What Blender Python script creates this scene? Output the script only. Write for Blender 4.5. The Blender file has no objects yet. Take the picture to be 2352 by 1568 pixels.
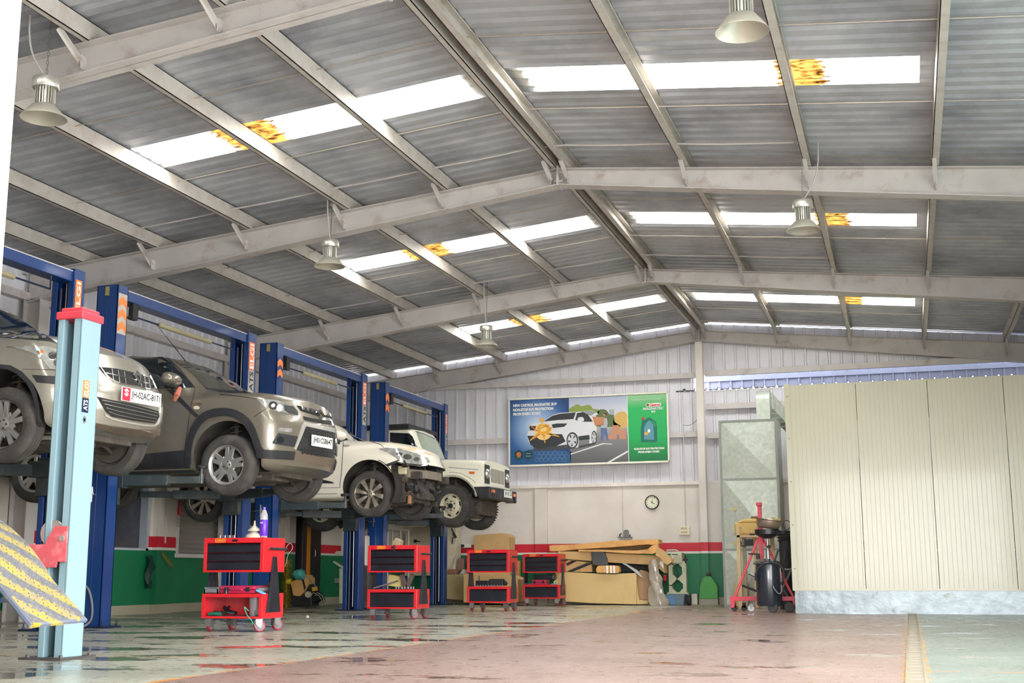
import bpy, bmesh, math, random
from math import sin, cos, pi, radians, sqrt, atan2
from mathutils import Vector, Matrix, noise
from mathutils.bvhtree import BVHTree
from mathutils.geometry import delaunay_2d_cdt

# ------------------------------------------------------------------ camera, sky, exposure
SC = bpy.context.scene
COL = SC.collection
F, YAW, PIT, ROL, HC = 2875.4, .302, .184, .003, .534
cd = bpy.data.cameras.new('camera'); cam = bpy.data.objects.new('camera', cd); COL.objects.link(cam)
fw = Vector((-sin(YAW)*cos(PIT), cos(YAW)*cos(PIT), sin(PIT)))
r0 = Vector((cos(YAW), sin(YAW), 0)); u0 = Vector((sin(YAW)*sin(PIT), -cos(YAW)*sin(PIT), cos(PIT)))
rt = cos(ROL)*r0 - sin(ROL)*u0; up = sin(ROL)*r0 + cos(ROL)*u0
CAMP = Vector((0, 0, HC))
M = Matrix((rt, up, -fw)).transposed().to_4x4(); M.translation = CAMP
cam.matrix_world = M
cd.lens = F/2352*36; cd.sensor_width = 36; cd.clip_end = 500
SC.camera = cam
SC.view_settings.view_transform = 'Standard'; SC.view_settings.look = 'None'
SC.view_settings.gamma = 1; SC.view_settings.use_curve_mapping = False
SC.view_settings.exposure = 2.55
W = bpy.data.worlds.new('sky'); SC.world = W; W.use_nodes = True
nt = W.node_tree; bgn = nt.nodes['Background']
tc = nt.nodes.new('ShaderNodeTexCoord'); sx = nt.nodes.new('ShaderNodeSeparateXYZ'); cr = nt.nodes.new('ShaderNodeValToRGB')
nt.links.new(tc.outputs['Generated'], sx.inputs[0]); nt.links.new(sx.outputs['Z'], cr.inputs[0]); nt.links.new(cr.outputs[0], bgn.inputs[0])
cr.color_ramp.elements[0].position = 0.0; cr.color_ramp.elements[0].color = (1, .99, .97, 1)
cr.color_ramp.elements[1].position = 1.0; cr.color_ramp.elements[1].color = (.86, .92, 1, 1)
bgn.inputs[1].default_value = 3.4
for nm, loc, rot, sx_, sy_ in (('front_opening_portal', (-.1, 2.7, 1.5), (radians(90), 0, 0), 4.9, 3.0), ('side_opening_portal', (3.6, 7.0, 1.8), (radians(90), 0, radians(90)), 6.4, 3.5),):
    L_ = bpy.data.lights.new(nm, 'AREA'); L_.shape = 'RECTANGLE'; L_.size = sx_; L_.size_y = sy_; L_.cycles.is_portal = True
    lo = bpy.data.objects.new(nm, L_); COL.objects.link(lo); lo.location = loc; lo.rotation_euler = rot

random.seed(7)
# ------------------------------------------------------------------ sight lines used for measuring the place
def ray(u, v):
    X = (u-1176)/F; Y = -(v-784)/F
    return (rt*X + up*Y + fw)
def atX(u, v, x): d = ray(u, v); t = x/d.x; return CAMP + d*t
def atY(u, v, y): d = ray(u, v); t = y/d.y; return CAMP + d*t
def atZ(u, v, z=0): d = ray(u, v); t = (z-HC)/d.z; return CAMP + d*t

# ------------------------------------------------------------------ materials
def lin(c):
    def f(x):
        x /= 255.0
        return x/12.92 if x <= .04045 else ((x+.055)/1.055)**2.4
    return tuple(f(x) for x in c) + (1,)
MATS = {}
def mat(name, rgb, rough=.5, metal=0, var=.12, vscale=3.0, bump=0, bscale=40, coat=0, dirt=None, dscale=2.0, dlo=.5, dhi=.75, alpha=1, trans=0, spec=.5, emit=0):
    if name in MATS: return MATS[name]
    m = bpy.data.materials.new(name); m.use_nodes = True; MATS[name] = m
    n = m.node_tree.nodes; l = m.node_tree.links; b = n['Principled BSDF']
    b.inputs['Roughness'].default_value = rough; b.inputs['Metallic'].default_value = metal
    b.inputs['Coat Weight'].default_value = coat; b.inputs['Coat Roughness'].default_value = .08
    b.inputs['Specular IOR Level'].default_value = spec
    b.inputs['Alpha'].default_value = alpha; b.inputs['Transmission Weight'].default_value = trans
    co = n.new('ShaderNodeTexCoord')
    c = lin(rgb)
    ns = n.new('ShaderNodeTexNoise'); ns.inputs['Scale'].default_value = vscale; ns.inputs['Detail'].default_value = 6
    l.new(co.outputs['Object'], ns.inputs['Vector'])
    rp = n.new('ShaderNodeValToRGB'); l.new(ns.outputs['Fac'], rp.inputs[0])
    rp.color_ramp.elements[0].position = .3; rp.color_ramp.elements[1].position = .72
    rp.color_ramp.elements[0].color = tuple(x*(1-var) for x in c[:3]) + (1,)
    rp.color_ramp.elements[1].color = tuple(min(1, x*(1+var*.7)) for x in c[:3]) + (1,)
    out = rp.outputs[0]
    if dirt:
        d = n.new('ShaderNodeTexNoise'); d.inputs['Scale'].default_value = dscale; d.inputs['Detail'].default_value = 9; d.inputs['Roughness'].default_value = .65
        l.new(co.outputs['Object'], d.inputs['Vector'])
        dr = n.new('ShaderNodeValToRGB'); dr.color_ramp.elements[0].position = dlo; dr.color_ramp.elements[1].position = dhi
        l.new(d.outputs['Fac'], dr.inputs[0])
        mx = n.new('ShaderNodeMixRGB'); l.new(dr.outputs[0], mx.inputs[0]); l.new(out, mx.inputs[1]); mx.inputs[2].default_value = lin(dirt)
        out = mx.outputs[0]
    l.new(out, b.inputs['Base Color'])
    if emit:
        b.inputs['Emission Color'].default_value = c; b.inputs['Emission Strength'].default_value = emit
    if bump:
        bn = n.new('ShaderNodeTexNoise'); bn.inputs['Scale'].default_value = bscale; bn.inputs['Detail'].default_value = 5
        l.new(co.outputs['Object'], bn.inputs['Vector'])
        bp = n.new('ShaderNodeBump'); bp.inputs['Strength'].default_value = bump; bp.inputs['Distance'].default_value = .02
        l.new(bn.outputs['Fac'], bp.inputs['Height']); l.new(bp.outputs[0], b.inputs['Normal'])
    return m

# ------------------------------------------------------------------ mesh builder
class MB:
    def __init__(s): s.v = []; s.f = []; s.mi = []; s.cur = 0
    def add(s, vs, fs):
        o = len(s.v); s.v += [tuple(p) for p in vs]
        for f in fs: s.f.append([i+o for i in f]); s.mi.append(s.cur)
        return s
    def box(s, x0, x1, y0, y1, z0, z1):
        return s.add([(x0,y0,z0),(x1,y0,z0),(x1,y1,z0),(x0,y1,z0),(x0,y0,z1),(x1,y0,z1),(x1,y1,z1),(x0,y1,z1)],
                     [(0,3,2,1),(4,5,6,7),(0,1,5,4),(1,2,6,5),(2,3,7,6),(3,0,4,7)])
    def cbox(s, c, d, rot=None):
        x, y, z = d[0]/2, d[1]/2, d[2]/2
        vs = [Vector(p) for p in ((-x,-y,-z),(x,-y,-z),(x,y,-z),(-x,y,-z),(-x,-y,z),(x,-y,z),(x,y,z),(-x,y,z))]
        R = rot if rot else Matrix.Identity(3)
        return s.add([R@p+Vector(c) for p in vs], [(0,3,2,1),(4,5,6,7),(0,1,5,4),(1,2,6,5),(2,3,7,6),(3,0,4,7)])
    def prism(s, poly, d):
        """poly: list of 3D points (planar), extruded by vector d"""
        n = len(poly); d = Vector(d); P = [Vector(p) for p in poly]
        nr = Vector((0,0,0))
        for i in range(n): nr += P[i].cross(P[(i+1) % n])
        if nr.dot(d) > 0: P.reverse()
        return s.add(P+[p+d for p in P], [tuple(range(n)), tuple(range(2*n-1, n-1, -1))] + [(i, i+n, (i+1) % n+n, (i+1) % n) for i in range(n)])
    def tube(s, pts, r, n=8, cap=True, closed=False):
        P = [Vector(p) for p in pts]; m = len(P); R = r if hasattr(r, '__len__') else [r]*m
        vs = []; fs = []; prev = None
        for i, p in enumerate(P):
            if closed: t = (P[(i+1) % m]-P[i-1])
            else: t = (P[min(i+1, m-1)]-P[max(i-1, 0)])
            t = t.normalized() if t.length > 1e-9 else Vector((0,0,1))
            if prev is None:
                a = Vector((0,0,1)) if abs(t.z) < .9 else Vector((1,0,0))
                u = t.cross(a).normalized()
            else:
                u = (prev - t*prev.dot(t)); u = u.normalized() if u.length > 1e-6 else t.orthogonal().normalized()
            prev = u; w = t.cross(u)
            for k in range(n): a = 2*pi*k/n; vs.append(p + (u*cos(a)+w*sin(a))*R[i])
        for i in range(m if closed else m-1):
            j = (i+1) % m
            for k in range(n): fs.append((i*n+k, i*n+(k+1) % n, j*n+(k+1) % n, j*n+k))
        if cap and not closed: fs.append(tuple(range(n-1, -1, -1))); fs.append(tuple((m-1)*n+k for k in range(n)))
        return s.add(vs, fs)
    def lathe(s, prof, c=(0,0,0), axis='z', n=32, closed=False):
        """prof: list of (r, h)"""
        vs = []; fs = []; m = len(prof); c = Vector(c)
        for r, h in prof:
            for k in range(n):
                a = 2*pi*k/n
                if axis == 'z': p = Vector((r*cos(a), r*sin(a), h))
                elif axis == 'y': p = Vector((r*sin(a), h, r*cos(a)))
                else: p = Vector((h, r*cos(a), r*sin(a)))
                vs.append(c+p)
        for i in range(m if closed else m-1):
            j = (i+1) % m
            for k in range(n): fs.append((i*n+k, i*n+(k+1) % n, j*n+(k+1) % n, j*n+k))
        if not closed:
            if prof[0][0] > 1e-6: fs.append(tuple(range(n-1, -1, -1)))
            if prof[-1][0] > 1e-6: fs.append(tuple((m-1)*n+k for k in range(n)))
        return s.add(vs, fs)
    def grid(s, rows):
        n = len(rows[0]); m = len(rows)
        return s.add([p for r in rows for p in r], [(i*n+k, i*n+k+1, (i+1)*n+k+1, (i+1)*n+k) for i in range(m-1) for k in range(n-1)])
    def xf(s, Mx):
        s.v = [tuple(Mx @ Vector(p)) for p in s.v]; return s
    def build(s, name, m, parent=None, off=(0,0,0), smooth=False, bevel=0, fix=True, solid=0):
        me = bpy.data.meshes.new(name); off = Vector(off)
        me.from_pydata([tuple(Vector(p)-off) for p in s.v], [], s.f)
        for mm in (m if isinstance(m, (list, tuple)) else [m]): me.materials.append(mm)
        for p, k in zip(me.polygons, s.mi): p.material_index = k
        bm = bmesh.new(); bm.from_mesh(me)
        if fix: bmesh.ops.recalc_face_normals(bm, faces=bm.faces)
        bm.to_mesh(me); bm.free()
        me.update()
        o = bpy.data.objects.new(name, me); COL.objects.link(o)
        if parent: o.parent = parent
        if smooth:
            for p in me.polygons: p.use_smooth = True
            try: me.set_sharp_from_angle(angle=radians(smooth if smooth is not True and smooth > 1 else 38))
            except Exception: pass
        if solid:
            md = o.modifiers.new('solid', 'SOLIDIFY'); md.thickness = solid; md.offset = 0
        if bevel:
            md = o.modifiers.new('bevel', 'BEVEL'); md.width = bevel; md.segments = 2; md.limit_method = 'ANGLE'; md.angle_limit = radians(40)
        return o

def tag(o, label=None, cat=None, group=None, kind=None):
    if label: o['label'] = label
    if cat: o['category'] = cat
    if group: o['group'] = group
    if kind: o['kind'] = kind
    return o
def empty(name, loc, label, cat, group=None):
    o = bpy.data.objects.new(name, None); COL.objects.link(o); o.location = loc; o.empty_display_size = .1
    return tag(o, label, cat, group)
class Thing:
    """an Empty at the base of a thing; parts are given in world coordinates"""
    def __init__(s, name, loc, label, cat, group=None):
        s.o = empty(name, loc, label, cat, group); s.loc = Vector(loc)
    def part(s, name, mb, m, parent=None, **k):
        return mb.build(name, m, parent or s.o, off=s.loc, **k)
def single(name, mb, m, label, cat, group=None, loc=None, **k):
    if loc is None:
        loc = (sum(p[0] for p in mb.v)/len(mb.v), sum(p[1] for p in mb.v)/len(mb.v), min(p[2] for p in mb.v))
    o = mb.build(name, m, None, off=loc, **k); o.location = loc
    return tag(o, label, cat, group)
def struct(name, mb, m, **k):
    return tag(mb.build(name, m, None, **k), kind='structure')
FONT = None
def text_mb(txt, size, depth=.002, bold=0.0, spacing=1.0, shear=0.0, align='LEFT'):
    """flat lettering in the xz plane facing -y, as an MB with lower left at the origin"""
    c = bpy.data.curves.new('t', 'FONT'); c.body = txt; c.size = size; c.extrude = depth/2; c.offset = bold; c.space_character = spacing; c.shear = shear; c.align_x = align
    c.resolution_u = 3
    o = bpy.data.objects.new('t', c); COL.objects.link(o)
    dg = bpy.context.evaluated_depsgraph_get(); me = o.evaluated_get(dg).to_mesh()
    mb = MB(); mb.add([(p.co.x, -p.co.z, p.co.y) for p in me.vertices], [tuple(p.vertices) for p in me.polygons])
    o.evaluated_get(dg).to_mesh_clear(); bpy.data.objects.remove(o); bpy.data.curves.remove(c)
    return mb
def fit_text(txt, x0, x1, z0, z1, y, bold=.0, **k):
    """lettering stretched into a rectangle on a plane y=const facing -y"""
    t = text_mb(txt, 1, depth=.0, bold=bold, **k)
    xs = [p[0] for p in t.v]; zs = [p[2] for p in t.v]; a, b, c_, d = min(xs), max(xs), min(zs), max(zs)
    t.v = [(x0+(p[0]-a)/(b-a)*(x1-x0), y, z0+(p[2]-c_)/(d-c_)*(z1-z0)) for p in t.v]
    return t
def smooth_poly(P, k=4, closed=True):
    out = []; n = len(P)
    for i in range(n if closed else n-1):
        p0, p1, p2, p3 = (Vector(P[(i+j-1) % n]) if closed else Vector(P[max(0, min(n-1, i+j-1))]) for j in range(4))
        for s in range(k):
            t = s/k
            out.append(tuple(.5*((2*p1)+(p2-p0)*t+(2*p0-5*p1+4*p2-p3)*t*t+(3*p1-p0-3*p2+p3)*t**3)))
    if not closed: out.append(tuple(P[-1]))
    return out
# ------------------------------------------------------------------ the building
XR = -3.47; XL = -10.45; YF = [3.10, 8.02, 12.94, 17.86, 22.85]; ZRB = 4.776; SB = .124; ST = .098; DR = .194
XE = XR + (XR-XL)
def ztop(a): return ZRB + DR - ST*a      # top of rafter at distance a from the ridge
def zbot(a): return ZRB - SB*a
m_paint = mat('dusty_white_steel', (202,196,193), .55, var=.08, dirt=(160,138,122), dscale=3.5, dlo=.55, dhi=.8)
m_purlin = mat('dusty_purlin_steel', (198,192,184), .55, var=.10, dirt=(158,144,130), dscale=6, dlo=.45, dhi=.85)
m_roof = mat('galvanised_roof_sheet', (188,190,196), .42, metal=.2, var=.10, vscale=1.2, dirt=(140,142,150), dscale=.9, dlo=.45, dhi=.7)
m_clad = mat('white_wall_cladding', (224,222,228), .38, var=.05, vscale=.8, dirt=(200,198,204), dscale=1.2, dlo=.5, dhi=.8)

# floor ------------------------------------------------------------
def floor_material():
    m = bpy.data.materials.new('wet_tiled_floor'); m.use_nodes = True; n = m.node_tree.nodes; l = m.node_tree.links; b = n['Principled BSDF']
    geo = n.new('ShaderNodeNewGeometry'); sep = n.new('ShaderNodeSeparateXYZ'); l.new(geo.outputs['Position'], sep.inputs[0])
    def math_(op, a, b_=None, c=None):
        q = n.new('ShaderNodeMath'); q.operation = op
        for i, x in enumerate((a, b_, c)):
            if x is None: continue
            if hasattr(x, 'links'): l.new(x, q.inputs[i])
            else: q.inputs[i].default_value = x
        return q.outputs[0]
    def noise_(scale, detail=6, rough=.6, stretch=(1,1,1)):
        mp = n.new('ShaderNodeMapping'); mp.inputs['Scale'].default_value = stretch; l.new(geo.outputs['Position'], mp.inputs[0])
        t = n.new('ShaderNodeTexNoise'); t.inputs['Scale'].default_value = scale; t.inputs['Detail'].default_value = detail; t.inputs['Roughness'].default_value = rough
        l.new(mp.outputs[0], t.inputs['Vector']); return t.outputs['Fac']
    def ramp(x, p0, p1, c0=(0,0,0,1), c1=(1,1,1,1)):
        r = n.new('ShaderNodeValToRGB'); r.color_ramp.elements[0].position = p0; r.color_ramp.elements[1].position = p1
        r.color_ramp.elements[0].color = c0; r.color_ramp.elements[1].color = c1; l.new(x, r.inputs[0]); return r.outputs[0]
    def mix(f, a, b_):
        q = n.new('ShaderNodeMixRGB')
        for i, x in enumerate((f, a, b_)):
            if hasattr(x, 'links'): l.new(x, q.inputs[i])
            else: q.inputs[i].default_value = x
        return q.outputs[0]
    X, Y = sep.outputs['X'], sep.outputs['Y']
    big = noise_(.9, 5); fine = noise_(7, 8, .7)
    grey = ramp(big, .35, .7, lin((146,146,130)), lin((174,172,156)))
    pink = ramp(big, .35, .7, lin((126,100,90)), lin((146,122,112)))
    col = mix(math_('GREATER_THAN', X, -3.70), grey, pink)
    right = ramp(big, .35, .7, lin((104,116,108)), lin((128,137,129)))
    col = mix(math_('GREATER_THAN', X, 0.0), col, right)
    # worn orange paint lines
    worn = ramp(noise_(4.5, 6, .7), .42, .56)
    def line(c, at, w): return math_('LESS_THAN', math_('ABSOLUTE', math_('SUBTRACT', c, at)), w)
    ln = math_('MAXIMUM', line(X, -3.72, .025), line(X, -.056, .012))
    ln = math_('MAXIMUM', ln, line(X, .068, .012)); 
    cross = math_('MULTIPLY', line(Y, 7.55, .016), math_('MAXIMUM', math_('LESS_THAN', X, -3.75), math_('GREATER_THAN', X, .08)))
    ln = math_('MAXIMUM', ln, cross)
    col = mix(math_('MULTIPLY', ln, worn), col, lin((206,132,50)))
    # tile joints
    def joint(c):
        fr = math_('FRACT', math_('DIVIDE', c, .6)); return math_('LESS_THAN', math_('ABSOLUTE', math_('SUBTRACT', fr, .5)), .006)
    jt = math_('MULTIPLY', math_('MAXIMUM', joint(X), joint(Y)), .35)
    col = mix(jt, col, lin((120,104,92)))
    scuff = ramp(fine, .62, .78); col = mix(math_('MULTIPLY', scuff, .35), col, lin((186,176,166)))
    thr = mix(math_('LESS_THAN', X, -3.7), (0.062,)*3+(1,), (-.012,)*3+(1,))
    wn = math_('SUBTRACT', noise_(1.1, 7, .62, (1.0, 1.6, 1)), thr)
    wet = ramp(wn, .535, .585)
    wl = math_('MULTIPLY', wet, math_('ADD', .45, math_('MULTIPLY', math_('LESS_THAN', X, -3.7), .4)))
    dark = n.new('ShaderNodeMixRGB'); dark.blend_type = 'MULTIPLY'; l.new(wl, dark.inputs[0]); l.new(col, dark.inputs[1]); dark.inputs[2].default_value = (.42,.42,.36,1)
    l.new(dark.outputs[0], b.inputs['Base Color'])
    rr = mix(wet, ramp(fine, .3, .75, (.22,)*3+(1,), (.42,)*3+(1,)), (.02,.02,.02,1))
    l.new(rr, b.inputs['Roughness']); b.inputs['Specular IOR Level'].default_value = .5
    bp = n.new('ShaderNodeBump'); bp.inputs['Strength'].default_value = .10; bp.inputs['Distance'].default_value = .01
    l.new(noise_(3.0, 3, .5), bp.inputs['Height']); l.new(bp.outputs[0], b.inputs['Normal'])
    return m
fm = MB().box(XL-.2, 14, -30, YF[4]+.2, -.1, 0); struct('floor', fm, floor_material())

# masonry wall paint: white above, red band, white line, green dado, cement skirting (bands are paint on the wall)
def banded(name, white=(222,214,206)):
    m = bpy.data.materials.new(name); m.use_nodes = True; n = m.node_tree.nodes; l = m.node_tree.links; b = n['Principled BSDF']; b.inputs['Roughness'].default_value = .45
    geo = n.new('ShaderNodeNewGeometry'); sep = n.new('ShaderNodeSeparateXYZ'); l.new(geo.outputs['Position'], sep.inputs[0])
    r = n.new('ShaderNodeValToRGB'); r.color_ramp.interpolation = 'CONSTANT'
    mr = n.new('ShaderNodeMapRange'); mr.inputs[1].default_value = 0; mr.inputs[2].default_value = 2.5
    l.new(sep.outputs['Z'], mr.inputs[0]); l.new(mr.outputs[0], r.inputs[0])
    st = [(0, (168,160,140)), (.12, (16,112,72)), (.897, (226,224,214)), (.932, (206,34,54)), (1.088, white)]
    e = r.color_ramp.elements
    e[0].position = 0; e[0].color = lin(st[0][1]); e[1].position = st[1][0]/2.5; e[1].color = lin(st[1][1])
    for z, c in st[2:]:
        q = e.new(z/2.5); q.color = lin(c)
    ns = n.new('ShaderNodeTexNoise'); ns.inputs['Scale'].default_value = 1.6; ns.inputs['Detail'].default_value = 8; l.new(geo.outputs['Position'], ns.inputs['Vector'])
    rp = n.new('ShaderNodeValToRGB'); rp.color_ramp.elements[0].position = .3; rp.color_ramp.elements[1].position = .7; rp.color_ramp.elements[0].color = (.84,.83,.80,1)
    l.new(ns.outputs['Fac'], rp.inputs[0])
    mx = n.new('ShaderNodeMixRGB'); mx.blend_type = 'MULTIPLY'; mx.inputs[0].default_value = 1; l.new(r.outputs[0], mx.inputs[1]); l.new(rp.outputs[0], mx.inputs[2]); l.new(mx.outputs[0], b.inputs['Base Color'])
    return m
m_band = banded('painted_masonry'); 
def rib_clad(mb, along, c0, c1, z0, z1f, at, inward, pitch=.21, d=.028):
    """vertical ribbed sheet in plane at; along 'x' or 'y'; inward = direction of the ribs"""
    q = c0
    prof = []
    while q < c1:
        for dx, h in ((0, 0), (pitch*.60, 0), (pitch*.66, d), (pitch*.80, d), (pitch*.86, 0)):
            if q+dx <= c1: prof.append((q+dx, h))
        q += pitch
    prof.append((c1, 0))
    a = []; b = []
    for p, h in prof:
        if along == 'x': a.append((p, at+inward*h, z0)); b.append((p, at+inward*h, z1f(p)))
        else: a.append((at+inward*h, p, z0)); b.append((at+inward*h, p, z1f(p)))
    mb.grid([a, b])
# back wall: masonry, cladding above with a louvre gap right of the centre post
ZM = 2.166
wb = MB().box(XL-.2, XE+6, 22.85, 23.05, 0, ZM)
struct('wall_back', wb, m_band)
mb = MB().box(XL, XE, 22.80, 22.85, ZM-.03, ZM+.03); struct('trim_1', mb, mat('white_wall_paint', (222,214,206), .5))
mb = MB(); rib_clad(mb, 'x', XL-.1, -3.62, ZM, lambda x: ztop(abs(x-XR))+.16, 22.96, -1); rib_clad(mb, 'x', -3.62, XE+.1, ZM, lambda x: 3.86, 22.96, -1); rib_clad(mb, 'x', -3.62, XE+.1, 4.16, lambda x: ztop(abs(x-XR))+.16, 22.96, -1)
struct('wall_back_cladding', mb, m_clad, fix=False)
# the ribbed lean-to roof sheet outside, seen edge-on through the gap, and the bright wall beyond it
mb = MB(); rows0, rows1 = [], []
q = -3.95
while q < XE+.2:
    for dx, h in ((0, 0), (.13, 0), (.145, .035), (.175, .035), (.19, 0)): rows0.append((q+dx, 22.90, 3.875+h)); rows1.append((q+dx, 24.3, 3.66+h))
    q += .21
mb.grid([rows0, rows1]); o = struct('lean_to_roof_sheet', mb, mat('lean_to_sheet', (84,84,88), .5), fix=False, solid=.008); o.name = 'trim_2'
mb = MB(); rib_clad(mb, 'x', -3.8, XE+.1, 3.7, lambda x: 4.62, 23.6, -1); mb.box(-3.8, XE, 23.55, 23.6, 4.12, 4.20); struct('trim_3', mb, mat('outer_white_sheet', (140,146,166), .5), fix=False)
for z, xa, xb in ((3.06, XL, XR-.1), (4.15, XL+1.6, XR-.05), (3.02, XR+.1, -3.0), (4.17, XR+.08, XE), (3.55, XR+.1, -1.7)):
    mb = MB().box(xa, xb, 22.83, 22.92, z-.05, z+.05).box(xa, xb, 22.81, 22.83, z-.055, z-.035)
    single('wall_girt', mb, m_paint, {3.06:'white horizontal girt across the back wall behind the billboard', 4.15:'high white girt across the back wall above the billboard', 3.02:'short white girt at cabinet top height right of the centre post', 4.17:'long white girt above the bright louvre gap', 3.55:'white girt behind the galvanised duct elbow'}[z], 'girt', 'girts of the back wall')
mb = MB().box(XR-.065, XR+.065, 22.66, 22.675, 0, 4.74).box(XR-.065, XR+.065, 22.80, 22.815, 0, 4.74).box(XR-.006, XR+.006, 22.67, 22.81, 0, 4.74)
single('centre_wall_post', mb, m_band, 'white steel post standing against the back wall under the roof ridge', 'post')
mb = MB().box(-6.66, -6.42, 22.78, 22.86, 0, ZM-.05); struct('trim_4', mb, m_band)
mb = MB().box(-3.42, -3.16, 22.76, 22.86, 0, ZM); struct('trim_5', mb, m_band)
# left wall with two openings and pilasters
mb = MB()
Y0, Y1 = 3.0, 22.9
mb.box(XL-.2, XL, Y0, Y1, 0, .857).box(XL-.2, XL, Y0, Y1, 2.06, ZM)
mb.box(XL-.2, XL, Y0, 13.9, .857, 2.06).box(XL-.2, XL, 15.92, 16.65, .857, 2.06).box(XL-.2, XL, 18.29, Y1, .857, 2.06).box(XL-.2, XL, 16.65, 18.29, 1.93, 2.06).box(XL-.2, XL, 13.9, 15.92, .857, .888)
struct('wall_left', mb, m_band)
mb = MB(); rib_clad(mb, 'y', Y0, Y1, ZM, lambda y: ztop(XR-XL)+.17, XL-.08, 1); struct('wall_left_cladding', mb, m_clad, fix=False)
mb = MB().box(XE, XE+.2, 10.2, Y1, 0, ZM).box(XE, XE+.2, Y0, 4, 0, ZM); struct('wall_right', mb, m_band)  # unseen wall, added to keep sky light off the booth, opened for side light
mb = MB(); rib_clad(mb, 'y', 10.2, Y1, ZM, lambda y: ztop(XR-XL)+.17, XE+.08, -1); rib_clad(mb, 'y', Y0, 10.2, 3.5, lambda y: ztop(XR-XL)+.17, XE+.08, -1); struct('wall_right_cladding', mb, m_clad, fix=False)
mb = MB().box(XL-.04, XL+.02, Y0, Y1, ZM-.03, ZM+.03); struct('trim_6', mb, MATS['white_wall_paint'])
for k, z in enumerate((2.75, 3.45, 4.0)):
    mb = MB().box(XL-.06, XL+.05, Y0, Y1, z-.05, z+.05)
    single('wall_girt', mb, m_paint, ['lowest white girt along the left wall', 'middle white girt along the left wall', 'topmost white girt along the left wall under the eaves'][k], 'girt', 'girts of the left wall')
mb = MB()
for a, b in ((15.98, 16.44), (20.08, 20.32), (6.9, 7.3), (10.9, 11.3)): mb.box(XL, XL+.09, a, b, 0, ZM)
struct('trim_7', mb, m_band)
mb = MB().box(XL-.16, XL-.14, 13.9, 15.92, .888, 2.06); w = struct('window_1', mb, mat('dark_dusty_window_glass', (66,72,82), .25, var=.3, vscale=1.5, dirt=(96,92,88), dscale=1.2))
mb = MB()
for a, b, c, d in ((13.9, 15.92, .888, .92), (13.9, 15.92, 1.93, 2.06), (15.86, 15.92, .888, 2.06), (13.9, 13.96, .888, 2.06), (14.9, 14.96, .888, 2.06)): mb.box(XL-.15, XL-.02, a, b, c, d)
mb.build('window_frame', mat('grey_window_frame', (178,186,194), .4), w)
mb = MB(); n = 14; rows = [[], []]
for k in range(n*4+1):
    z = .857 + (1.93-.857)*k/(n*4); x = XL-.10 + .012*sin(k*pi/2); rows[0].append((x, 16.65, z)); rows[1].append((x, 18.29, z))
mb.grid(rows); w = struct('window_2', mb, mat('grey_roller_shutter', (142,136,128), .5, var=.15, vscale=1), smooth=60)
mb = MB().box(XL-.1, XL+.01, 16.61, 16.67, .82, 1.95).box(XL-.1, XL+.01, 18.27, 18.33, .82, 1.95).box(XL-.1, XL+.03, 16.55, 18.35, .80, .857); mb.build('window_frame', m_paint, w)
# bright white front doorway jamb; unseen lintel and flanks shaped to limit daylight
mb = MB().box(XL-.2, -2.52, 2.75, 3.0, 0, 5.6).box(-2.52, XE+.2, 2.75, 3.0, 3.0, 5.6).box(2.3, XE+.2, 2.75, 3.0, 0, 3.0); struct('wall_front', mb, mat('bright_rendered_jamb', (246,246,246), .7, var=.02, bump=.3, bscale=25))
# eaves beams, rafters
def rafter(Y, label, end=False):
    t = Thing('roof_rafter', (XR, Y, ztop(0)-.2), label, 'rafter', 'rafters across the hall')
    hw = .085
    for s, nm in ((-1, 'left_half'), (1, 'right_half')):
        mb = MB(); A = abs(XL-XR)-.02; segs = 10
        top = [(XR+s*A*k/segs, ztop(A*k/segs)) for k in range(segs+1)]; bot = [(XR+s*A*k/segs, zbot(A*k/segs)) for k in range(segs+1)]
        mb.prism([(x, Y-.004, z) for x, z in top]+[(x, Y-.004, z) for x, z in reversed(bot)], (0, .008, 0))
        for pl, dz in ((top, -.010), (bot, .010)):
            mb.prism([(pl[0][0], Y-hw, pl[0][1]), (pl[-1][0], Y-hw, pl[-1][1]), (pl[-1][0], Y-hw, pl[-1][1]+dz), (pl[0][0], Y-hw, pl[0][1]+dz)], (0, 2*hw, 0))
        for a in ((2.55,) if s < 0 else (3.3,)): mb.box(XR+s*a-.004, XR+s*a+.004, Y-.09, Y+.09, zbot(a)+.01, ztop(a)-.01) if False else None
        t.part('rafter_half', mb, m_paint)
    mb = MB().box(XR-.012, XR+.012, Y-.095, Y+.095, ZRB-.01, ZRB+DR+.02)
    for z in (.05, .15):
        for sy in (-1, 1): mb.tube([(XR-.05, Y+sy*.05, ZRB+z), (XR+.05, Y+sy*.05, ZRB+z)], .012, 6)
    t.part('ridge_plate', mb, m_paint)
    for s, lst in ((-1, PL), (1, PR)):
        for a in lst[:-1]:
            x = XR+s*(a+.02)
            if Y > 20 and s > 0 and False: continue
            mb = MB()
            p0 = Vector((x, Y-.34, ztop(a)+.02)); p1 = Vector((x+.01, Y-.05, zbot(a)+.40*(ztop(a)-zbot(a))))
            d = (p1-p0).normalized(); w_ = Vector((1, 0, 0)); h = d.cross(w_)
            mb.prism([p0-w_*.02, p0+w_*.02, p0+w_*.02+h*.004, p0-w_*.02+h*.004], d*(p1-p0).length)
            mb.prism([p0-w_*.02, p0-w_*.016, p0-w_*.016+h*.035, p0-w_*.02+h*.035], d*(p1-p0).length)
            mb.box(p1.x-.003, p1.x+.003, Y-.08, Y-.004, p1.z-.06, p1.z+.06)
            t.part('fly_brace', mb, m_paint)
    return t
PL = [.072, 1.36, 2.585, 3.86, 5.135, 6.18]; PR = [.082, 1.39, 2.665, 3.92, 5.255, 6.18]
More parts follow.
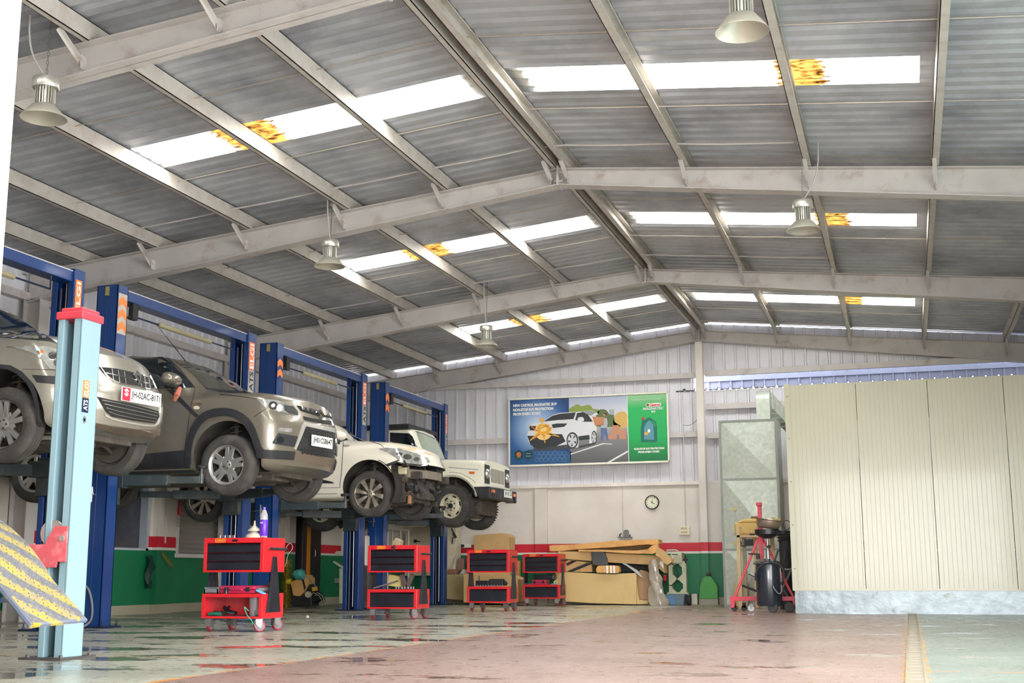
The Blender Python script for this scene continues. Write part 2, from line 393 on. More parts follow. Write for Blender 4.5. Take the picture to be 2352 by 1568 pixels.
RAF = [rafter(YF[k], ['', 'long white roof rafter nearest the camera crossing the top left corner', 'white roof rafter second from the camera with its apex left of centre', 'white roof rafter third from the camera', 'farthest white roof rafter against the back wall'][k]) for k in (1, 2, 3, 4)]
ORD = ['ridge', 'first', 'second', 'third', 'fourth', 'eaves']
for s, lst, side in ((-1, PL, 'left'), (1, PR, 'right')):
    for k, a in enumerate(lst):
        mb = MB(); z = ztop(a)+.004; h = .168; w_ = .062; t_ = .007; x = XR+s*a
        y0, y1 = 3.0, 22.95
        if s < 0:   # web towards the ridge side (+x), flanges to -x
            xw = x+w_
            mb.box(xw-t_, xw, y0, y1, z, z+h).box(x, xw, y0, y1, z, z+t_).box(x, xw, y0, y1, z+h-t_, z+h).box(x, x+t_, y0, y1, z, z+.018)
        else:
            mb.box(x, x+t_, y0, y1, z, z+h).box(x, x+w_*1.15, y0, y1, z, z+t_).box(x, x+w_*1.15, y0, y1, z+h-t_, z+h).box(x+w_*1.15-t_, x+w_*1.15, y0, y1, z+h-.022, z+h)
        single('roof_purlin', mb, m_purlin, f'dusty white purlin along the {side} roof slope, ' + {'ridge': 'beside the ridge gap', 'eaves': 'lowest at the eaves'}.get(ORD[k], f'{ORD[k]} below the ridge one'), 'purlin', 'roof purlins', loc=(x, 13, z))
# roof sheets: ribs run down the slope
def roof_side(s):
    mb = MB(); pitch = .2; y = 3.0; prof = []
    while y < 23.3:
        for dy, h in ((0, 0), (.085, 0), (.125, .020), (.155, .020), (.195, 0)): prof.append((y+dy, h))
        y += pitch
    zoff = .176
    sk = [(YF[k]+SKY0-.0, YF[k]+SKY1) for k in (1, 2, 3, 0)]
    amax = XR-XL+.16
    def strip(a0, a1, ys):
        rows = []
        for a in (a0, a1): rows.append([(XR+s*a, y, ztop(a)+zoff+h) for y, h in ys])
        mb.grid(rows)
    # split into bands between skylights
    SK0, SK1 = SKA
    strip(0.0, SK0, prof); strip(SK1, amax, prof)
    cur = []
    edges = []
    for y, h in prof:
        if any(a-1e-6 < y < b+1e-6 for a, b in sk):
            if cur:
                cur.append((y, h)); strip(SK0, SK1, cur); cur = []
            last = (y, h)
        else:
            if not cur and edges: cur.append(edges[-1])
            cur.append((y, h))
        edges.append((y, h))
    if cur: strip(SK0, SK1, cur)
    return mb, prof, sk, zoff
SKY0, SKY1 = 2.34, 2.99; SKA = (.16, 3.80)
def sky_mat(side):
    m = bpy.data.materials.new('translucent_skylight_'+side); m.use_nodes = True; n = m.node_tree.nodes; l = m.node_tree.links
    for x in list(n): n.remove(x)
    out = n.new('ShaderNodeOutputMaterial'); tr = n.new('ShaderNodeBsdfTransparent'); tl = n.new('ShaderNodeBsdfTranslucent'); mx = n.new('ShaderNodeMixShader'); mx.inputs[0].default_value = .25
    geo = n.new('ShaderNodeNewGeometry'); sp = n.new('ShaderNodeSeparateXYZ'); l.new(geo.outputs['Position'], sp.inputs[0])
    # dirt band where two sheets lap, by distance from the ridge
    def M_(op, a, b_):
        q = n.new('ShaderNodeMath'); q.operation = op
        for i, x in enumerate((a, b_)):
            if hasattr(x, 'links'): l.new(x, q.inputs[i])
            else: q.inputs[i].default_value = x
        return q.outputs[0]
    a = M_('ABSOLUTE', M_('SUBTRACT', sp.outputs['X'], XR), 0.0)
    c, w_ = (2.62, .30) if side == 'left' else (2.80, .20)
    ns = n.new('ShaderNodeTexNoise'); ns.inputs['Scale'].default_value = 9; ns.inputs['Detail'].default_value = 6; mp = n.new('ShaderNodeMapping'); mp.inputs['Scale'].default_value = (1, 3, 1)
    l.new(geo.outputs['Position'], mp.inputs[0]); l.new(mp.outputs[0], ns.inputs['Vector'])
    d = M_('ABSOLUTE', M_('SUBTRACT', a, c), 0.0)
    dd = M_('ADD', d, M_('MULTIPLY', M_('SUBTRACT', ns.outputs['Fac'], .5), .35))
    lap = M_('LESS_THAN', dd, w_)
    rp = n.new('ShaderNodeValToRGB'); e = rp.color_ramp.elements; e[0].position = .35; e[0].color = (.010, .004, .001, 1); e[1].position = .66; e[1].color = (.20, .085, .018, 1)
    l.new(ns.outputs['Fac'], rp.inputs[0])
    cm = n.new('ShaderNodeMixRGB'); l.new(lap, cm.inputs[0]); cm.inputs[1].default_value = (.92, .90, .84, 1); l.new(rp.outputs[0], cm.inputs[2])
    l.new(cm.outputs[0], tr.inputs[0]); l.new(cm.outputs[0], tl.inputs[0])
    l.new(tr.outputs[0], mx.inputs[1]); l.new(tl.outputs[0], mx.inputs[2]); l.new(mx.outputs[0], out.inputs[0])
    return m
for s, side in ((-1, 'left'), (1, 'right')):
    mb, prof, sk, zoff = roof_side(s)
    o = struct('ceiling', mb, m_roof, fix=False); 
    ms = sky_mat(side)
    for k, (a, b) in enumerate(sk):
        ys = [(y, h) for y, h in prof if a-.12 <= y <= b+.12]
        m2 = MB(); m2.grid([[(XR+s*q, y, ztop(q)+zoff+.012+h) for y, h in ys] for q in (SKA[0]-.05, 1.3, 2.6, SKA[1]+.05)])
        single('skylight_panel', m2, ms, f'glowing translucent skylight sheet in the {side} roof slope, ' + ['nearest the camera', 'in the middle roof bay', 'in the farthest roof bay', 'in the roof bay over the entrance'][k], 'skylight', 'translucent roof sheets', fix=False)
mb = MB()
mb.grid([[(XR-.3, y, ztop(.3)+.21) for y in (3, 23.2)], [(XR, y, ztop(0)+.235) for y in (3, 23.2)], [(XR+.3, y, ztop(.3)+.21) for y in (3, 23.2)]])
tag(mb.build('trim_8', m_roof, fix=False), kind='structure')
# white conduit and thin sag rods under the roof
m_rod = mat('galvanised_rod', (190,180,168), .4, metal=.4)
def rod(pts, r, label, nm='sag_rod', cat='rod', grp='sag rods between purlins', m=None):
    single(nm, MB().tube(pts, r, 6), m or m_rod, label, cat, grp)
bays = ['nearest bay', 'middle bay', 'farthest bay']
for k in (1, 2, 3):
    for s, side in ((-1, 'left'), (1, 'right')):
        lst = PL if s < 0 else PR
        for j, fy in enumerate((.30, .66)):
            pts = []
            for i in range(0, 5):
                a = lst[i]+.03; yy = YF[k]+4.92*(fy+(.012 if i % 2 else -.012)); pts += [(XR+s*a, YF[k]+4.92*fy, ztop(a)+.10)]
            rod(pts, .005, f'thin sag rod line under the {side} roof slope in the {bays[k-1]}, ' + ('nearer one' if j == 0 else 'farther one'))
for k in (1, 2, 3):
    y = YF[k+1]-.55
    pts = []
    for i in range(40):
        x = XL+.4 + (XE-.3-(XL+.4))*i/39; a = abs(x-XR)
        if x > -.55: break
        pts.append((x, y, ztop(a)+.11-.012*abs(sin(a*pi/1.28))))
    rod(pts, .011, ['white sagging conduit under the roof in the nearest bay', 'white conduit under the roof in the middle bay', 'white conduit under the roof in the farthest bay'][k-1], 'conduit', 'conduit', 'conduits under the roof', m_paint)
# wall columns of the left side
for k in (1, 2, 3, 4):
    Y = YF[k]; mb = MB().box(XL+.02, XL+.03, Y-.09, Y+.09, 0, 3.99).box(XL+.26, XL+.27, Y-.09, Y+.09, 0, 3.97).box(XL+.03, XL+.26, Y-.004, Y+.004, 0, 3.97)
    single('wall_column', mb, m_paint, 'white steel column at the left wall carrying the ' + ['', 'nearest rafter', 'second rafter', 'third rafter', 'farthest rafter'][k], 'column', 'columns of the left wall')
# drain
t = Thing('floor_drain', (0, 10, 0), 'narrow floor drain with cream tile strips running away to the right of centre', 'drain')
mb = MB().box(-.045, .055, 4, 17.9, .0005, .002); t.part('channel', mb, mat('drain_orange', (150,106,70), .5, var=.2, vscale=2)); mb = MB().box(-.050, -.034, 4, 17.9, .002, .007).box(.044, .060, 4, 17.9, .002, .007); t.part('edge_strip', mb, mat('drain_cream_strip', (134,128,104), .5))
mb = MB(); y = 4.0
while y < 17.8:
    mb.box(-.034, .044, y, y+.16, .002, .006); y += .24
gr_ = t.part('grating', mb, mat('drain_tile', (132,124,108), .45), bevel=0); gr_['kind'] = 'stuff'
# high-bay lamps -----------------------------------------------------
m_alu = mat('cast_aluminium', (205,204,194), .35, metal=.75, var=.06)
m_refl = mat('lamp_reflector', (196,192,178), .4, metal=.55, var=.08)
def lamp(u, vtop, vbot, Y, label, hang, cablex):
    c = atY(u, vbot, Y); R = .175
    zb = c.z; ztp = atY(u, vtop, Y).z
    H = ztp-zb
    t = Thing('high_bay_lamp', (c.x, Y, zb), label, 'lamp', 'high-bay lamps')
    x, y = c.x, Y
    mb = MB().lathe([(R, 0), (R, .004), (R*.55, H*.30), (R*.42, H*.33), (R*.38, H*.32), (R*.52, H*.285), (R-.004, .004)], (x, y, zb), closed=True, n=40); sh = t.part('reflector_shade', mb, m_refl, smooth=60)
    mb = MB().lathe([(0, H*.31), (R*.4, H*.31), (R*.4, H*.30), (0, H*.30)], (x, y, zb), n=24); t.part('diffuser', mb, mat('lamp_lens', (235,232,220), .3), sh, smooth=40)
    mb = MB()
    for k in range(22):
        a = 2*pi*k/22; d = Vector((cos(a), sin(a), 0)); w_ = Vector((-sin(a), cos(a), 0))*.0035
        p = Vector((x, y, zb+H*.32))
        mb.prism([p+d*R*.2+w_, p+d*R*.44+w_, p+d*R*.44-w_, p+d*R*.2-w_], (0, 0, H*.42))
    mb.lathe([(0, H*.32), (R*.25, H*.32), (R*.25, H*.76), (0, H*.76)], (x, y, zb), n=16)
    t.part('heat_sink', mb, m_alu)
    mb = MB().lathe([(0, H*.74), (R*.56, H*.74), (R*.58, H*.76), (R*.58, H*.97), (R*.54, H), (0, H)], (x, y, zb), n=32); t.part('driver_housing', mb, m_alu, smooth=40)
    mb = MB(); top = Vector(hang); p = Vector((x, y, zb+H)); n = max(3, int((top-p).length/.035))
    for i in range(n):
        q = p.lerp(top, (i+.5)/n); ax = (top-p).normalized()
        b_ = ax.orthogonal().normalized() if i % 2 else ax.cross(ax.orthogonal()).normalized()
        mb.tube([q+ax*.022*cos(a)+b_*.008*sin(a) for a in [2*pi*k/8 for k in range(8)]], .0026, 4, closed=True)
    t.part('chain', mb, mat('zinc_chain', (140,138,130), .4, metal=.7))
    c0 = p; c3 = Vector((top.x+cablex, top.y-.1, top.z-.02)); c1 = c0+Vector((cablex*.5, 0, .10)); c2 = c3+Vector((cablex*.15, 0, -.35))
    pts = [c0*(1-q)**3+c1*3*q*(1-q)**2+c2*3*q*q*(1-q)+c3*q**3 for q in [i/14 for i in range(15)]]
    t.part('power_cable', MB().tube(pts, .008, 6), mat('grey_cable', (176,172,168), .5))
def hz(x, Y): return ztop(abs(x-XR))
for u, vt, vb, Y, lb, dx, cx_ in ((100, 181, 272, 7.70, 'high-bay lamp with finned aluminium body hanging at the far left near the white jamb', .12, -.12),
    (757, 553, 612, 12.60, 'high-bay lamp hanging before the first left skylight end, left of centre', .10, -.02),
    (1117, 748, 795, 17.50, 'smallest high-bay lamp, farthest away, left above the billboard', .05, -.02),
    (1705, -46, 74, 7.70, 'high-bay lamp cut off by the top edge of the view', .05, .1),
    (1846, 461, 530, 12.60, 'high-bay lamp under the second rafter, right of centre with looping cable', .03, .16)):
    p = atY(u, vt, Y); x = p.x+dx
    lamp(u, vt, vb, Y, lb, (p.x+dx*.3, Y, hz(p.x, Y)+.15), cx_)
# ------------------------------------------------------------------ two-post lifts
m_blue = mat('blue_lift_paint', (16,56,116), .30, var=.10, vscale=1.5, coat=.3, dirt=(32,56,100), dscale=3, dlo=.6, dhi=.8)
m_orange = mat('orange_sticker', (246,128,60), .4, var=.03)
m_white = mat('white_vinyl', (240,238,232), .4, var=.02)
m_black = mat('black_rubber', (34,34,36), .6, var=.2)
m_steel = mat('bright_steel', (150,150,152), .35, metal=.8, var=.05)
m_teal = mat('grey_green_arm_paint', (50,60,64), .4, var=.15, vscale=4, dirt=(92,92,86), dscale=5)
m_pale = mat('pale_sticker_backing', (176,170,160), .45, var=.04)
m_dkchan = mat('dark_blue_channel', (18,30,62), .35, var=.15)
XP0, XP1, HP = -8.32, -8.055, 3.66
def sticker_text(t, parent, txt, z0, z1, y0, y1, m, name='lettering', x=XP1+.005, bold=.02):
    """lettering running up the +x face of a post, read with the head tilted left"""
    g = text_mb(txt, 1, 0, bold=bold)
    xs = [p[0] for p in g.v]; zs = [p[2] for p in g.v]; a, b, c, d = min(xs), max(xs), min(zs), max(zs)
    g.v = [(x, y1-(p[2]-c)/(d-c)*(y1-y0), z0+(p[0]-a)/(b-a)*(z1-z0)) for p in g.v]
    return t.part(name, g, m, parent, fix=False)
def lift(yn0, yn1, yf0, yf1, label, zc, chev, ats=True, near=True):
    t = Thing('two_post_lift', ((XP0+XP1)/2, (yn0+yf1)/2, 0), label, 'car lift', 'blue two-post lifts in a row')
    for side, (a, b) in (('near', (yn0, yn1)), ('far', (yf0, yf1))):
        op = 1 if side == 'near' else -1      # open side faces the car
        mb = MB(); th = .012
        back = a if op > 0 else b
        mb.box(XP0, XP1, back-(0 if op > 0 else th), back+(th if op > 0 else 0), 0, HP)
        mb.box(XP0, XP0+th, a, b, 0, HP).box(XP1-th, XP1, a, b, 0, HP)
        fr = b if op > 0 else a
        for x0, x1 in ((XP0, XP0+.07), (XP1-.07, XP1)): mb.box(x0, x1, fr-(th if op > 0 else 0), fr+(0 if op > 0 else th), 0, HP)
        if op > 0: mb.box((XP0+XP1)/2-.004, (XP0+XP1)/2+.004, a-.004, a, .3, HP-.08)
        pst = t.part('post', mb, m_blue, bevel=.006)
        mb = MB().box(XP0+.075, XP1-.075, (a+b)/2-.02, (a+b)/2+.03, .02, HP-.12); t.part('inner_channel', mb, m_dkchan, pst)
        yc = fr-op*.02
        mb = MB().tube([(XP0+.10, yc, .02), (XP0+.10, yc, HP-.2)], .018, 10); t.part('lifting_screw', mb, m_dkchan, pst, smooth=True)
        mb = MB().tube([(XP1-.105, yc-op*.008, .06), (XP1-.105, yc-op*.008, HP-.15)], .006, 6); t.part('cable', mb, m_steel, pst)
        mb = MB().box(XP0-.09, XP1+.09, a-.06, b+.06, 0, .018)
        for x in (XP0-.05, XP1+.05):
            for y in (a-.03, b+.03): mb.lathe([(0, .018), (.014, .018), (.014, .032), (.006, .034), (.006, .075), (0, .075)], (x, y, 0), n=8)
        t.part('base_plate', mb, m_dkchan)
        if op > 0:
            mb = MB().box((XP0+XP1)/2-.022, (XP0+XP1)/2+.022, a-.012, a+.006, HP-.12, HP-.02); t.part('top_notch_plate', mb, mat('brass_fitting', (190,176,110), .35, metal=.7), pst)
            mb = MB().tube([((XP0+XP1)/2, a-.005, 1.38), ((XP0+XP1)/2, a-.05, 1.38), ((XP0+XP1)/2-.01, a-.06, 1.46), ((XP0+XP1)/2-.012, a-.06, 1.30)], .008, 6)
            mb.tube([((XP0+XP1)/2-.1, a-.06, 1.375), ((XP0+XP1)/2, a-.06, 1.38)], .006, 6); t.part('lock_handle', mb, m_steel, pst)
        # stickers on the +x face
        if op > 0 and chev:
            z1 = chev[1]; z0 = chev[0]; n = 3 if z1-z0 > .40 else 2; hgt = (z1-z0)/n
            mb = MB().box(XP1, XP1+.002, a+.015, b-.015, z0-.02, z1+.02); st = t.part('chevron_sticker', mb, m_pale if n == 3 else m_blue, pst)
            for k in range(n):
                zz = z0+k*hgt; ym = (a+b)/2; e = hgt*.33
                mb = MB().prism([(XP1+.003, a+.02, zz), (XP1+.003, ym, zz+e), (XP1+.003, b-.02, zz), (XP1+.003, b-.02, zz+hgt-e-.012), (XP1+.003, ym, zz+hgt-.012), (XP1+.003, a+.02, zz+hgt-e-.012)], (.002, 0, 0))
                t.part('chevron', mb, m_orange, st)
        if op < 0 and ats:
            zt = ats
            mb = MB().box(XP1, XP1+.003, a+.03, b-.05, zt-.36, zt); st = t.part('orange_maker_sticker', mb, m_orange, pst)
            sticker_text(t, st, 'ELGI', zt-.345, zt-.02, a+.05, b-.07, m_white)
            mb = MB().box(XP1, XP1+.003, a+.03, b-.05, zt-.68, zt-.365); st = t.part('pale_maker_sticker', mb, m_pale, pst)
            sticker_text(t, st, 'ATS', zt-.64, zt-.385, a+.05, b-.07, m_black)
        # carriage and swing arms
        ci = fr+op*.03
        mb = MB().box(XP0+.02, XP1-.02, min(fr, ci+op*.05), max(fr, ci+op*.05), zc-.28, zc+.10).box(XP0-.02, XP1+.03, min(ci, ci+op*.12), max(ci, ci+op*.12), zc-.10, zc+.06)
        car_ = t.part('carriage', mb, m_teal, bevel=.005)
        for sx, lx in ((1, 1.02), (-1, 1.05)):
            px = (XP0+XP1)/2+sx*.12; py = ci+op*.06; ex, ey = px+sx*lx*.86, py+op*lx*.42
            if op > 0 and sx > 0: ex, ey = px+.86, py+.18
            d = Vector((ex-px, ey-py, 0)); L = d.length; d.normalize(); nrm = Vector((-d.y, d.x, 0))
            mb = MB()
            p = Vector((px, py, zc-.08)); q = p+d*L*.6; r_ = p+d*L
            mb.prism([p-nrm*.06, q-nrm*.06, q+nrm*.06, p+nrm*.06], (0, 0, .11))
            mb.prism([q-nrm*.045-d*.1+Vector((0,0,.02)), r_-nrm*.045+Vector((0,0,.02)), r_+nrm*.045+Vector((0,0,.02)), q+nrm*.045-d*.1+Vector((0,0,.02))], (0, 0, .075))
            arm = t.part('swing_arm', mb, m_teal, bevel=.004)
            mb = MB().lathe([(0, zc-.06), (.028, zc-.06), (.028, zc+.04), (.016, zc+.04), (.016, zc+.10), (0, zc+.10)], (r_.x, r_.y, 0), n=12); t.part('screw_pad_stem', mb, m_teal, arm)
            mb = MB().lathe([(0, zc+.10), (.06, zc+.10), (.065, zc+.125), (.05, zc+.135), (0, zc+.135)], (r_.x, r_.y, 0), n=16); t.part('rubber_pad', mb, m_black, arm)
    # overhead beam, safety bar
    y0, y1 = yn1-.05, yf0+.06
    mb = MB().box(XP0+.06, XP1-.02, y0, y1, HP-.14, HP-.03); t.part('overhead_beam', mb, m_blue, bevel=.004)
    mb = MB().box(XP1-.09, XP1-.02, y0+.02, y1, HP-.032, HP-.022); t.part('lit_beam_edge', mb, m_paint)  # pale strip standing in for the lit top edge of the blue beam
    xb = XP1-.06
    mb = MB().tube([(xb, y0+.25, HP-.28), (xb, y1-.35, HP-.28), (xb, y1-.35, HP-.14)], .010, 6)
    sb = t.part('safety_bar', mb, m_dkchan)
    mb = MB().tube([(xb, y0+.75, HP-.28), (xb, y1-.9, HP-.28)], .028, 12); t.part('foam_sleeve', mb, mat('grey_foam', (116,112,118) if not near else (150,142,110), .8), sb, smooth=True)
    mb = MB().box(xb-.03, xb+.03, y0+.20, y0+.30, HP-.32, HP-.14).tube([(xb, y0+.2, HP-.30), (xb, y0+.05, HP-.33)], .015, 6); t.part('limit_switch', mb, m_black, sb)
    return t
lift(7.75, 7.93, 10.67, 10.85, 'blue two-post lift at the far left edge raising the nearest silver car', 1.60, None, ats=atX(185, 645, XP1).z)
lift(11.43, 11.62, 14.30, 14.52, 'blue two-post lift with three orange chevrons raising the grey-bronze SUV', 1.565, (3.14, 3.55), ats=atX(580, 787, XP1).z, near=True)
lift(15.09, 15.28, 17.92, 18.13, 'blue two-post lift with two orange chevrons raising the white hatchback', 1.48, (3.18, 3.46), ats=atX(838, 878, XP1).z)
lift(18.84, 19.02, 21.66, 21.83, 'farthest blue two-post lift raising the boxy white jeep', 1.50, (3.16, 3.50), ats=atX(1025, 951, XP1).z)

# ------------------------------------------------------------------ pale blue four-post lift column with approach ramp
m_lb = mat('pale_blue_lift_paint', (134,162,172), .35, var=.05, vscale=2, dirt=(120,132,136), dscale=14, dlo=.66, dhi=.72)
m_pink = mat('faded_red_lift_paint', (200,84,92), .5, var=.14, vscale=5, dirt=(226,150,150), dscale=7, dlo=.5, dhi=.75)
m_red = mat('red_cap_paint', (204,58,74), .4, var=.08)
PX0, PX1, PY0, PY1, PH = -5.475, -5.285, 7.11, 7.33, 2.27
t = Thing('four_post_lift', ((PX0+PX1)/2, (PY0+PY1)/2, 0), 'pale blue lift post with red cap and yellow striped ramp, nearest the camera', 'car lift')
mb = MB(); th = .01
mb.box(PX0, PX0+.045, PY0, PY0+th, 0, PH).box(PX1-.055, PX1, PY0, PY0+th, 0, PH)             # front lips
mb.box(PX0, PX0+th, PY0, PY1, 0, PH).box(PX1-th, PX1, PY0, PY1, 0, PH).box(PX0, PX1, PY1-th, PY1, 0, PH)
mb.box(PX0+.04, PX0+.05, PY0, PY0+.05, 0, PH).box(PX1-.06, PX1-.05, PY0, PY0+.06, 0, PH)
post = t.part('post', mb, m_lb, bevel=.004)
mb = MB().lathe([(.045, 0), (.045, PH-.02)], (PX0+.085, PY1-.06, 0), n=20); mb.box(PX0+.125, PX0+.14, PY0+.06, PY1-.02, 0, PH-.01)
t.part('inner_guide', mb, m_lb, post, smooth=True)
mb = MB().box(PX0-.012, PX1+.012, PY0-.012, PY1+.012, PH-.01, PH+.045).box(PX0+.01, PX1-.01, PY0+.012, PY1-.01, PH+.045, PH+.075); t.part('cap', mb, m_red, bevel=.008)
mb = MB().box(PX0-.08, PX1+.05, PY0-.08, PY1+.08, 0, .014)
for x in (PX0-.04, PX1+.025):
    for y in (PY0-.04, PY1+.04): mb.lathe([(0, .01), (.014, .01), (.014, .03), (0, .03)], (x, y, 0), n=6)
t.part('base_plate', mb, mat('dark_base_plate', (66,62,62), .5))
xs_ = PX1+.001
ys0, ys1 = PY0+.055, PY0+.125
zA = atX(205, 875, PX1).z; zB = atX(205, 915, PX1).z; zC = atX(205, 949, PX1).z
mb = MB().box(PX1, PX1+.002, ys0, ys1, zB, zA); st = t.part('orange_maker_sticker', mb, m_orange, post); sticker_text(t, st, 'ELGI', zB+.01, zA-.01, ys0+.012, ys1-.012, m_white, x=PX1+.004)
mb = MB().box(PX1, PX1+.002, ys0, ys1, zC, zB-.002); st = t.part('navy_maker_sticker', mb, m_dkchan, post); sticker_text(t, st, 'ATS', zC+.015, zB-.015, ys0+.012, ys1-.012, m_white, x=PX1+.004)
ym = (ys0+ys1)/2
mb = MB()
for dz in (-.042, -.058): mb.prism([(PX1+.002, ym-.018, zC+dz), (PX1+.002, ym, zC+dz+.02), (PX1+.002, ym+.018, zC+dz), (PX1+.002, ym, zC+dz-.02)], (.001, 0, 0))
t.part('diamond_emblem', mb, m_steel, post)
# red crossbeam yoke with pulley
yk = PY0-.03
Q = lambda u, v: tuple(atY(u, v, yk))
plate = [Q(158, 1208), Q(128, 1208), Q(112, 1234), Q(106, 1250), Q(86, 1250), Q(60, 1250), Q(60, 1290), Q(106, 1303), Q(130, 1303), Q(133, 1290), Q(153, 1290)]
mb = MB().prism(plate, (0, -.012, 0)); yoke = t.part('crossbeam_yoke', mb, m_pink, bevel=.003)
mb = MB().prism([(p[0]-.035, p[1]+.12, p[2]) for p in [Q(112, 1208), Q(96, 1210), Q(84, 1236), Q(84, 1303), Q(112, 1303)]], (0, -.012, 0)); t.part('yoke_rear_plate', mb, m_pink, yoke)
c = atY(122, 1224, yk+.055)
mb = MB().lathe([(0, -.02), (.085, -.02), (.085, -.012), (.07, 0), (.085, .012), (.085, .02), (0, .02)], (c.x, c.y, c.z), axis='y', n=28); t.part('cable_pulley', mb, mat('worn_steel', (176,164,158), .4, metal=.6), yoke, smooth=True)
c = atY(143, 1236, yk-.014); t.part('pivot_bolt', MB().lathe([(0, -.012), (.02, -.012), (.02, .01), (0, .01)], tuple(c), axis='y', n=16), MATS['worn_steel'], yoke)
a = Q(60, 1250); b_ = Q(104, 1290)
mb = MB().box(a[0]-2.6, b_[0]+.05, yk+.0, yk+.12, b_[2]-.02, a[2]); t.part('crossbeam', mb, m_pink, yoke)
# ramp: diamond plate with yellow stripes; traced corners at real depth
def checker_mat():
    m = bpy.data.materials.new('diamond_plate_yellow_grey'); m.use_nodes = True; n = m.node_tree.nodes; l = m.node_tree.links; b = n['Principled BSDF']; b.inputs['Roughness'].default_value = .45
    co = n.new('ShaderNodeUVMap'); 
    sp = n.new('ShaderNodeSeparateXYZ'); l.new(co.outputs[0], sp.inputs[0])
    def M_(op, a, b_=0):
        q = n.new('ShaderNodeMath'); q.operation = op
        for i, x in enumerate((a, b_)):
            if hasattr(x, 'links'): l.new(x, q.inputs[i])
            else: q.inputs[i].default_value = x
        return q.outputs[0]
    s = M_('FRACT', M_('MULTIPLY', M_('ADD', sp.outputs['X'], M_('MULTIPLY', sp.outputs['Y'], 1.0)), 3.6))
    ns = n.new('ShaderNodeTexNoise'); ns.inputs['Scale'].default_value = 40; l.new(co.outputs[0], ns.inputs['Vector'])
    s2 = M_('ADD', s, M_('MULTIPLY', M_('SUBTRACT', ns.outputs['Fac'], .5), .8))
    f = M_('GREATER_THAN', s2, .5)
    mx = n.new('ShaderNodeMixRGB'); l.new(f, mx.inputs[0]); mx.inputs[1].default_value = lin((96,96,102)); mx.inputs[2].default_value = lin((170,148,58)); 
    w = n.new('ShaderNodeTexNoise'); w.inputs['Scale'].default_value = 9; w.inputs['Detail'].default_value = 8; l.new(co.outputs[0], w.inputs['Vector'])
    wr = n.new('ShaderNodeValToRGB'); wr.color_ramp.elements[0].position = .45; wr.color_ramp.elements[1].position = .7; l.new(w.outputs['Fac'], wr.inputs[0])
    m2 = n.new('ShaderNodeMixRGB'); l.new(M_('MULTIPLY', wr.outputs[0], .6), m2.inputs[0]); l.new(mx.outputs[0], m2.inputs[1]); m2.inputs[2].default_value = lin((124,118,112))
    l.new(m2.outputs[0], b.inputs['Base Color']); return m
m_chk = checker_mat(); m_yel = mat('worn_yellow_paint', (176,150,44), .5, var=.15, vscale=6, dirt=(96,104,124), dscale=5, dlo=.44, dhi=.50)
yr = 6.3
# ramp plane: hinge up at left (far), foot low at right; width runs towards the camera
A = atY(0, 1195, 6.75); B = atY(197, 1422, 6.35); Cc = atY(75, 1434, 5.75); D = atY(-140, 1255, 6.0)
if True:
    # make the four corners one plane
    D = A + (Cc-B)
    o_, ux, uy = A, (B-A), (D-A)
    L1, L2 = ux.length, uy.length; ex, ey = ux.normalized(), uy.normalized(); en = ex.cross(ey).normalized()
    if en.z < 0: en = -en
    def R3(s, q, h=0): return o_ + ex*s + ey*q + en*h
    mb = MB(); mb.grid([[R3(L1*(i/24), L2*(j/10), .03*sin(pi*min(1, (i/24)*1.6))) for j in range(11)] for i in range(25)])
    base = MB(); base.grid([[R3(L1*(i/24), L2*(j/10), .03*sin(pi*min(1, (i/24)*1.6))) for j in range(11)] for i in range(25)])
    o = t.part('approach_ramp', base, m_chk, fix=False, solid=.012)
    uv = o.data.uv_layers.new(name='UVMap')
    for lp in o.data.loops:
        k = lp.vertex_index; i, j = divmod(k, 11); uv.data[lp.index].uv = (L1*i/24, L2*j/10)
    ramp = o
    kn = MB(); random.seed(3)
    i = 0; s = .03
    while s < L1-.02:
        q = .02+(.022 if i % 2 else 0)
        while q < L2-.01:
            ang = radians(38 if (int(q/.045)+i) % 2 else -52)
            h0 = .03*sin(pi*min(1, (s/L1)*1.6))+.007
            c0 = R3(s, q, h0); dx = (ex*cos(ang)+ey*sin(ang)); dy = en.cross(dx)
            P_ = [c0-dx*.016, c0-dy*.004+en*.001, c0+dx*.016, c0+dy*.004+en*.001]
            kn.add([c0-dx*.016-en*.001, c0-dy*.0045-en*.001, c0+dx*.016-en*.001, c0+dy*.0045-en*.001, c0+en*.0035], [(0,1,4),(1,2,4),(2,3,4),(3,0,4)])
            q += .045
        s += .038; i += 1
    tag(t.part('raised_tread', kn, m_chk, ramp, fix=False), kind='stuff')
    ed = MB()
    for q0, h in ((0, .0), (L2, 0)):
        pts = [R3(L1*i/24, q0, .03*sin(pi*min(1, (i/24)*1.6))-.01) for i in range(25)]; ed.tube(pts, .016, 6)
    ed.tube([R3(L1, 0, -.005), R3(L1, L2, -.005)], .014, 6)
    t.part('ramp_edge', ed, m_yel, ramp)
    br = MB()
    for s in (.15, .4, .7): br.prism([R3(L1*s, .02, -.01), R3(L1*s+.01, .02, -.01), R3(L1*s+.01, .02, -.08), R3(L1*s, .02, -.08)], ey*(L2-.04))
    t.part('ramp_rib', br, m_blue, ramp)
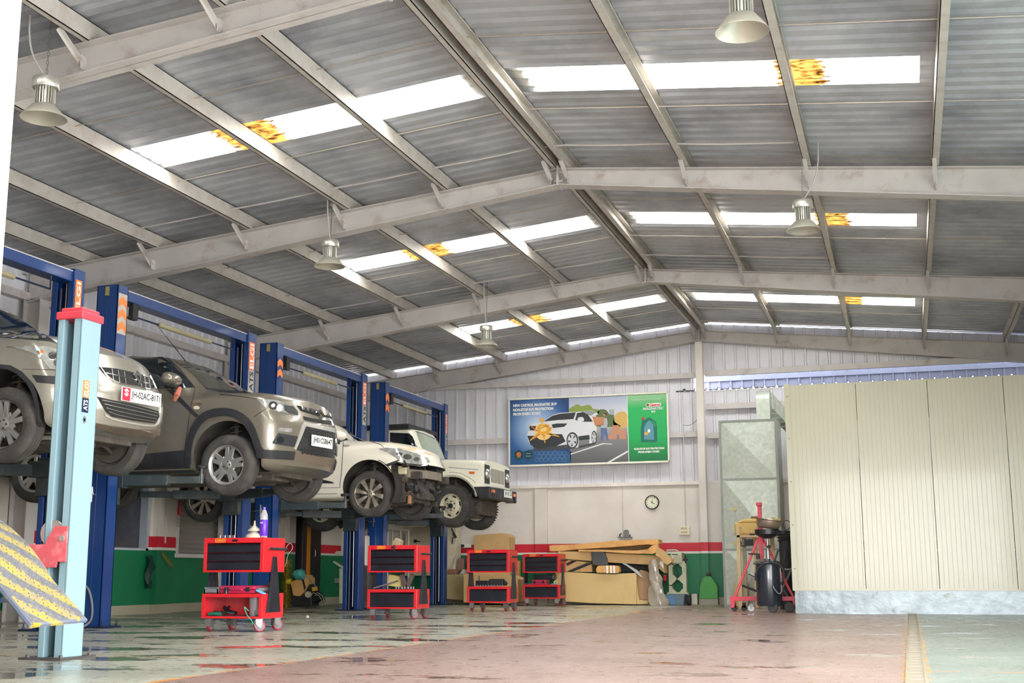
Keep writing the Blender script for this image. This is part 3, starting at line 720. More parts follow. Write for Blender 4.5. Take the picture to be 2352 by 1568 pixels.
# ------------------------------------------------------------------ cars
m_tyre = mat('dusty_tyre_rubber', (66,63,60), .85, var=.2, vscale=8, bump=.3, bscale=60, dirt=(98,92,84), dscale=6, dlo=.5, dhi=.8)
m_under = mat('dirty_underbody', (74,68,62), .8, var=.35, vscale=9, dirt=(110,98,84), dscale=5, dlo=.5, dhi=.75)
m_arch = mat('dark_arch_liner', (52,47,43), .85, var=.3, vscale=5, dirt=(92,82,70), dscale=4, dlo=.5, dhi=.8)
m_blkpl = mat('black_plastic_trim', (40,41,44), .5, var=.12, dirt=(70,66,62), dscale=5, dlo=.55, dhi=.8)
m_wind = mat('grey_green_windscreen', (70,72,62), .07, var=.3, vscale=2, coat=.6, spec=.6)
m_glass = mat('dark_tinted_glass', (26,32,36), .06, var=.25, vscale=1.2, coat=.6, spec=.7)
m_chrome = mat('chrome', (225,225,225), .12, metal=1, var=.04)
m_silver = mat('silver_rim', (176,174,170), .35, metal=.7, var=.08)
m_lamp = mat('clear_lamp_cover', (196,196,190), .12, metal=.55, var=.35, vscale=14, coat=.8)
m_plate = mat('white_number_plate', (236,234,228), .4, var=.02)
m_seam = mat('panel_gap', (26,24,22), .8, var=.1)
m_amber = mat('amber_lens', (214,110,50), .2, var=.1, coat=.5)
m_dust = mat('dusty_windscreen', (150,132,108), .55, var=.12, vscale=3)

def pchip(xs, ys, x):
    n = len(xs)
    if x <= xs[0]: return ys[0]
    if x >= xs[-1]: return ys[-1]
    h = [xs[i+1]-xs[i] for i in range(n-1)]; d = [(ys[i+1]-ys[i])/h[i] for i in range(n-1)]
    mm = [d[0]] + [0 if d[i-1]*d[i] <= 0 else 2*d[i-1]*d[i]/(d[i-1]+d[i]) for i in range(1, n-1)] + [d[-1]]
    for i in range(n-1):
        if x <= xs[i+1]:
            t = (x-xs[i])/h[i]
            return ys[i]*(1+2*t)*(1-t)**2+mm[i]*h[i]*t*(1-t)**2+ys[i+1]*t*t*(3-2*t)+mm[i+1]*h[i]*t*t*(t-1)
def car_shell(st, warp, nx=90, k=5, mcap=14, sharp=False, m=None):
    st = sorted(st, key=lambda s: s[0]); xs = [s[0] for s in st]; npt = len(st[0][1])
    rings = []
    for i in range(nx+1):
        x = xs[0]+(xs[-1]-xs[0])*i/nx
        pts = [(pchip(xs, [s[1][j][0] for s in st], x), pchip(xs, [s[1][j][1] for s in st], x)) for j in range(npt)]
        if sharp:
            fine = []
            for j in range(npt-1):
                for q in range(k): f = q/k; fine.append((pts[j][0]*(1-f)+pts[j+1][0]*f, pts[j][1]*(1-f)+pts[j+1][1]*f))
            fine.append(pts[-1])
            for _ in range(1 if k > 2 else 0):
                fine = [fine[0]]+[((fine[a-1][0]+2*fine[a][0]+fine[a+1][0])/4, (fine[a-1][1]+2*fine[a][1]+fine[a+1][1])/4) for a in range(1, len(fine)-1)]+[fine[-1]]
        else: fine = smooth_poly([(a, b, 0) for a, b in pts], k, closed=False); fine = [(max(0, a[0]), a[1]) for a in fine]
        rings.append((x, fine))
    mb = MB(); nf = len(rings[0][1]); vs = []; 
    def W_(x, y, z): return warp(x, y, z)
    for x, fn in rings:
        half = [(y, z) for y, z in fn]
        full = [(-y, z) for y, z in half] + [(y, z) for y, z in reversed(half[1:-1])]
        vs += [W_(x, y, z) for y, z in full]
    nr = len(full); fs = []
    for i in range(nx):
        for j in range(nr): fs.append((i*nr+j, i*nr+(j+1) % nr, (i+1)*nr+(j+1) % nr, (i+1)*nr+j))
    mb.add(vs, fs)
    for idx in (0, nx):   # end caps
        x, fn = rings[idx]; rows = []
        for y, z in fn: rows.append([W_(x, -y+2*y*c/mcap, z) for c in range(mcap+1)])
        mb.grid(rows)
    me = bpy.data.meshes.new('body'); me.from_pydata([tuple(v) for v in mb.v], [], mb.f)
    bm = bmesh.new(); bm.from_mesh(me); bmesh.ops.remove_doubles(bm, verts=bm.verts, dist=.0008)
    bmesh.ops.dissolve_degenerate(bm, dist=.0005, edges=bm.edges)
    bmesh.ops.recalc_face_normals(bm, faces=bm.faces); bm.to_mesh(me); bm.free()
    return me
class Car:
    def __init__(s, loc, label, cat, st, warp, paint, sharp=False, name='car', k=5):
        s.t = Thing(name, loc, label, cat, 'cars raised on lifts'); s.loc = Vector(loc)
        me = car_shell(st, warp, sharp=sharp, k=k)
        me.transform(Matrix.Translation(s.loc))
        s.me = me; s.bvh = BVHTree.FromPolygons([v.co.copy() for v in me.vertices], [tuple(p.vertices) for p in me.polygons])
        s.paint = paint; s.cuts = []
    def finish_body(s):
        me = s.me.copy(); me.materials.append(s.paint); me.materials.append(m_arch)
        o = bpy.data.objects.new('body', me); COL.objects.link(o)
        tmp = []
        for c in s.cuts:
            cm = bpy.data.meshes.new('cut'); cm.from_pydata([tuple(v) for v in c.v], [], c.f); cm.materials.append(m_arch); cm.materials.append(m_arch)
            bm = bmesh.new(); bm.from_mesh(cm); bmesh.ops.recalc_face_normals(bm, faces=bm.faces); bm.to_mesh(cm); bm.free()
            for p in cm.polygons: p.material_index = 1
            co = bpy.data.objects.new('cut', cm); COL.objects.link(co); tmp.append(co)
            md = o.modifiers.new('b', 'BOOLEAN'); md.operation = 'DIFFERENCE'; md.object = co; md.solver = 'EXACT'
        dg = bpy.context.evaluated_depsgraph_get(); dg.update()
        ne = bpy.data.meshes.new_from_object(o.evaluated_get(dg))
        o.modifiers.clear(); bpy.data.objects.remove(o)
        for co in tmp: bpy.data.objects.remove(co)
        ne.transform(Matrix.Translation(-s.loc)); ne.name = 'body'
        for p in ne.polygons: p.use_smooth = True
        try: ne.set_sharp_from_angle(angle=radians(40))
        except Exception: pass
        b = bpy.data.objects.new('body', ne); COL.objects.link(b); b.parent = s.t.o; s.body = b
        return b
    def hit(s, u, v, mode='cam'):
        if mode == 'cam': o, d = CAMP, ray(u, v).normalized()
        elif mode == 'side': o, d = Vector((s.loc.x+u, s.loc.y-4, s.loc.z+v)), Vector((0, 1, 0))
        elif mode == 'front': o, d = Vector((s.loc.x+5, s.loc.y+u, s.loc.z+v)), Vector((-1, 0, 0))
        elif mode == 'top': o, d = Vector((s.loc.x+u, s.loc.y+v, s.loc.z+5)), Vector((0, 0, -1))
        loc, nr, i, dist = s.bvh.ray_cast(o, d)
        if loc is None: # nearest point of the shell to the sight line
            best = None
            base = (s.loc+Vector((0, 0, .8))-o).dot(d)
            for q in range(-8, 9):
                p = o+d*(base+q*.25); r = s.bvh.find_nearest(p)
                if r[0] is not None and (best is None or r[3] < best[3]): best = r
            loc, nr = best[0], best[1]
        if nr.dot(d) > 0: nr = -nr
        return loc, nr
    def patch(s, name, poly, m, mode='cam', off=.004, thick=.004, sp=None, smooth=0, parent=None, mirror=False, flat=False):
        P = smooth_poly([(a, b, 0) for a, b in poly], smooth) if smooth else [(a, b, 0) for a, b in poly]
        P = [Vector((p[0], p[1])) for p in P]
        us = [p.x for p in P]; vs = [p.y for p in P]; ext = max(max(us)-min(us), max(vs)-min(vs))
        sp = sp or ext/14
        # densify outline
        out = []
        for i in range(len(P)):
            a, b = P[i], P[(i+1) % len(P)]; n = max(1, int((b-a).length/sp))
            for q in range(n): out.append(a.lerp(b, q/n))
        n0 = len(out); pts = list(out)
        if not flat:
            y = min(vs)+sp/2
            while y < max(vs):
                x = min(us)+sp/2
                while x < max(us):
                    p = Vector((x, y)); ins = False
                    j = n0-1
                    for i in range(n0):
                        if (out[i].y > y) != (out[j].y > y) and x < (out[j].x-out[i].x)*(y-out[i].y)/(out[j].y-out[i].y)+out[i].x: ins = not ins
                        j = i
                    if ins and min((p-q).length for q in out) > sp*.45: pts.append(p)
                    x += sp
                y += sp
        vo, eo, fo, *_ = delaunay_2d_cdt(pts, [(i, (i+1) % n0) for i in range(n0)], [tuple(range(n0))], 1, 1e-6)
        H = [s.hit(p.x, p.y, mode) for p in vo]
        mb = MB(); N = len(vo)
        top = [h[0]+h[1]*(off+thick) for h in H]; bot = [h[0]+h[1]*(off-.006 if off >= 0 else off-.006) for h in H]
        mb.add(top+bot, [tuple(f) for f in fo])
        ec = {}
        for f in fo:
            for i in range(len(f)):
                a, b = f[i], f[(i+1) % len(f)]; ec[(a, b)] = 1
        for (a, b) in list(ec):
            if (b, a) not in ec: mb.f.append([a, b, b+N, a+N]); mb.mi.append(0)
        o = s.t.part(name, mb, m, parent, smooth=50, fix=True)
        if mirror:
            m2 = MB(); cy = s.loc.y; m2.add([(p[0], 2*cy-p[1], p[2]) for p in mb.v], mb.f); s.t.part(name, m2, m, parent, smooth=50)
        return o
    def strip(s, name, pts, w, m, mode='cam', off=.001, parent=None, n=6, smooth=0, thick=.003):
        P = [Vector((a, b)) for a, b in (smooth_poly([(a, b, 0) for a, b in pts], smooth, closed=False) if smooth else [(a, b, 0) for a, b in pts]) ] if False else [Vector((q[0], q[1])) for q in (smooth_poly([(a, b, 0) for a, b in pts], smooth, closed=False) if smooth else pts)]
        D = []
        for i in range(len(P)-1):
            for q in range(n): D.append(P[i].lerp(P[i+1], q/n))
        D.append(P[-1]); L_, R_ = [], []
        for i, p in enumerate(D):
            t_ = (D[min(i+1, len(D)-1)]-D[max(i-1, 0)]).normalized(); nn = Vector((-t_.y, t_.x))*w/2; L_.append(p+nn); R_.append(p-nn)
        rows = [[], [], [], []]
        for a, b in zip(L_, R_):
            ha, hb = s.hit(a.x, a.y, mode), s.hit(b.x, b.y, mode)
            rows[0].append(ha[0]-ha[1]*.004); rows[1].append(ha[0]+ha[1]*(off+thick)); rows[2].append(hb[0]+hb[1]*(off+thick)); rows[3].append(hb[0]-hb[1]*.004)
        mb = MB(); mb.grid(rows)
        return s.t.part(name, mb, m, parent, fix=False)
    def W(s, x, y, z): return (s.loc.x+x, s.loc.y+y, s.loc.z+z)
    def wheel(s, x, yside, z, r, rim, kind, steer=0, tw=.19):
        """yside: y of the wheel face relative to the car centre (negative = towards camera)"""
        sg = -1 if yside < 0 else 1
        C = Vector(s.W(x, yside-sg*tw/2, z)); h = tw/2
        Mx = Matrix.Translation(C) @ Matrix.Rotation(radians(steer), 4, 'Z') @ Matrix.Diagonal((1, -sg if True else 1, 1, 1)) 
        # local: face towards +y?  face at local y=+h mirrored so that it looks outwards
        Mx = Matrix.Translation(C) @ Matrix.Rotation(radians(steer), 4, 'Z') @ Matrix.Diagonal((1, sg, 1, 1))
        prof = [(rim, h-.022), (rim+.008, h-.006), (rim+.03, h), (r-.055, h+.004), (r-.022, h-.008), (r-.006, h-.026)]
        g = tw*.16
        for c in (-1, 0, 1):
            prof += [(r, c*-g*1.25+.012), (r-.009, c*-g*1.25+.006), (r-.009, c*-g*1.25-.006), (r, c*-g*1.25-.012)]
        prof += [(r-.006, -h+.026), (r-.022, -h+.008), (rim+.03, -h), (rim, -h+.022)]
        w_ = MB().lathe(prof, axis='y', n=64, closed=True).xf(Mx); wo = s.t.part('wheel', w_, m_tyre, smooth=35)
        if kind == 'mud':
            tb = MB()
            for q in range(44):
                a = 2*pi*q/44
                for yy, ao in ((h*.62, 0), (-h*.62, .07), (h*.1, .07)):
                    c = Vector((sin(a+ao)*(r+.001), yy, cos(a+ao)*(r+.001))); R_ = Matrix.Rotation(a+ao, 3, 'Y')
                    tb.cbox(c, (.026, h*.62, .016), R_)
            tb.xf(Mx); s.t.part('tread_blocks', tb, m_tyre, wo)
        back = MB().lathe([(.05, -h+.03), (rim-.03, -h+.03), (rim-.012, h-.03), (rim+.006, h-.012), (rim+.006, h-.018), (rim-.004, -h+.02), (.05, -h+.02)], axis='y', n=48, closed=True).xf(Mx)
        rm = s.t.part('rim', back, m_under if kind != 'mud' else mat('cream_steel_rim', (200,192,166), .5, var=.15, vscale=8, dirt=(150,138,112), dscale=8), wo, smooth=35)
        s.t.part('brake_disc', MB().lathe([(0, -.01), (rim*.66, -.01), (rim*.66, .006), (rim*.3, .006), (rim*.3, .03), (0, .03)], axis='y', n=32).xf(Mx), m_under, wo)
        sp = MB()
        def spoke(a, w0, w1, r0_, r1_, y0, y1, tk=.016, lean=0):
            d = Vector((sin(a), 0, cos(a))); e = Vector((cos(a), 0, -sin(a)))
            a2 = a+lean; d2 = Vector((sin(a2), 0, cos(a2))); e2 = Vector((cos(a2), 0, -sin(a2)))
            p = [d*r0_-e*w0, d*r0_+e*w0, d2*r1_+e2*w1, d2*r1_-e2*w1]
            ys = [y0, y0, y1, y1]
            top_ = [Vector((q.x, yy, q.z)) for q, yy in zip(p, ys)]; bot_ = [Vector((q.x*1.0, yy-tk, q.z)) for q, yy in zip(p, ys)]
            # bevelled edges
            ins = [q*.86+sum(top_, Vector())/4*.14 for q in top_]; ins = [Vector((q.x, q.y+.006, q.z)) for q in ins]
            sp.add(top_+bot_+ins, [(8,9,10,11), (0,1,9,8), (1,2,10,9), (2,3,11,10), (3,0,8,11), (0,4,5,1), (1,5,6,2), (2,6,7,3), (3,7,4,0), (7,6,5,4)])
        yF = h-.030
        if kind == 'pairs':      # five close pairs of spokes
            for q in range(5):
                a = 2*pi*q/5+.15
                for o_ in (-.235, .235): spoke(a+o_*1.0, .030, .022, rim*.30, rim*.93, yF-.004, yF, lean=-o_*.22)
                spoke(a, .050, .060, rim*.2, rim*.40, yF-.006, yF-.004)
            sp.lathe([(rim*.86, yF-.012), (rim*.90, yF+.006), (rim+.002, h-.01), (rim+.002, h-.02), (rim*.9, yF-.02)], axis='y', n=48, closed=True)
        elif kind == 'alloy5':
            for q in range(5):
                a = 2*pi*q/5-.1
                for o_ in (-.17, .17): spoke(a+o_, .020, .026, rim*.25, rim*.97, yF-.012, yF+.002, lean=o_*.25)
                spoke(a, .05, .07, rim*.15, rim*.45, yF-.014, yF-.008)
            sp.lathe([(rim*.92, yF-.016), (rim*.95, yF+.004), (rim+.002, h-.01), (rim+.002, h-.02)], axis='y', n=48, closed=True)
        elif kind == 'eight':
            for q in range(8): spoke(2*pi*q/8+.1, .013, .036, rim*.16, rim*.97, yF-.02, yF+.002, lean=.12)
            sp.lathe([(rim*.95, yF-.012), (rim*.97, yF+.004), (rim+.002, h-.01), (rim+.002, h-.02)], axis='y', n=48, closed=True)
        else:
            sp.lathe([(.045, yF+.02), (rim*.42, yF-.005), (rim*.46, yF+.012), (rim*.62, yF+.002), (rim*.80, yF-.03), (rim*.92, yF-.045), (rim*.97, yF-.02)], axis='y', n=48)
            for q in range(5):
                a = 2*pi*q/5+.3; sp.cur = 0
        sp.lathe([(0, yF+.012), (.03, yF+.012), (rim*.24, yF+.004), (rim*.26, yF-.012), (0, yF-.02)], axis='y', n=24)
        sp.xf(Mx)
        mk = {'pairs': m_silver, 'alloy5': mat('grey_alloy', (150,148,144), .35, metal=.6, var=.1), 'eight': mat('diamond_cut_alloy', (206,196,178), .3, metal=.75, var=.12, vscale=6), 'mud': MATS.get('cream_steel_rim')}[kind]
        s.t.part('spokes' if kind != 'mud' else 'rim_disc', sp, mk, wo, smooth=30)
        if kind == 'mud':
            h_ = MB()
            for q in range(6):
                a = 2*pi*q/6+.3; c = Vector((sin(a)*rim*.78, yF-.022, cos(a)*rim*.78)); h_.cbox(c, (rim*.34, .012, rim*.14), Matrix.Rotation(a, 3, 'Y'))
            h_.lathe([(0, yF+.04), (rim*.2, yF+.04), (rim*.24, yF+.0), (0, yF+.0)], axis='y', n=20)
            for q in range(6):
                a = 2*pi*q/6; h_.lathe([(0, .012), (.011, .012), (.011, -.004), (0, -.004)], (sin(a)*rim*.36, yF+.008, cos(a)*rim*.36), axis='y', n=6)
            h_.xf(Mx); s.t.part('hub_and_slots', h_, m_seam, wo)
        elif kind in ('pairs', 'alloy5', 'eight'):
            n_ = MB()
            for q in range(5 if kind != 'pairs' else 4):
                a = 2*pi*q/5+.35; n_.lathe([(0, .008), (.009, .008), (.009, -.004), (0, -.004)], (sin(a)*rim*.17, yF+.004, cos(a)*rim*.17), axis='y', n=6)
            n_.xf(Mx); s.t.part('wheel_nuts', n_, m_seam, wo)
        return wo
    def running_gear(s, xf, xr, half, z, r, spring=True, front_tub=True):
        """underbody pan, engine bay mass, arms, springs, exhaust"""
        mb = MB(); W_ = s.W
        mb.cbox(W_(-1.25, 0, .20), (1.6, 1.15, .05)); mb.cbox(W_(-1.25, 0, .17), (1.7, .30, .08))
        for y in (-.45, .45): mb.cbox(W_(-1.2, y, .17), (2.2, .09, .07))
        mb.cbox(W_(xr-.33, 0, .27), (.45, .8, .2))
        s.t.part('underbody_pan', mb, m_under, bevel=.02)
        mb = MB(); mb.cbox(W_(.12, .05, .30), (.55, .75, .28)); mb.cbox(W_(.1, -.15, .17), (.38, .4, .10)); mb.tube([W_(.0, .1, .16), W_(-1, .12, .13), W_(-2.2, .1, .14), W_(-3.0, -.3, .22)], .03, 8)
        mb.cbox(W_(-.25, 0, .15), (.28, .95, .06)); s.t.part('engine_underside', mb, m_under, bevel=.015)
        for sg in (-1, 1):
            mb = MB(); a = W_(-.28, sg*.36, .17); b = W_(.15, sg*.36, .17); c = W_(0, sg*(half-.16), z-.11)
            mb.tube([a, W_(-.12, sg*.5, .17), c], .022, 6); mb.tube([b, W_(.08, sg*.52, .15), c], .02, 6)
            s.t.part('control_arm', mb, m_under)
            mb = MB().tube([W_(0, sg*.15, .28), W_(0, sg*(half-.12), z)], .016, 8).tube([W_(0, sg*.30, .275), W_(0, sg*.40, .262)], [.045, .03], 10).tube([W_(0, sg*(half-.27), z+.01), W_(0, sg*(half-.16), z)], [.028, .045], 10)
            s.t.part('drive_shaft', mb, m_under)
            mb = MB().tube([W_(-.01, sg*(half-.19), z-.05), W_(-.02, sg*(half-.26), z+.52)], .026, 10); st_ = s.t.part('strut', mb, m_under, smooth=True)
            n = 60; a0, a1 = Vector(W_(-.012, sg*(half-.215), z+.20)), Vector(W_(-.02, sg*(half-.255), z+.50))
            pts = [a0.lerp(a1, q/n)+Vector((.062*cos(2*pi*5*q/n), .062*sin(2*pi*5*q/n), 0)) for q in range(n+1)]
            s.t.part('coil_spring', MB().tube(pts, .0085, 6), m_under, st_, smooth=True)
            mb = MB().lathe([(0, -.02), (.10, -.02), (.10, .02), (0, .02)], (W_(0, sg*(half-.15), z)), axis='y', n=20); s.t.part('hub_carrier', mb, m_under)
        mb = MB().tube([W_(xr, -half+.2, z-.02), W_(xr, half-.2, z-.02)], .045, 8); s.t.part('rear_axle', mb, m_under)
def arch_cut(loc, x, r, cy, half, depth=.34):
    out = []
    for sg in (-1, 1):
        y0, y1 = (cy+sg*(half+.3)), (cy+sg*(half-depth)); 
        out.append(MB().lathe([(0, min(y0, y1)), (r, min(y0, y1)), (r, max(y0, y1)), (0, max(y0, y1))], (loc[0]+x, 0, loc[2]), axis='y', n=48))
    return out
def gcut(c, x, z, r, half, depth=.34):
    for m_ in arch_cut(c.loc, x, r, c.loc.y, half, depth):
        m_.v = [(p[0], p[1], p[2]+z) for p in m_.v]; c.cuts.append(m_)
def nose_warp(xs, xf, W_, c, p, zr, rear=-9):
    def f(x, y, z):
        if x > xs:
            s = ((x-xs)/(xf-xs))**2
            x = x - s*c*(abs(y)/W_)**p - s*sum(k*max(0, (z-z0))**e for z0, k, e in zr if k > 0) - s*sum(-k*max(0, (z0-z))**e for z0, k, e in zr if k < 0)
        return (x, y, z)
    return f
def std_stations(Lf, WB, Lr, Wd, hoodf, cowlx, cowlz, roofx, H, belt0, belt1, zs=.30, zb=.20, tumble=.16):
    w = Wd/2; R = Lf; ws = w-.05
    S = [(Lf, [(0, zb+.07), (w*.76, zb+.07), (w*.92, zb+.20), (w*.955, .58), (w*.93, hoodf-.18), (w*.84, hoodf-.05), (w*.45, hoodf), (0, hoodf+.012)]),
         (Lf*.72, [(0, zb+.02), (w*.80, zb+.02), (w*.945, zb+.14), (w*.985, .58), (w*.965, hoodf-.12), (w*.88, hoodf+.02), (w*.48, hoodf+.06), (0, hoodf+.078)]),
         (.15, [(0, zb), (w*.82, zb), (w*.965, zb+.12), (w, .60), (w*.98, cowlz-.26), (w*.90, cowlz-.10), (w*.5, cowlz-.045), (0, cowlz-.025)]),
         (cowlx, [(0, zb), (w*.82, zb), (w*.965, zb+.10), (w, .60), (w*.985, belt0-.08), (w*.90, belt0+.015), (w*.62, cowlz), (0, cowlz+.03)]),
         ((cowlx+roofx)/2, [(0, zb), (w*.82, zb), (w*.965, zb+.10), (w, .60), (w*.985, belt0-.06), (w*.90, belt0+.07), (w*.76, (cowlz+H)/2+.0), (0, (cowlz+H)/2+.09)]),
         (roofx, [(0, zb), (w*.82, zb), (w*.965, zb+.10), (w, .60), (w*.985, belt0-.05), (w*.87, belt0+.13), (w*.735, H-.10), (0, H-.035)]),
         (roofx-.9, [(0, zb), (w*.82, zb), (w*.965, zb+.10), (w, .60), (w*.985, belt0-.03), (w*.865, belt0+.15), (w*.735, H-.06), (0, H)]),
         (-WB-.05, [(0, zb), (w*.82, zb), (w*.965, zb+.10), (w*.995, .62), (w*.98, belt1-.05), (w*.86, belt1+.14), (w*.71, H-.10), (0, H-.04)]),
         (-WB-Lr*.7, [(0, zb+.06), (w*.80, zb+.06), (w*.94, zb+.18), (w*.97, .62), (w*.95, belt1-.08), (w*.83, belt1+.10), (w*.67, H-.20), (0, H-.12)]),
         (-WB-Lr, [(0, zb+.10), (w*.76, zb+.10), (w*.90, zb+.22), (w*.93, .62), (w*.90, belt1-.1), (w*.78, belt1+.05), (w*.62, H-.36), (0, H-.30)])]
    return S
def plate(c, p0, p1, p2, y, txt, side=None, m=m_plate, red=False, wi=.5, hi=.12, at=None, rz=0):
    """number plate standing off the bumper; at = world centre, rz = yaw"""
    R_ = Matrix.Rotation(rz, 4, 'Z'); Mx = Matrix.Translation(at) @ R_
    b = MB().cbox((0, 0, 0), (.012, wi, hi)); b.xf(Mx); pl = c.t.part('number_plate', b, m, bevel=.003)
    x0 = -wi/2+(.115 if red else .02); x1 = wi/2-.02
    g = fit_text(txt, x0, x1, -hi/2+.022, hi/2-.022, 0, bold=.012)
    # turn the lettering to face +x : local x of text runs along +y
    g.v = [(.0085, p[0], p[2]) for p in g.v]; g.xf(Mx); c.t.part('lettering', g, m_seam, pl, fix=False)
    if red:
        r_ = MB().box(.006, .009, -wi/2+.005, -wi/2+.10, -hi/2+.005, hi/2-.005); r_.xf(Mx); c.t.part('red_end_panel', r_, mat('red_vinyl', (206,40,66), .4), pl)
        e = s_logo(.030, .036); e = MB().add([(.0095, -wi/2+.052+p[0], p[1]+.015) for p in e[0]], e[1]); e.xf(Mx); c.t.part('emblem', e, m_white, pl, fix=False)
    return pl
def s_logo(w, h):
    """pointed S emblem outline in (a, b) as two mirrored strokes"""
    A = [(-.1, 1), (.95, .38), (.60, .12), (-.05, .48), (-.28, .30), (.95, -.38), (-.1, -1), (-.95, -.42), (-.60, -.16), (.02, -.50), (.25, -.32), (-.95, .42)]
    pts = [Vector((a*w, b*h)) for a, b in A]
    vo, eo, fo, *_ = delaunay_2d_cdt(pts, [], [tuple(range(len(pts)))], 1, 1e-6)
    return [(p.x, p.y) for p in vo], [tuple(f) for f in fo]
def emblem(c, at, rz, w, h, m=m_chrome, parent=None):
    v, f = s_logo(w, h); N = len(v); mb = MB(); mb.add([(.014, a, b) for a, b in v]+[(0, a, b) for a, b in v], f)
    ec = {}
    for q in f:
        for i in range(3): ec[(q[i], q[(i+1) % 3])] = 1
    for (a, b) in list(ec):
        if (b, a) not in ec: mb.f.append([a, b, b+N, a+N]); mb.mi.append(0)
    mb.xf(Matrix.Translation(at) @ Matrix.Rotation(rz, 4, 'Z')); return c.t.part('emblem', mb, m, parent)
def mirror_part(c, at, sx, m_shell, yaw=0, w=.24, h=.15):
    """door mirror: shell, black base"""
    mb = MB(); n = 10; rows = []
    for i in range(n+1):
        f = i/n; a = (f-.5)*pi; r = cos(a)**.45 if cos(a) > 0 else 0
        rows.append([(sx*.0+.115*(r)*cos(b)*1.0, sin(a)*w/2, .5*h*r*sin(b)) for b in [2*pi*q/20 for q in range(21)]])
    mb.grid(rows); mb.v = [(p[0]*(1.0 if p[0] > 0 else .45), p[1], p[2]*(1 if p[2] > 0 else .8)) for p in mb.v]
    mb.xf(Matrix.Translation(at) @ Matrix.Rotation(yaw, 4, 'Z')); sh = c.t.part('door_mirror', mb, m_shell, smooth=50)
    mb = MB(); 
    for q in (0,): mb.cbox((-.01, 0, -h*.36), (.09, w*.78, .035))
    mb.tube([(-.02, w*.30, -h*.3), (-.03, w*.62, -h*.55)], .022, 8)
    mb.xf(Matrix.Translation(at) @ Matrix.Rotation(yaw, 4, 'Z')); c.t.part('mirror_base', mb, m_blkpl, sh, bevel=.01)
    return sh
def conv(x0, y0, s): return lambda L: [(x0+a/s, y0+b/s) for a, b in L]
ZA, ZB_, ZC = conv(0, 680, 3.92), conv(250, 780, 4.238), conv(700, 900, 4.612)
def ell(cx, cy, rx, ry, n=16): return [(cx+rx*cos(2*pi*k/n), cy+ry*sin(2*pi*k/n)) for k in range(n)]
# ---- grey-bronze compact SUV ---------------------------------------
pB = mat('grey_bronze_metallic', (140,132,118), .30, metal=.55, var=.06, vscale=1, coat=.8, dirt=(120,106,90), dscale=1.6, dlo=.55, dhi=.9)
B0 = (-7.025, 12.96, 1.718-.332+.07)
c = Car(B0, 'grey-bronze compact SUV with black wheel arches and silver wheels, second car from the camera', 'car',
        std_stations(.72, 2.50, .66, 1.79, 1.0, -.42, 1.14, -1.12, 1.63, 1.02, 1.08), nose_warp(.15, .72, .895, .25, 2.0, [(.74, .50, 1.2), (.42, -.25, 1)]), pB, name='compact_suv')
gcut(c, 0, .335, .405, .895); gcut(c, -2.5, .335, .405, .895); c.finish_body()
c.patch('windscreen', ZB_([(592,168),(760,180),(900,232),(1015,282),(1135,352),(1262,432),(1385,514),(1180,498),(950,476),(820,345),(700,250)]), m_wind)
c.patch('side_window', ZB_([(60,165),(180,158),(520,158),(600,225),(700,325),(825,455),(815,468),(600,474),(430,474),(60,474)]), m_glass, mirror=True)
c.patch('side_window', [(-2.55, 1.10), (-1.62, 1.05), (-1.62, 1.50), (-2.3, 1.48)], m_glass, 'side', mirror=True)
c.strip('roof_edge_seal', ZB_([(180,118),(330,118),(450,130),(540,150),(690,290),(838,470)]), 2.6, m_blkpl, n=8)
c.strip('door_seam', ZB_([(838,474),(820,570),(800,640),(775,820),(752,980),(740,1090)]), .8, m_seam, smooth=3)
c.strip('bonnet_seam', ZB_([(1080,530),(1250,548),(1440,576)]), .7, m_seam, smooth=3)
c.strip('bumper_seam', ZB_([(1530,672),(1470,710),(1410,752)]), .7, m_seam, smooth=3)
c.patch('black_door_stripe', ZB_([(560,484),(622,486),(882,745),(845,752)]), m_blkpl, thick=.002)
c.patch('side_repeater', ZB_(ell(855,662,28,17)), mat('clear_repeater', (214,206,180), .2, coat=.6), thick=.006)
c.strip('model_badge', ZB_([(828,624),(900,626)]), 1.8, m_chrome)
hl = c.patch('headlamp', ZB_([(1450,585),(1500,578),(1640,592),(1780,640),(1830,690),(1840,745),(1720,715),(1600,690),(1520,655),(1470,615)]), m_lamp, mirror=True)
c.patch('headlamp_bezel', ZB_([(1700,640),(1790,650),(1830,698),(1838,740),(1748,718),(1706,690)]), m_blkpl, off=.009, parent=hl)
c.patch('lamp_reflector', ZB_(ell(1592,645,44,42)), m_chrome, off=.009, parent=hl); c.patch('lamp_reflector', ZB_(ell(1655,668,30,34)), m_white, off=.010, parent=hl)
c.patch('lamp_bulb', ZB_(ell(1592,645,18,18)), m_white, off=.015, parent=hl)
gr = c.patch('upper_grille', ZB_([(1832,640),(1990,684),(2080,702),(2150,715),(2162,762),(2010,735),(1870,692)]), m_seam)
for k, x in enumerate((1868,1910,1950,1990,2075,2105,2135)):
    y = 645+(x-1850)*.24; c.patch('chrome_block', ZB_([(x,y),(x+26,y+6),(x+34,y+40),(x+10,y+36)]), m_chrome, off=.008, thick=.006, parent=gr)
e_, n_ = c.hit(*ZB_([(2045,735)])[0]); emblem(c, e_+n_*.012, -.22, .058, .062)
c.patch('grille_slot', ZB_([(1890,748),(1990,770),(2160,792),(2165,828),(2050,812),(1900,778)]), m_seam)
for x in range(1915, 2160, 27): y = 752+(x-1900)*.155; c.strip('slot_rib', ZB_([(x,y),(x,y+34)]), 1.0, m_blkpl, off=.006, n=2)
c.patch('silver_grille_frame', ZB_([(1895,800),(2050,835),(2190,862),(2200,905),(2050,872),(1912,840),(1868,950),(1815,1075),(1795,1060),(1850,930)]), mat('silver_trim', (200,198,190), .3, metal=.5, coat=.4), off=.006, thick=.008)
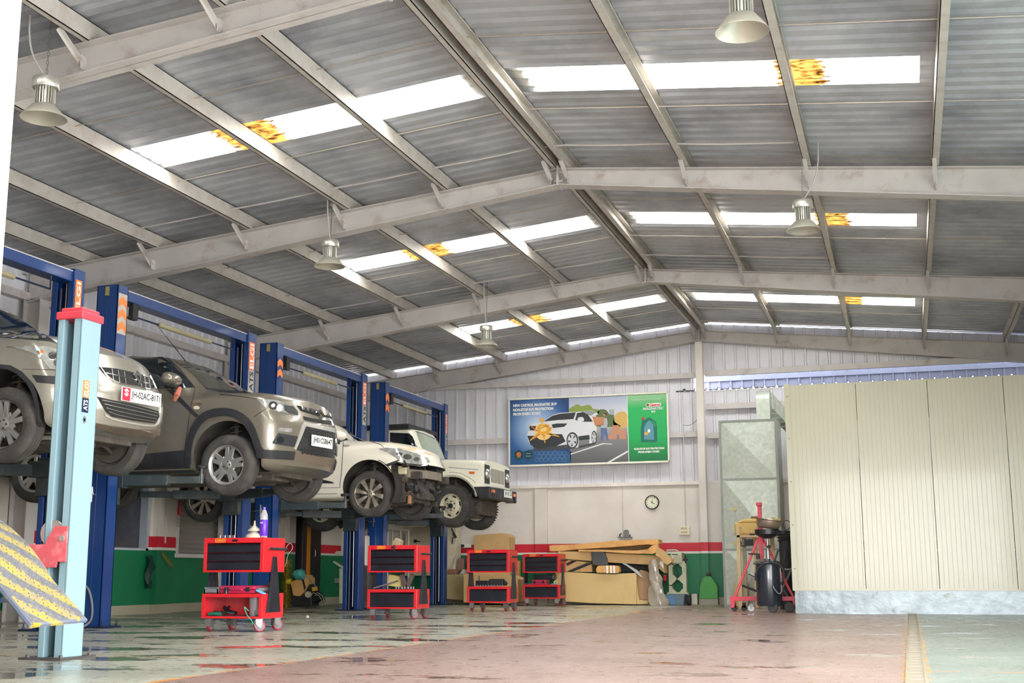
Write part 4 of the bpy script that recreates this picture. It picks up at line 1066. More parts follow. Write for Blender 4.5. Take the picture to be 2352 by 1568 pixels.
gl = c.patch('lower_grille', ZB_([(1908,845),(2050,875),(2190,900),(2202,1000),(2180,1155),(2010,1122),(1820,1072),(1862,950)]), m_blkpl)
hx = MB()
for a in range(1880, 2190, 22):
    for b in (0, 1):
        for yb in ((872,905,938) if b == 0 else (1065,1095)):
            y = yb+(a-1900)*.13 + (10 if (a//22) % 2 else 0)
            if a > 1900 or b == 1:
                h_, nn = c.hit(*ZB_([(a, y)])[0]); hx.add([tuple(h_+nn*.010+Vector((0, .020*cos(q), .013*sin(q)))) for q in [2*pi*k/6 for k in range(6)]], [(0,1,2,3,4,5)])
tag(c.t.part('mesh_cells', hx, m_seam, gl, fix=False), kind='stuff')
h_, nn = c.hit(*ZB_([(2053,995)])[0]); plate(c, 0, 0, 0, 0, 'JH01CS8647', at=h_+nn*.03, rz=-.10, wi=.44, hi=.125)
c.patch('daytime_lamp', ZB_([(1655,855),(1780,862),(1778,902),(1642,893)]), m_lamp, mirror=True)
c.patch('fog_lamp_recess', ZB_([(1590,1000),(1650,910),(1838,940),(1800,1045),(1600,1012)]), m_blkpl, mirror=True)
c.patch('fog_lamp', ZB_(ell(1665,975,34,34)), m_glass, off=.010)
c.patch('lower_bumper_trim', ZB_([(1425,1060),(1500,1068),(1810,1085),(1795,1170),(1490,1155),(1440,1150)]), m_blkpl, mirror=True)
c.patch('skid_panel', ZB_([(1812,1090),(2010,1130),(2180,1160),(2175,1245),(2100,1235),(1900,1180),(1800,1165)]), mat('dirty_brown_plastic', (104,90,76), .7, var=.2))
ac = [(745,1210),(750,1090),(765,1000),(800,870),(870,760),(960,695),(1080,668),(1200,675),(1310,720),(1400,810),(1450,920),(1490,1040),(1515,1075),(1432,1070),(1395,960),(1335,850),(1262,775),(1170,742),(1080,742),(960,772),(885,850),(835,950),(808,1080),(800,1215)]
c.patch('wheel_arch_trim', ZB_(ac), m_blkpl, off=.008, thick=.014, sp=2.6, smooth=2, mirror=True)
AR = [(.405*cos(a)+-2.5, .335+.405*sin(a)) for a in [pi*k/16 for k in range(17)]]; AO = [(.475*cos(a)-2.5, .335+.475*sin(a)) for a in [pi*k/16 for k in range(16, -1, -1)]]
c.patch('wheel_arch_trim', AR+AO, m_blkpl, 'side', off=.008, thick=.014, sp=.03, mirror=True)
c.patch('sill_trim', [(-.42,.21),(-2.08,.21),(-2.05,.42),(-1.2,.40),(-.44,.44)], m_blkpl, 'side', off=.006, thick=.012, mirror=True)
c.strip('door_seam', [(-1.45,.42),(-1.5,1.05),(-1.56,1.5)], .008, m_seam, 'side')
ms = mirror_part(c, atY(390, 872, 11.93), 1, pB, yaw=.12, w=.30, h=.17)
rg = MB(); p = atY(410, 893, 11.93); rg.tube([p+Vector((0.02,0,.02)), p+Vector((0,-.02,-.06)), p+Vector((-.04,-.01,-.13))], [.02,.035,.02], 8); c.t.part('tied_ribbon', rg, mat('red_yellow_ribbon', (190,110,90), .8, var=.4, vscale=60), ms)
an = MB(); a_ = c.hit(430, 822)[0]; an.tube([a_, a_+Vector((-.45, 0, .50))], [.006,.002], 5); c.t.part('roof_aerial', an, m_blkpl)
c.running_gear(.86, -2.5, .895, .265, .332)
for y_ in (-.855, .855):
    c.wheel(0, y_*1.0-(.03 if y_ < 0 else -.03), .262, .332, .215, 'pairs'); c.wheel(-2.5, y_*1.0, .235, .332, .215, 'pairs')
c.patch('wiper_cowl', ZB_([(950,478),(1180,500),(1385,516),(1370,522),(1160,512),(960,490)]), m_blkpl)
CB = c
# ---- nearest silver MPV --------------------------------------------
pA = mat('warm_silver_metallic', (160,154,142), .28, metal=.55, var=.05, vscale=1, coat=.8, dirt=(128,116,100), dscale=1.5, dlo=.6, dhi=.9)
A0 = (-7.013, 9.30, 1.757-.311+.07)
c = Car(A0, 'warm silver people carrier at the left edge with plate JH-02AC-8171, nearest the camera', 'car',
        std_stations(.75, 2.74, .60, 1.70, .87, -.50, 1.08, -1.35, 1.66, .98, 1.05, zb=.20), nose_warp(.05, .75, .85, .33, 2.0, [(.55, .62, 1.1), (.40, -.3, 1)]), pA, name='people_carrier')
gcut(c, 0, .31, .385, .85); gcut(c, -2.74, .31, .385, .85); c.finish_body()
c.patch('windscreen', ZA([(-60,118),(0,130),(60,150),(200,210),(330,290),(430,370),(520,430),(440,412),(200,384),(0,374),(-60,374)]), m_glass)
c.patch('side_window', [(-1.0,1.06),(-1.95,1.05),(-1.95,1.50),(-1.45,1.52)], m_glass, 'side', mirror=True); c.patch('side_window', [(-2.03,1.06),(-2.9,1.10),(-2.8,1.48),(-2.03,1.50)], m_glass, 'side', mirror=True)
hl = c.patch('headlamp', ZA([(130,465),(240,450),(400,455),(555,490),(640,530),(640,640),(555,668),(450,660),(400,600),(330,525),(230,490)]), m_lamp, mirror=True)
for cx_, cy_, r in ((470,540,44),(515,610,38),(360,505,26)): c.patch('lamp_reflector', ZA(ell(cx_,cy_,r,r*.8)), m_chrome, off=.009, parent=hl)
c.patch('turn_lens', ZA(ell(372,510,20,10)), m_amber, off=.012, parent=hl)
c.strip('bumper_seam', ZA([(205,657),(400,661),(548,667)]), .8, m_seam); c.strip('bonnet_seam', ZA([(60,455),(130,462),(235,490),(335,525),(405,600),(455,662)]), .7, m_seam, smooth=2)
c.patch('black_rub_strip', ZA([(290,708),(548,728),(620,750),(600,800),(540,797),(332,775)]), m_blkpl, mirror=True)
c.patch('wheel_arch_trim', ZA([(-120,700),(-60,640),(0,615),(100,625),(200,680),(290,780),(330,870),(350,980),(360,1100),(395,1165),(355,1150),(330,1000),(300,880),(250,785),(170,705),(80,662),(0,652),(-60,680)]), m_blkpl, off=.006, thick=.012, sp=3, mirror=True)
gr = c.patch('upper_grille', ZA([(890,640),(1000,650),(1180,690),(1330,730),(1362,770),(1372,845),(1250,822),(1080,790),(985,745),(930,690)]), m_seam)
c.strip('chrome_bar', ZA([(900,640),(1010,652),(1185,692),(1335,735),(1368,790),(1372,842),(1250,820),(1085,788),(990,745),(935,690),(900,642)]), 1.6, m_chrome, off=.008, parent=gr, n=5, smooth=2)
c.strip('chrome_bar', ZA([(950,695),(1080,725),(1200,755),(1365,800)]), 1.8, m_chrome, off=.008, parent=gr)
for x in (1010,1065,1120,1260,1300,1338): y = 655+(x-1000)*.22; c.strip('grille_rib', ZA([(x-6,y),(x+10,y+115)]), 1.1, m_silver, off=.006, parent=gr, n=4)
e_, n_ = c.hit(*ZA([(1220,755)])[0]); emblem(c, e_+n_*.014, -.25, .05, .075)
lg = c.patch('lower_grille', ZA([(875,905),(1000,935),(1200,972),(1420,1035),(1428,1085),(1392,1145),(1200,1120),(1000,1082),(948,1035)]), m_seam)
for q in range(4): o_ = q*34; c.strip('grille_bar', ZA([(915+o_*.6,935+o_),(1050,962+o_),(1200,995+o_),(1415-o_*.2,1052+o_*.75)]), .9, m_silver, off=.007, parent=lg)
c.strip('silver_lip', ZA([(940,1060),(1000,1100),(1200,1145),(1390,1165),(1440,1110),(1450,1000)]), 3.2, MATS['silver_trim'], off=.006, smooth=2)
c.patch('dirty_lower_lip', ZA([(860,1140),(1000,1165),(1200,1195),(1400,1200),(1438,1170),(1440,1250),(1380,1278),(1100,1240),(860,1185)]), MATS['dirty_brown_plastic'])
h_, nn = c.hit(*ZA([(1248,910)])[0]); plate(c, 0, 0, 0, 0, 'JH-02AC-8171', at=h_+nn*.03, rz=-.12, red=True, wi=.50, hi=.12)
mirror_part(c, (A0[0]-.95, A0[1]-.98, A0[2]+1.08), 1, pA, yaw=.1)
c.running_gear(.86, -2.74, .85, .24, .311)
for y_ in (-.83, .83):
    c.wheel(0, y_, .24, .311, .20, 'alloy5'); c.wheel(-2.74, y_, .21, .311, .20, 'alloy5')
# ---- white hatchback without its front bumper -----------------------
pC = mat('dusty_white_paint', (232,224,206), .32, var=.04, vscale=1, coat=.5, dirt=(206,188,160), dscale=1.2, dlo=.55, dhi=.9)
C0 = (-6.956, 16.60, 1.623-.315+.07)
c = Car(C0, 'white hatchback with its front bumper removed and dusty windscreen, third car from the camera', 'car',
        std_stations(.73, 2.57, .62, 1.73, .84, -.55, 1.02, -1.42, 1.49, .90, .98, zb=.18), nose_warp(.1, .73, .865, .26, 2.0, [(.55, .5, 1.1), (.4, -.3, 1)]), pC, name='hatchback')
gcut(c, 0, .32, .385, .865); gcut(c, -2.57, .32, .385, .865)
bx = MB().box(C0[0]+.33, C0[0]+1.2, C0[1]-1.2, C0[1]+1.2, C0[2]-.1, C0[2]+.655); c.cuts.append(bx); c.finish_body()
c.patch('windscreen', ZC([(200,225),(265,250),(340,270),(480,330),(600,400),(700,460),(775,512),(640,500),(520,485),(400,380),(300,315)]), m_dust)
c.patch('side_window', ZC([(200,330),(325,400),(360,430),(462,512),(440,520),(200,520)]), m_glass, mirror=True); c.patch('side_window', [(-1.35,.99),(-2.2,1.03),(-2.0,1.36),(-1.45,1.36)], m_glass, 'side', mirror=True)
c.patch('dusty_bonnet_top', ZC([(640,502),(780,514),(1010,564),(1230,614),(1400,682),(1260,652),(1000,592),(810,552)]), mat('tan_dust_film', (212,184,146), .6, var=.08), thick=.001)
c.strip('door_seam', ZC([(408,525),(402,650),(392,820),(372,985),(350,1012),(50,1016)]), .9, m_seam, smooth=2)
c.strip('bonnet_seam', ZC([(525,485),(640,512),(800,555),(835,590)]), .9, m_seam, smooth=2); c.strip('pillar_seam', ZC([(515,485),(525,520)]), .9, m_seam)
c.patch('fender_badge', ZC(ell(442,571,36,9)), MATS['silver_trim'])
c.patch('door_moulding', ZC([(50,928),(200,930),(290,950),(315,968),(50,965)]), m_blkpl, mirror=True); c.strip('sill_seam', ZC([(0,1078),(200,1080),(345,1075)]), .8, m_seam)
hl = c.patch('headlamp', ZC([(780,602),(870,592),(1010,602),(1180,650),(1300,702),(1325,745),(1235,772),(1100,757),(1000,737),(960,692),(880,642)]), m_lamp, mirror=True)
for cx_, cy_, r in ((1080,690,46),(1180,715,34),(1000,660,30)): c.patch('lamp_reflector', ZC(ell(cx_,cy_,r,r*.6)), m_chrome, off=.009, parent=hl)
c.strip('lamp_lower_chrome', ZC([(985,745),(1100,770),(1220,785),(1310,770)]), 2.2, m_chrome, off=.004, parent=hl)
W_ = c.W
guts = MB(); guts.cbox(W_(.42, 0, .42), (.10, 1.30, .06)).cbox(W_(.40, 0, .24), (.10, 1.20, .06))
for y in (-.60, .60, -.32, .32): guts.cbox(W_(.40, y, .36), (.08, .06, .46))
guts.cbox(W_(.36, 0, .60), (.16, 1.25, .06)); fr_ = c.t.part('radiator_support_frame', guts, mat('dirty_black_metal', (64,58,54), .6, var=.3, vscale=10, dirt=(104,92,80), dscale=9), bevel=.004)
g = MB().cbox(W_(.46, .08, .40), (.03, .72, .40)); rd = c.t.part('radiator', g, m_under)
g = MB()
for k in range(26): g.cbox(W_(.477, .08, .22+k*.0145), (.004, .70, .004))
c.t.part('radiator_fins', g, m_silver, rd)
g = MB(); n = 12; pts = [(.66-.18*(2*abs(k/n-.5))**2.2, -.62+1.24*k/n) for k in range(n+1)]
for k in range(n):
    a, b = pts[k], pts[k+1]; g.prism([W_(a[0]-.06, a[1], .47), W_(a[0], a[1], .47), W_(b[0], b[1], .47), W_(b[0]-.06, b[1], .47)], (0, 0, .11))
bb = c.t.part('impact_beam', g, mat('grey_impact_beam', (128,118,106), .55, var=.2, vscale=8))
g = MB(); 
for y in (-.58, .58): g.cbox(W_(.54, y*.92, .50), (.20, .09, .10))
c.t.part('crash_can_pair', g, fr_.data.materials[0], bb)
for nm, x, y, z, d, m_ in (('washer_tank', .40, -.58, .57, (.13, .12, .12), mat('yellowed_tank_plastic', (206,198,160), .4)), ('horn', .52, -.42, .33, (.06, .10, .10), m_blkpl), ('engine_block', .22, .1, .46, (.30, .70, .40), m_under), ('rubber_duct', .46, .44, .60, (.20, .20, .20), m_blkpl), ('bracket', .46, -.50, .24, (.05, .05, .26), mat('rusty_bracket', (158,110,74), .7))):
    c.t.part(nm, MB().cbox(W_(x, y, z), d), m_, bevel=.015)
g = MB()
for k in range(26):
    y = -.66+random.random()*1.2; z = .28+random.random()*.45; p0 = Vector(W_(.40+random.random()*.12, y, z)); p1 = p0+Vector((random.uniform(-.02,.10), random.uniform(-.22,.22), random.uniform(-.20,.12)))
    mid = (p0+p1)/2+Vector((.04, 0, -.05)); g.tube([p0, mid, p1], random.choice((.007,.011,.016)), 6)
tag(c.t.part('wiring', g, m_black), kind='stuff')
g = MB()
for k in range(22): 
    y = -.70+random.random()*1.25; z = .22+random.random()*.46; g.cbox(W_(.44+random.random()*.10, y, z), (random.uniform(.03,.08), random.uniform(.03,.10), random.uniform(.03,.10)))
c.t.part('engine_brackets', g, m_under, bevel=.006)
g = MB().lathe([(0, -.03), (.055, -.03), (.06, 0), (.055, .03), (0, .03)], W_(.50, -.60, .34), axis='x', n=20); c.t.part('fog_lamp_motor', g, m_blkpl)
g = MB(); n = 14
rows = []
for y in (-.865, -.62):
    rows.append([W_(.40*cos(a)*(1.0), y, .32+.40*sin(a)) for a in [radians(70-100*k/n) for k in range(n+1)]])
g.grid(rows); c.t.part('torn_arch_liner', g, m_arch, fix=False, solid=.01)
c.patch('loose_bumper_bracket', ZC([(850,770),(1000,715),(985,745),(880,790)]), m_blkpl)
ms = mirror_part(c, atY(776, 1001, 15.65), 1, pC, yaw=.1, w=.22, h=.16)
c.running_gear(.80, -2.57, .865, .245, .315)
for y_ in (-.845, .845):
    c.wheel(0, y_, .245, .315, .213, 'eight'); c.wheel(-2.57, y_, .215, .315, .213, 'eight')
# ---- boxy white jeep-style 4x4 --------------------------------------
pD = mat('cream_white_paint', (238,234,214), .3, var=.03, vscale=1, coat=.5, dirt=(214,204,176), dscale=1.5, dlo=.6, dhi=.9)
D0 = (-7.169, 20.34, 1.654-.345+.05)
w = .73; lo = [(0, .46), (.42, .46), (.70, .50), (.73, .56)]
def sd(x, a, b, c_, d, l=None): return (x, (l or lo)+[a, b, c_, d])
st = [sd(.56, (.725,.92), (.69,1.0), (.50,1.03), (0,1.05), [(0,.56), (.42,.56), (.69,.58), (.72,.62)]), sd(.50, (.73,.94), (.70,1.02), (.50,1.055), (0,1.075), [(0,.54), (.42,.54), (.70,.56), (.73,.60)]),
      sd(-.55, (.73,1.0), (.70,1.08), (.50,1.12), (0,1.14)), sd(-.58, (.73,1.0), (.71,1.09), (.68,1.15), (0,1.17)), sd(-.79, (.73,1.0), (.72,1.10), (.66,1.60), (0,1.64)), sd(-.84, (.73,1.0), (.72,1.10), (.66,1.63), (0,1.67)),
      sd(-2.95, (.73,1.0), (.72,1.10), (.66,1.64), (0,1.68)), sd(-3.02, (.72,1.0), (.70,1.10), (.64,1.60), (0,1.65))]
c = Car(D0, 'boxy cream-white four-wheel drive with vertical slot grille and black bumper, farthest car', 'car', st, lambda x, y, z: (x, y, z), pD, sharp=True, name='boxy_four_wheel_drive', k=4)
gcut(c, 0, .345, .43, .73, .30); gcut(c, -2.375, .345, .43, .73, .30); c.finish_body()
c.patch('windscreen', ZC([(1180,425),(1250,448),(1385,505),(1430,590),(1480,712),(1400,690),(1300,642),(1248,612),(1215,530)]), mat('hazy_green_glass', (168,178,160), .15, var=.15, coat=.6))
c.patch('side_window', ZC([(905,432),(1105,440),(1138,470),(1180,560),(1195,598),(1100,572),(905,528)]), m_glass, mirror=True)
c.strip('windscreen_seal', ZC([(1170,415),(1250,440),(1392,500),(1435,590),(1494,722)]), 1.2, m_blkpl)
so_ = MB(); so_.box(*[D0[0]-3.0, D0[0]-.79, D0[1]-.67, D0[1]+.67, D0[2]+1.625, D0[2]+1.70]); c.t.part('soft_top', so_, m_blkpl, bevel=.015)
c.strip('bonnet_seam', ZC([(1525,798),(1700,812),(1840,822)]), .9, m_seam); c.strip('bonnet_gap', ZC([(1900,838),(1985,862),(2040,888)]), 1.6, m_seam)
c.strip('wing_seam', ZC([(1530,850),(1640,860),(1750,910),(1808,962)]), .7, m_seam, smooth=2)
c.patch('turn_lens', ZC([(1745,842),(1802,844),(1800,868),(1745,865)]), m_amber, off=.01, thick=.012, mirror=True)
for y, nm in ((-.55, 'a'), (.55, 'b')):
    bz = c.patch('headlamp_surround', [(y-.125, .66), (y+.125, .66), (y+.125, .97), (y-.125, .97)], m_blkpl, 'front', off=.004)
    g = MB().lathe([(0, .05), (.06, .045), (.085, .02), (.09, 0), (0, 0)], W_0 if False else c.W(.565, y, .82), axis='x', n=28); c.t.part('headlamp', g, m_lamp, bz, smooth=True)
gr = c.patch('grille_panel', [(-.40, .64), (.40, .64), (.40, .97), (-.40, .97)], pD, 'front', off=.006)
g = MB()
for k in range(11): y = -.34+k*.068; g.cbox(c.W(.570, y, .81), (.006, .024, .23))
c.t.part('grille_slots', g, m_seam, gr)
g = MB(); n = 10; P_ = []
for k in range(n+1): y = -.74+1.48*k/n; P_.append((.70-.10*(abs(y)/.74)**4, y))
for k in range(n):
    a, b = P_[k], P_[k+1]; g.prism([c.W(a[0]-.13, a[1], .40), c.W(a[0], a[1], .40), c.W(b[0], b[1], .40), c.W(b[0]-.13, b[1], .40)], (0, 0, .20))
for s_ in (-1, 1): g.prism([c.W(.58, s_*.74, .40), c.W(.68, s_*.74, .40), c.W(.68, s_*.74, .60), c.W(.36, s_*.745, .60), c.W(.36, s_*.745, .52)], (0, -s_*.05, 0))
bp_ = c.t.part('front_bumper', g, m_blkpl, bevel=.015)
for s_ in (-1, 1): c.t.part('bumper_lamp', MB().cbox(c.W(.68, s_*.58, .53), (.03, .12, .05)), m_amber, bp_)
plate(c, 0, 0, 0, 0, 'JH 02 25', at=Vector(c.W(.715, .12, .52)), rz=0, wi=.42, hi=.12)
g = MB(); 
for q in range(14):
    a = radians(12+156*q/13); b = radians(12+156*(q+1)/13)
    for r_ in (1,): g.prism([c.W(.43*cos(a), -.73, .345+.43*sin(a)), c.W(.47*cos(a), -.77, .345+.465*sin(a)), c.W(.47*cos(b), -.77, .345+.465*sin(b)), c.W(.43*cos(b), -.73, .345+.43*sin(b))], (0, .03, 0))
c.t.part('wheel_arch_flare', g, pD)
c.running_gear(.6, -2.375, .71, .295, .345)
g = MB().tube([c.W(0, -.55, .30), c.W(0, .55, .30)], .045, 8).lathe([(0, -.12), (.11, -.06), (.12, 0), (.11, .06), (0, .12)], c.W(0, .15, .30), axis='y', n=16); c.t.part('front_axle', g, m_under)
for s_ in (-1, 1): c.t.part('leaf_spring', MB().tube([c.W(-.55, s_*.42, .46), c.W(-.2, s_*.42, .34), c.W(.1, s_*.42, .32), c.W(.5, s_*.42, .44)], .03, 6), m_under)
for y_ in (-.735, .735):
    c.wheel(0, y_, .295, .345, .20, 'mud', steer=-9); c.wheel(-2.375, y_, .265, .345, .20, 'mud')
# ------------------------------------------------------------------ red tool trolleys
m_tred = mat('red_trolley_enamel', (206,30,40), .30, var=.08, vscale=4, coat=.3)
m_drawer = mat('black_drawer_front', (22,24,34), .38, var=.2, vscale=5, dirt=(38,40,50), dscale=6)
m_zinc = mat('zinc_caster', (122,120,120), .38, metal=.6, var=.12)
m_mag = mat('magenta_case_plastic', (176,36,76), .45, var=.12, vscale=8)
m_grey = mat('grey_plastic', (112,112,116), .5, var=.15)
def trolley(px, py, label, top=.895, ub=.565, lt=.36, lb=.125, w=.655, d=.44, open_shelf=False, cast=(0, 0, 0, 0)):
    """px,py = front left corner on the floor"""
    t = Thing('tool_trolley', (px+w/2, py+d/2, 0), label, 'tool trolley', 'red tool trolleys'); x0, x1, y0, y1 = px, px+w, py, py+d
    def case(z0, z1, nm, drawers):
        mb = MB(); th = .012; f = .035
        tf = f*(1.4 if drawers > 1 else 1); e = .0006
        mb.box(x0, x1, y0+th, y1, z1-th, z1).box(x0, x1, y0+th, y1, z0, z0+th).box(x0, x0+th, y0+th, y1-th, z0+th+e, z1-th-e).box(x1-th, x1, y0+th, y1-th, z0+th+e, z1-th-e).box(x0, x1, y1-th, y1, z0+th+e, z1-th-e)
        mb.box(x0, x0+f, y0, y0+th-e, z0+.02+e, z1-tf-e).box(x1-f, x1, y0, y0+th-e, z0+.02+e, z1-tf-e).box(x0, x1, y0, y0+th-e, z1-tf, z1).box(x0, x1, y0, y0+th-e, z0, z0+.02)
        cs = t.part(nm, mb, m_tred, bevel=.002)
        if drawers:
            zt, zb = z1-f*(1.4 if drawers > 1 else 1)-.006, z0+.024; hh = (zt-zb)/drawers
            for k in range(drawers):
                a, b = zb+k*hh, zb+(k+1)*hh-.005
                m2 = MB().box(x0+f+.004, x1-f-.004, y0+.004, y0+.02, a, b-.012); m2.prism([(x0+f+.004, y0+.006, b-.012), (x0+f+.004, y0-.006, b-.006), (x0+f+.004, y0+.006, b)], (w-2*f-.008, 0, 0))
                t.part('drawer', m2, m_drawer, cs, bevel=.002)
        return cs
    up_ = case(ub, top, 'upper_cabinet', 3); lo_ = case(lb, lt, 'lower_cabinet', 0 if open_shelf else 1)
    if open_shelf: t.part('shelf_lining', MB().box(x0+.02, x1-.02, y0+.02, y1-.02, lb+.012, lb+.02), m_grey, lo_)
    for x, s in ((x1, 1), (x0, -1)):
        mb = MB(); e = s*.006; ym = (y0+y1)/2
        mb.prism([(x, ym-.14, lb+.055), (x, ym+.14, lb+.055), (x, ym+.035, ub+.15), (x, ym-.035, ub+.15)], (s*.014, 0, 0))
        mb.prism([(x+s*.014, ym-.14, lb+.055), (x+s*.014, ym-.125, lb+.055), (x+s*.014, ym-.022, ub+.15), (x+s*.014, ym-.035, ub+.15)], (s*.012, 0, 0))
        t.part('tapered_side_bracket', mb, m_drawer, bevel=.003)
    mb = MB().tube([(x1+.03, y0+.10, top-.105), (x1+.03, y1-.02, top-.105)], .013, 10); hd = t.part('handle', mb, m_black, up_, smooth=True)
    mb = MB().tube([(x1, y0+.11, top-.105), (x1+.03, y0+.11, top-.105)], .009, 6).tube([(x1, y1-.04, top-.105), (x1+.03, y1-.04, top-.105)], .009, 6); t.part('handle_mount', mb, m_zinc, hd)
    # badge with the maker's letters
    bz1 = top-.008; bz0 = top-.042; bx0 = x0+.125; bx1 = x0+.235
    mb = MB(); 
    for a, b, c_, d_ in ((bx0, bx1, bz0, bz0+.004), (bx0, bx1, bz1-.004, bz1), (bx0, bx0+.004, bz0, bz1), (bx1-.004, bx1, bz0, bz1)): mb.box(a, b, y0-.003, y0, c_, d_)
    bd = t.part('badge_frame', mb, mat('yellow_print', (246,196,60), .4), up_)
    t.part('lettering', fit_text('ARO', bx0+.012, bx1-.012, bz0+.008, bz1-.008, y0-.002, bold=.02), MATS['yellow_print'], bd, fix=False)
    t.part('latch', MB().box(x0+.31, x0+.37, y0-.004, y0+.002, top-.036, top-.016), m_drawer, up_)
    for k, (x, y) in enumerate(((x0+.06, y0+.06), (x0+.12, y1-.06), (x1-.06, y0+.06), (x1-.04, y1-.06))):
        a = radians(cast[k]); R_ = Matrix.Translation((x, y, 0)) @ Matrix.Rotation(a, 4, 'Z')
        fk = MB().box(-.035, .035, -.035, .035, lb-.006, lb)
        for s in (-1, 1): fk.prism([(-.032, s*.022, lb-.004), (.032, s*.022, lb-.004), (.03, s*.022, lb-.05), (.012+.012, s*.022, .042), (.002, s*.022, .04), (-.03, s*.022, lb-.055)], (0, s*.004, 0))
        fk.lathe([(0, lb-.012), (.028, lb-.012), (.028, lb-.004), (0, lb-.004)], n=16)
        fk.prism([(-.040, -.032, lb-.01), (-.040, .032, lb-.01), (-.046, .030, .050), (-.046, -.030, .050)], (.004, 0, 0))
        fk.xf(R_); cs = t.part('caster', fk, m_zinc)
        wl = MB().lathe([(.016, -.014), (.05, -.016), (.055, -.012), (.056, 0), (.055, .012), (.05, .016), (.016, .014)], (.012, 0, .056), axis='y', n=28).xf(R_); t.part('caster_wheel', wl, mat('red_polyurethane', (138,36,52), .4), cs, smooth=40)
        hb = MB().lathe([(0, -.018), (.038, -.018), (.038, .018), (0, .018)], (.012, 0, .056), axis='y', n=24).xf(R_); t.part('caster_hub', hb, m_grey, cs)
    return t
trolley(-6.605, 11.0, 'nearest red tool trolley with open lower shelf, bottle and funnel on top', open_shelf=True, cast=(95, 80, 40, 60))
t2 = atZ(862, 1422); trolley(-6.42, 14.55, 'second red tool trolley from the camera, with a closed lower drawer', cast=(100, 95, 50, 70))
trolley(-6.30, 17.93, 'third red tool trolley from the camera, in front of the brown cardboard box', top=.90, cast=(95, 90, 80, 80))
trolley(-6.42, 21.2, 'farthest red tool trolley, beside the cardboard pile at the back wall', top=.885, cast=(100, 90, 95, 60))
# ---- things on the nearest trolley
X0, Y0T, ZT = -6.605, 11.0, .895
bx = -6.02; by = 11.15
p = atY(605, 1232, by); bx = p.x
t = Thing('water_bottle', (bx, by, ZT+.001), 'clear plastic bottle with purple label and purple cap on the nearest trolley', 'bottle')
mb = MB().lathe([(0, 0), (.034, 0), (.038, .01), (.038, .20), (.036, .225), (.020, .265), (.013, .275), (.013, .285), (0, .285)], (bx, by, ZT+.001), n=28); t.part('bottle_body', mb, mat('clear_plastic', (222,222,224), .1, trans=.6, alpha=1, var=.03), smooth=50)
lb_ = MB().lathe([(.0385, .02), (.0395, .022), (.0395, .175), (.0385, .177)], (bx, by, ZT), n=28, closed=False); lo_ = t.part('label_band', lb_, mat('purple_label', (96,40,190), .35, var=.1), smooth=50)
g = fit_text('kay', -.030, .012, .135, .16, 0, bold=.02); g.v = [(bx+.0405*sin(q[0]/.04), by-.0405*cos(q[0]/.04), ZT+q[2]) for q in g.v]; t.part('lettering', g, m_white, lo_, fix=False)
t.part('cap', MB().lathe([(0, .272), (.015, .272), (.015, .30), (0, .30)], (bx, by, ZT), n=20), mat('purple_cap', (120,80,200), .4), smooth=40)
p = atY(584, 1232, 11.15); fx = p.x; fy = 11.15
t = Thing('funnel', (fx, fy, ZT+.001), 'upturned white plastic funnel on the nearest trolley beside the bottle', 'funnel')
m_fun = mat('cream_plastic', (190,182,164), .4, var=.08, dirt=(176,160,134), dscale=9, dlo=.6, dhi=.8)
t.part('funnel_cone', MB().lathe([(.088, .001), (.085, .02), (.07, .038), (.035, .055), (.03, .062), (.045, .064), (.066, .068), (.064, .078), (.035, .10), (.018, .115), (.012, .13), (.007, .17), (0, .17)], (fx, fy, ZT), n=32), m_fun, smooth=50)
p = atY(518, 1233, 11.12); t = MB()
for k in range(7): t.lathe([(.008, 0), (.015, 0), (.015, .028), (.008, .028)], (p.x-.055+k*.018, 11.12+.012*(k % 2), ZT+.001), n=12, closed=True)
for k in range(7):
    mb = MB().lathe([(.007, 0), (.0125, 0), (.0125, .028), (.007, .028)], (p.x-.06+k*.0265, 11.12+.012*(k % 2), ZT+.0015), n=12, closed=True)
    single('socket', mb, m_zinc, 'small chrome socket lying on top of the nearest trolley, left of the funnel', 'socket', 'chrome sockets on the nearest trolley')
zs = .361
def toolcase(x0, x1, y0, y1, z, h, label):
    t = Thing('tool_case', ((x0+x1)/2, (y0+y1)/2, z), label, 'tool case'); 
    t.part('case_half', MB().box(x0, x1, y0, y1, z+.001, z+h*.47), m_mag, bevel=.008); t.part('case_half', MB().box(x0, x1, y0, y1, z+h*.5, z+h), m_mag, bevel=.008)
    for x in (x0+(x1-x0)*.2, x0+(x1-x0)*.8): t.part('latch', MB().box(x-.022, x+.022, y0-.006, y0+.002, z+h*.25, z+h*.8), m_drawer, bevel=.002)
    t.part('carry_handle', MB().tube([((x0+x1)/2-.06, y0, z+h*.5), ((x0+x1)/2-.055, y0-.02, z+h*.5), ((x0+x1)/2+.055, y0-.02, z+h*.5), ((x0+x1)/2+.06, y0, z+h*.5)], .008, 8), m_mag)
toolcase(-6.44, -6.06, 11.05, 11.32, zs, .075, 'magenta tool case on the middle tray of the nearest trolley')
toolcase(-6.28, -6.02, 21.27, 21.5, zs, .085, 'magenta tool case on the farthest trolley')
def blob(name, segs, m, label, cat, group=None):
    mb = MB()
    for pts, r in segs: mb.tube(pts, r, 8)
    return single(name, mb, m, label, cat, group, smooth=True)
mb = MB().box(-6.60, -6.45, 11.03, 11.22, zs+.001, zs+.008).box(-6.60, -6.59, 11.03, 11.22, zs, zs+.06).box(-6.46, -6.45, 11.03, 11.22, zs, zs+.06).box(-6.60, -6.45, 11.03, 11.038, zs, zs+.045).box(-6.60, -6.45, 11.212, 11.22, zs, zs+.06)
single('parts_tray', mb, m_grey, 'small grey open tray at the left of the nearest trolley\'s middle tray', 'tray')
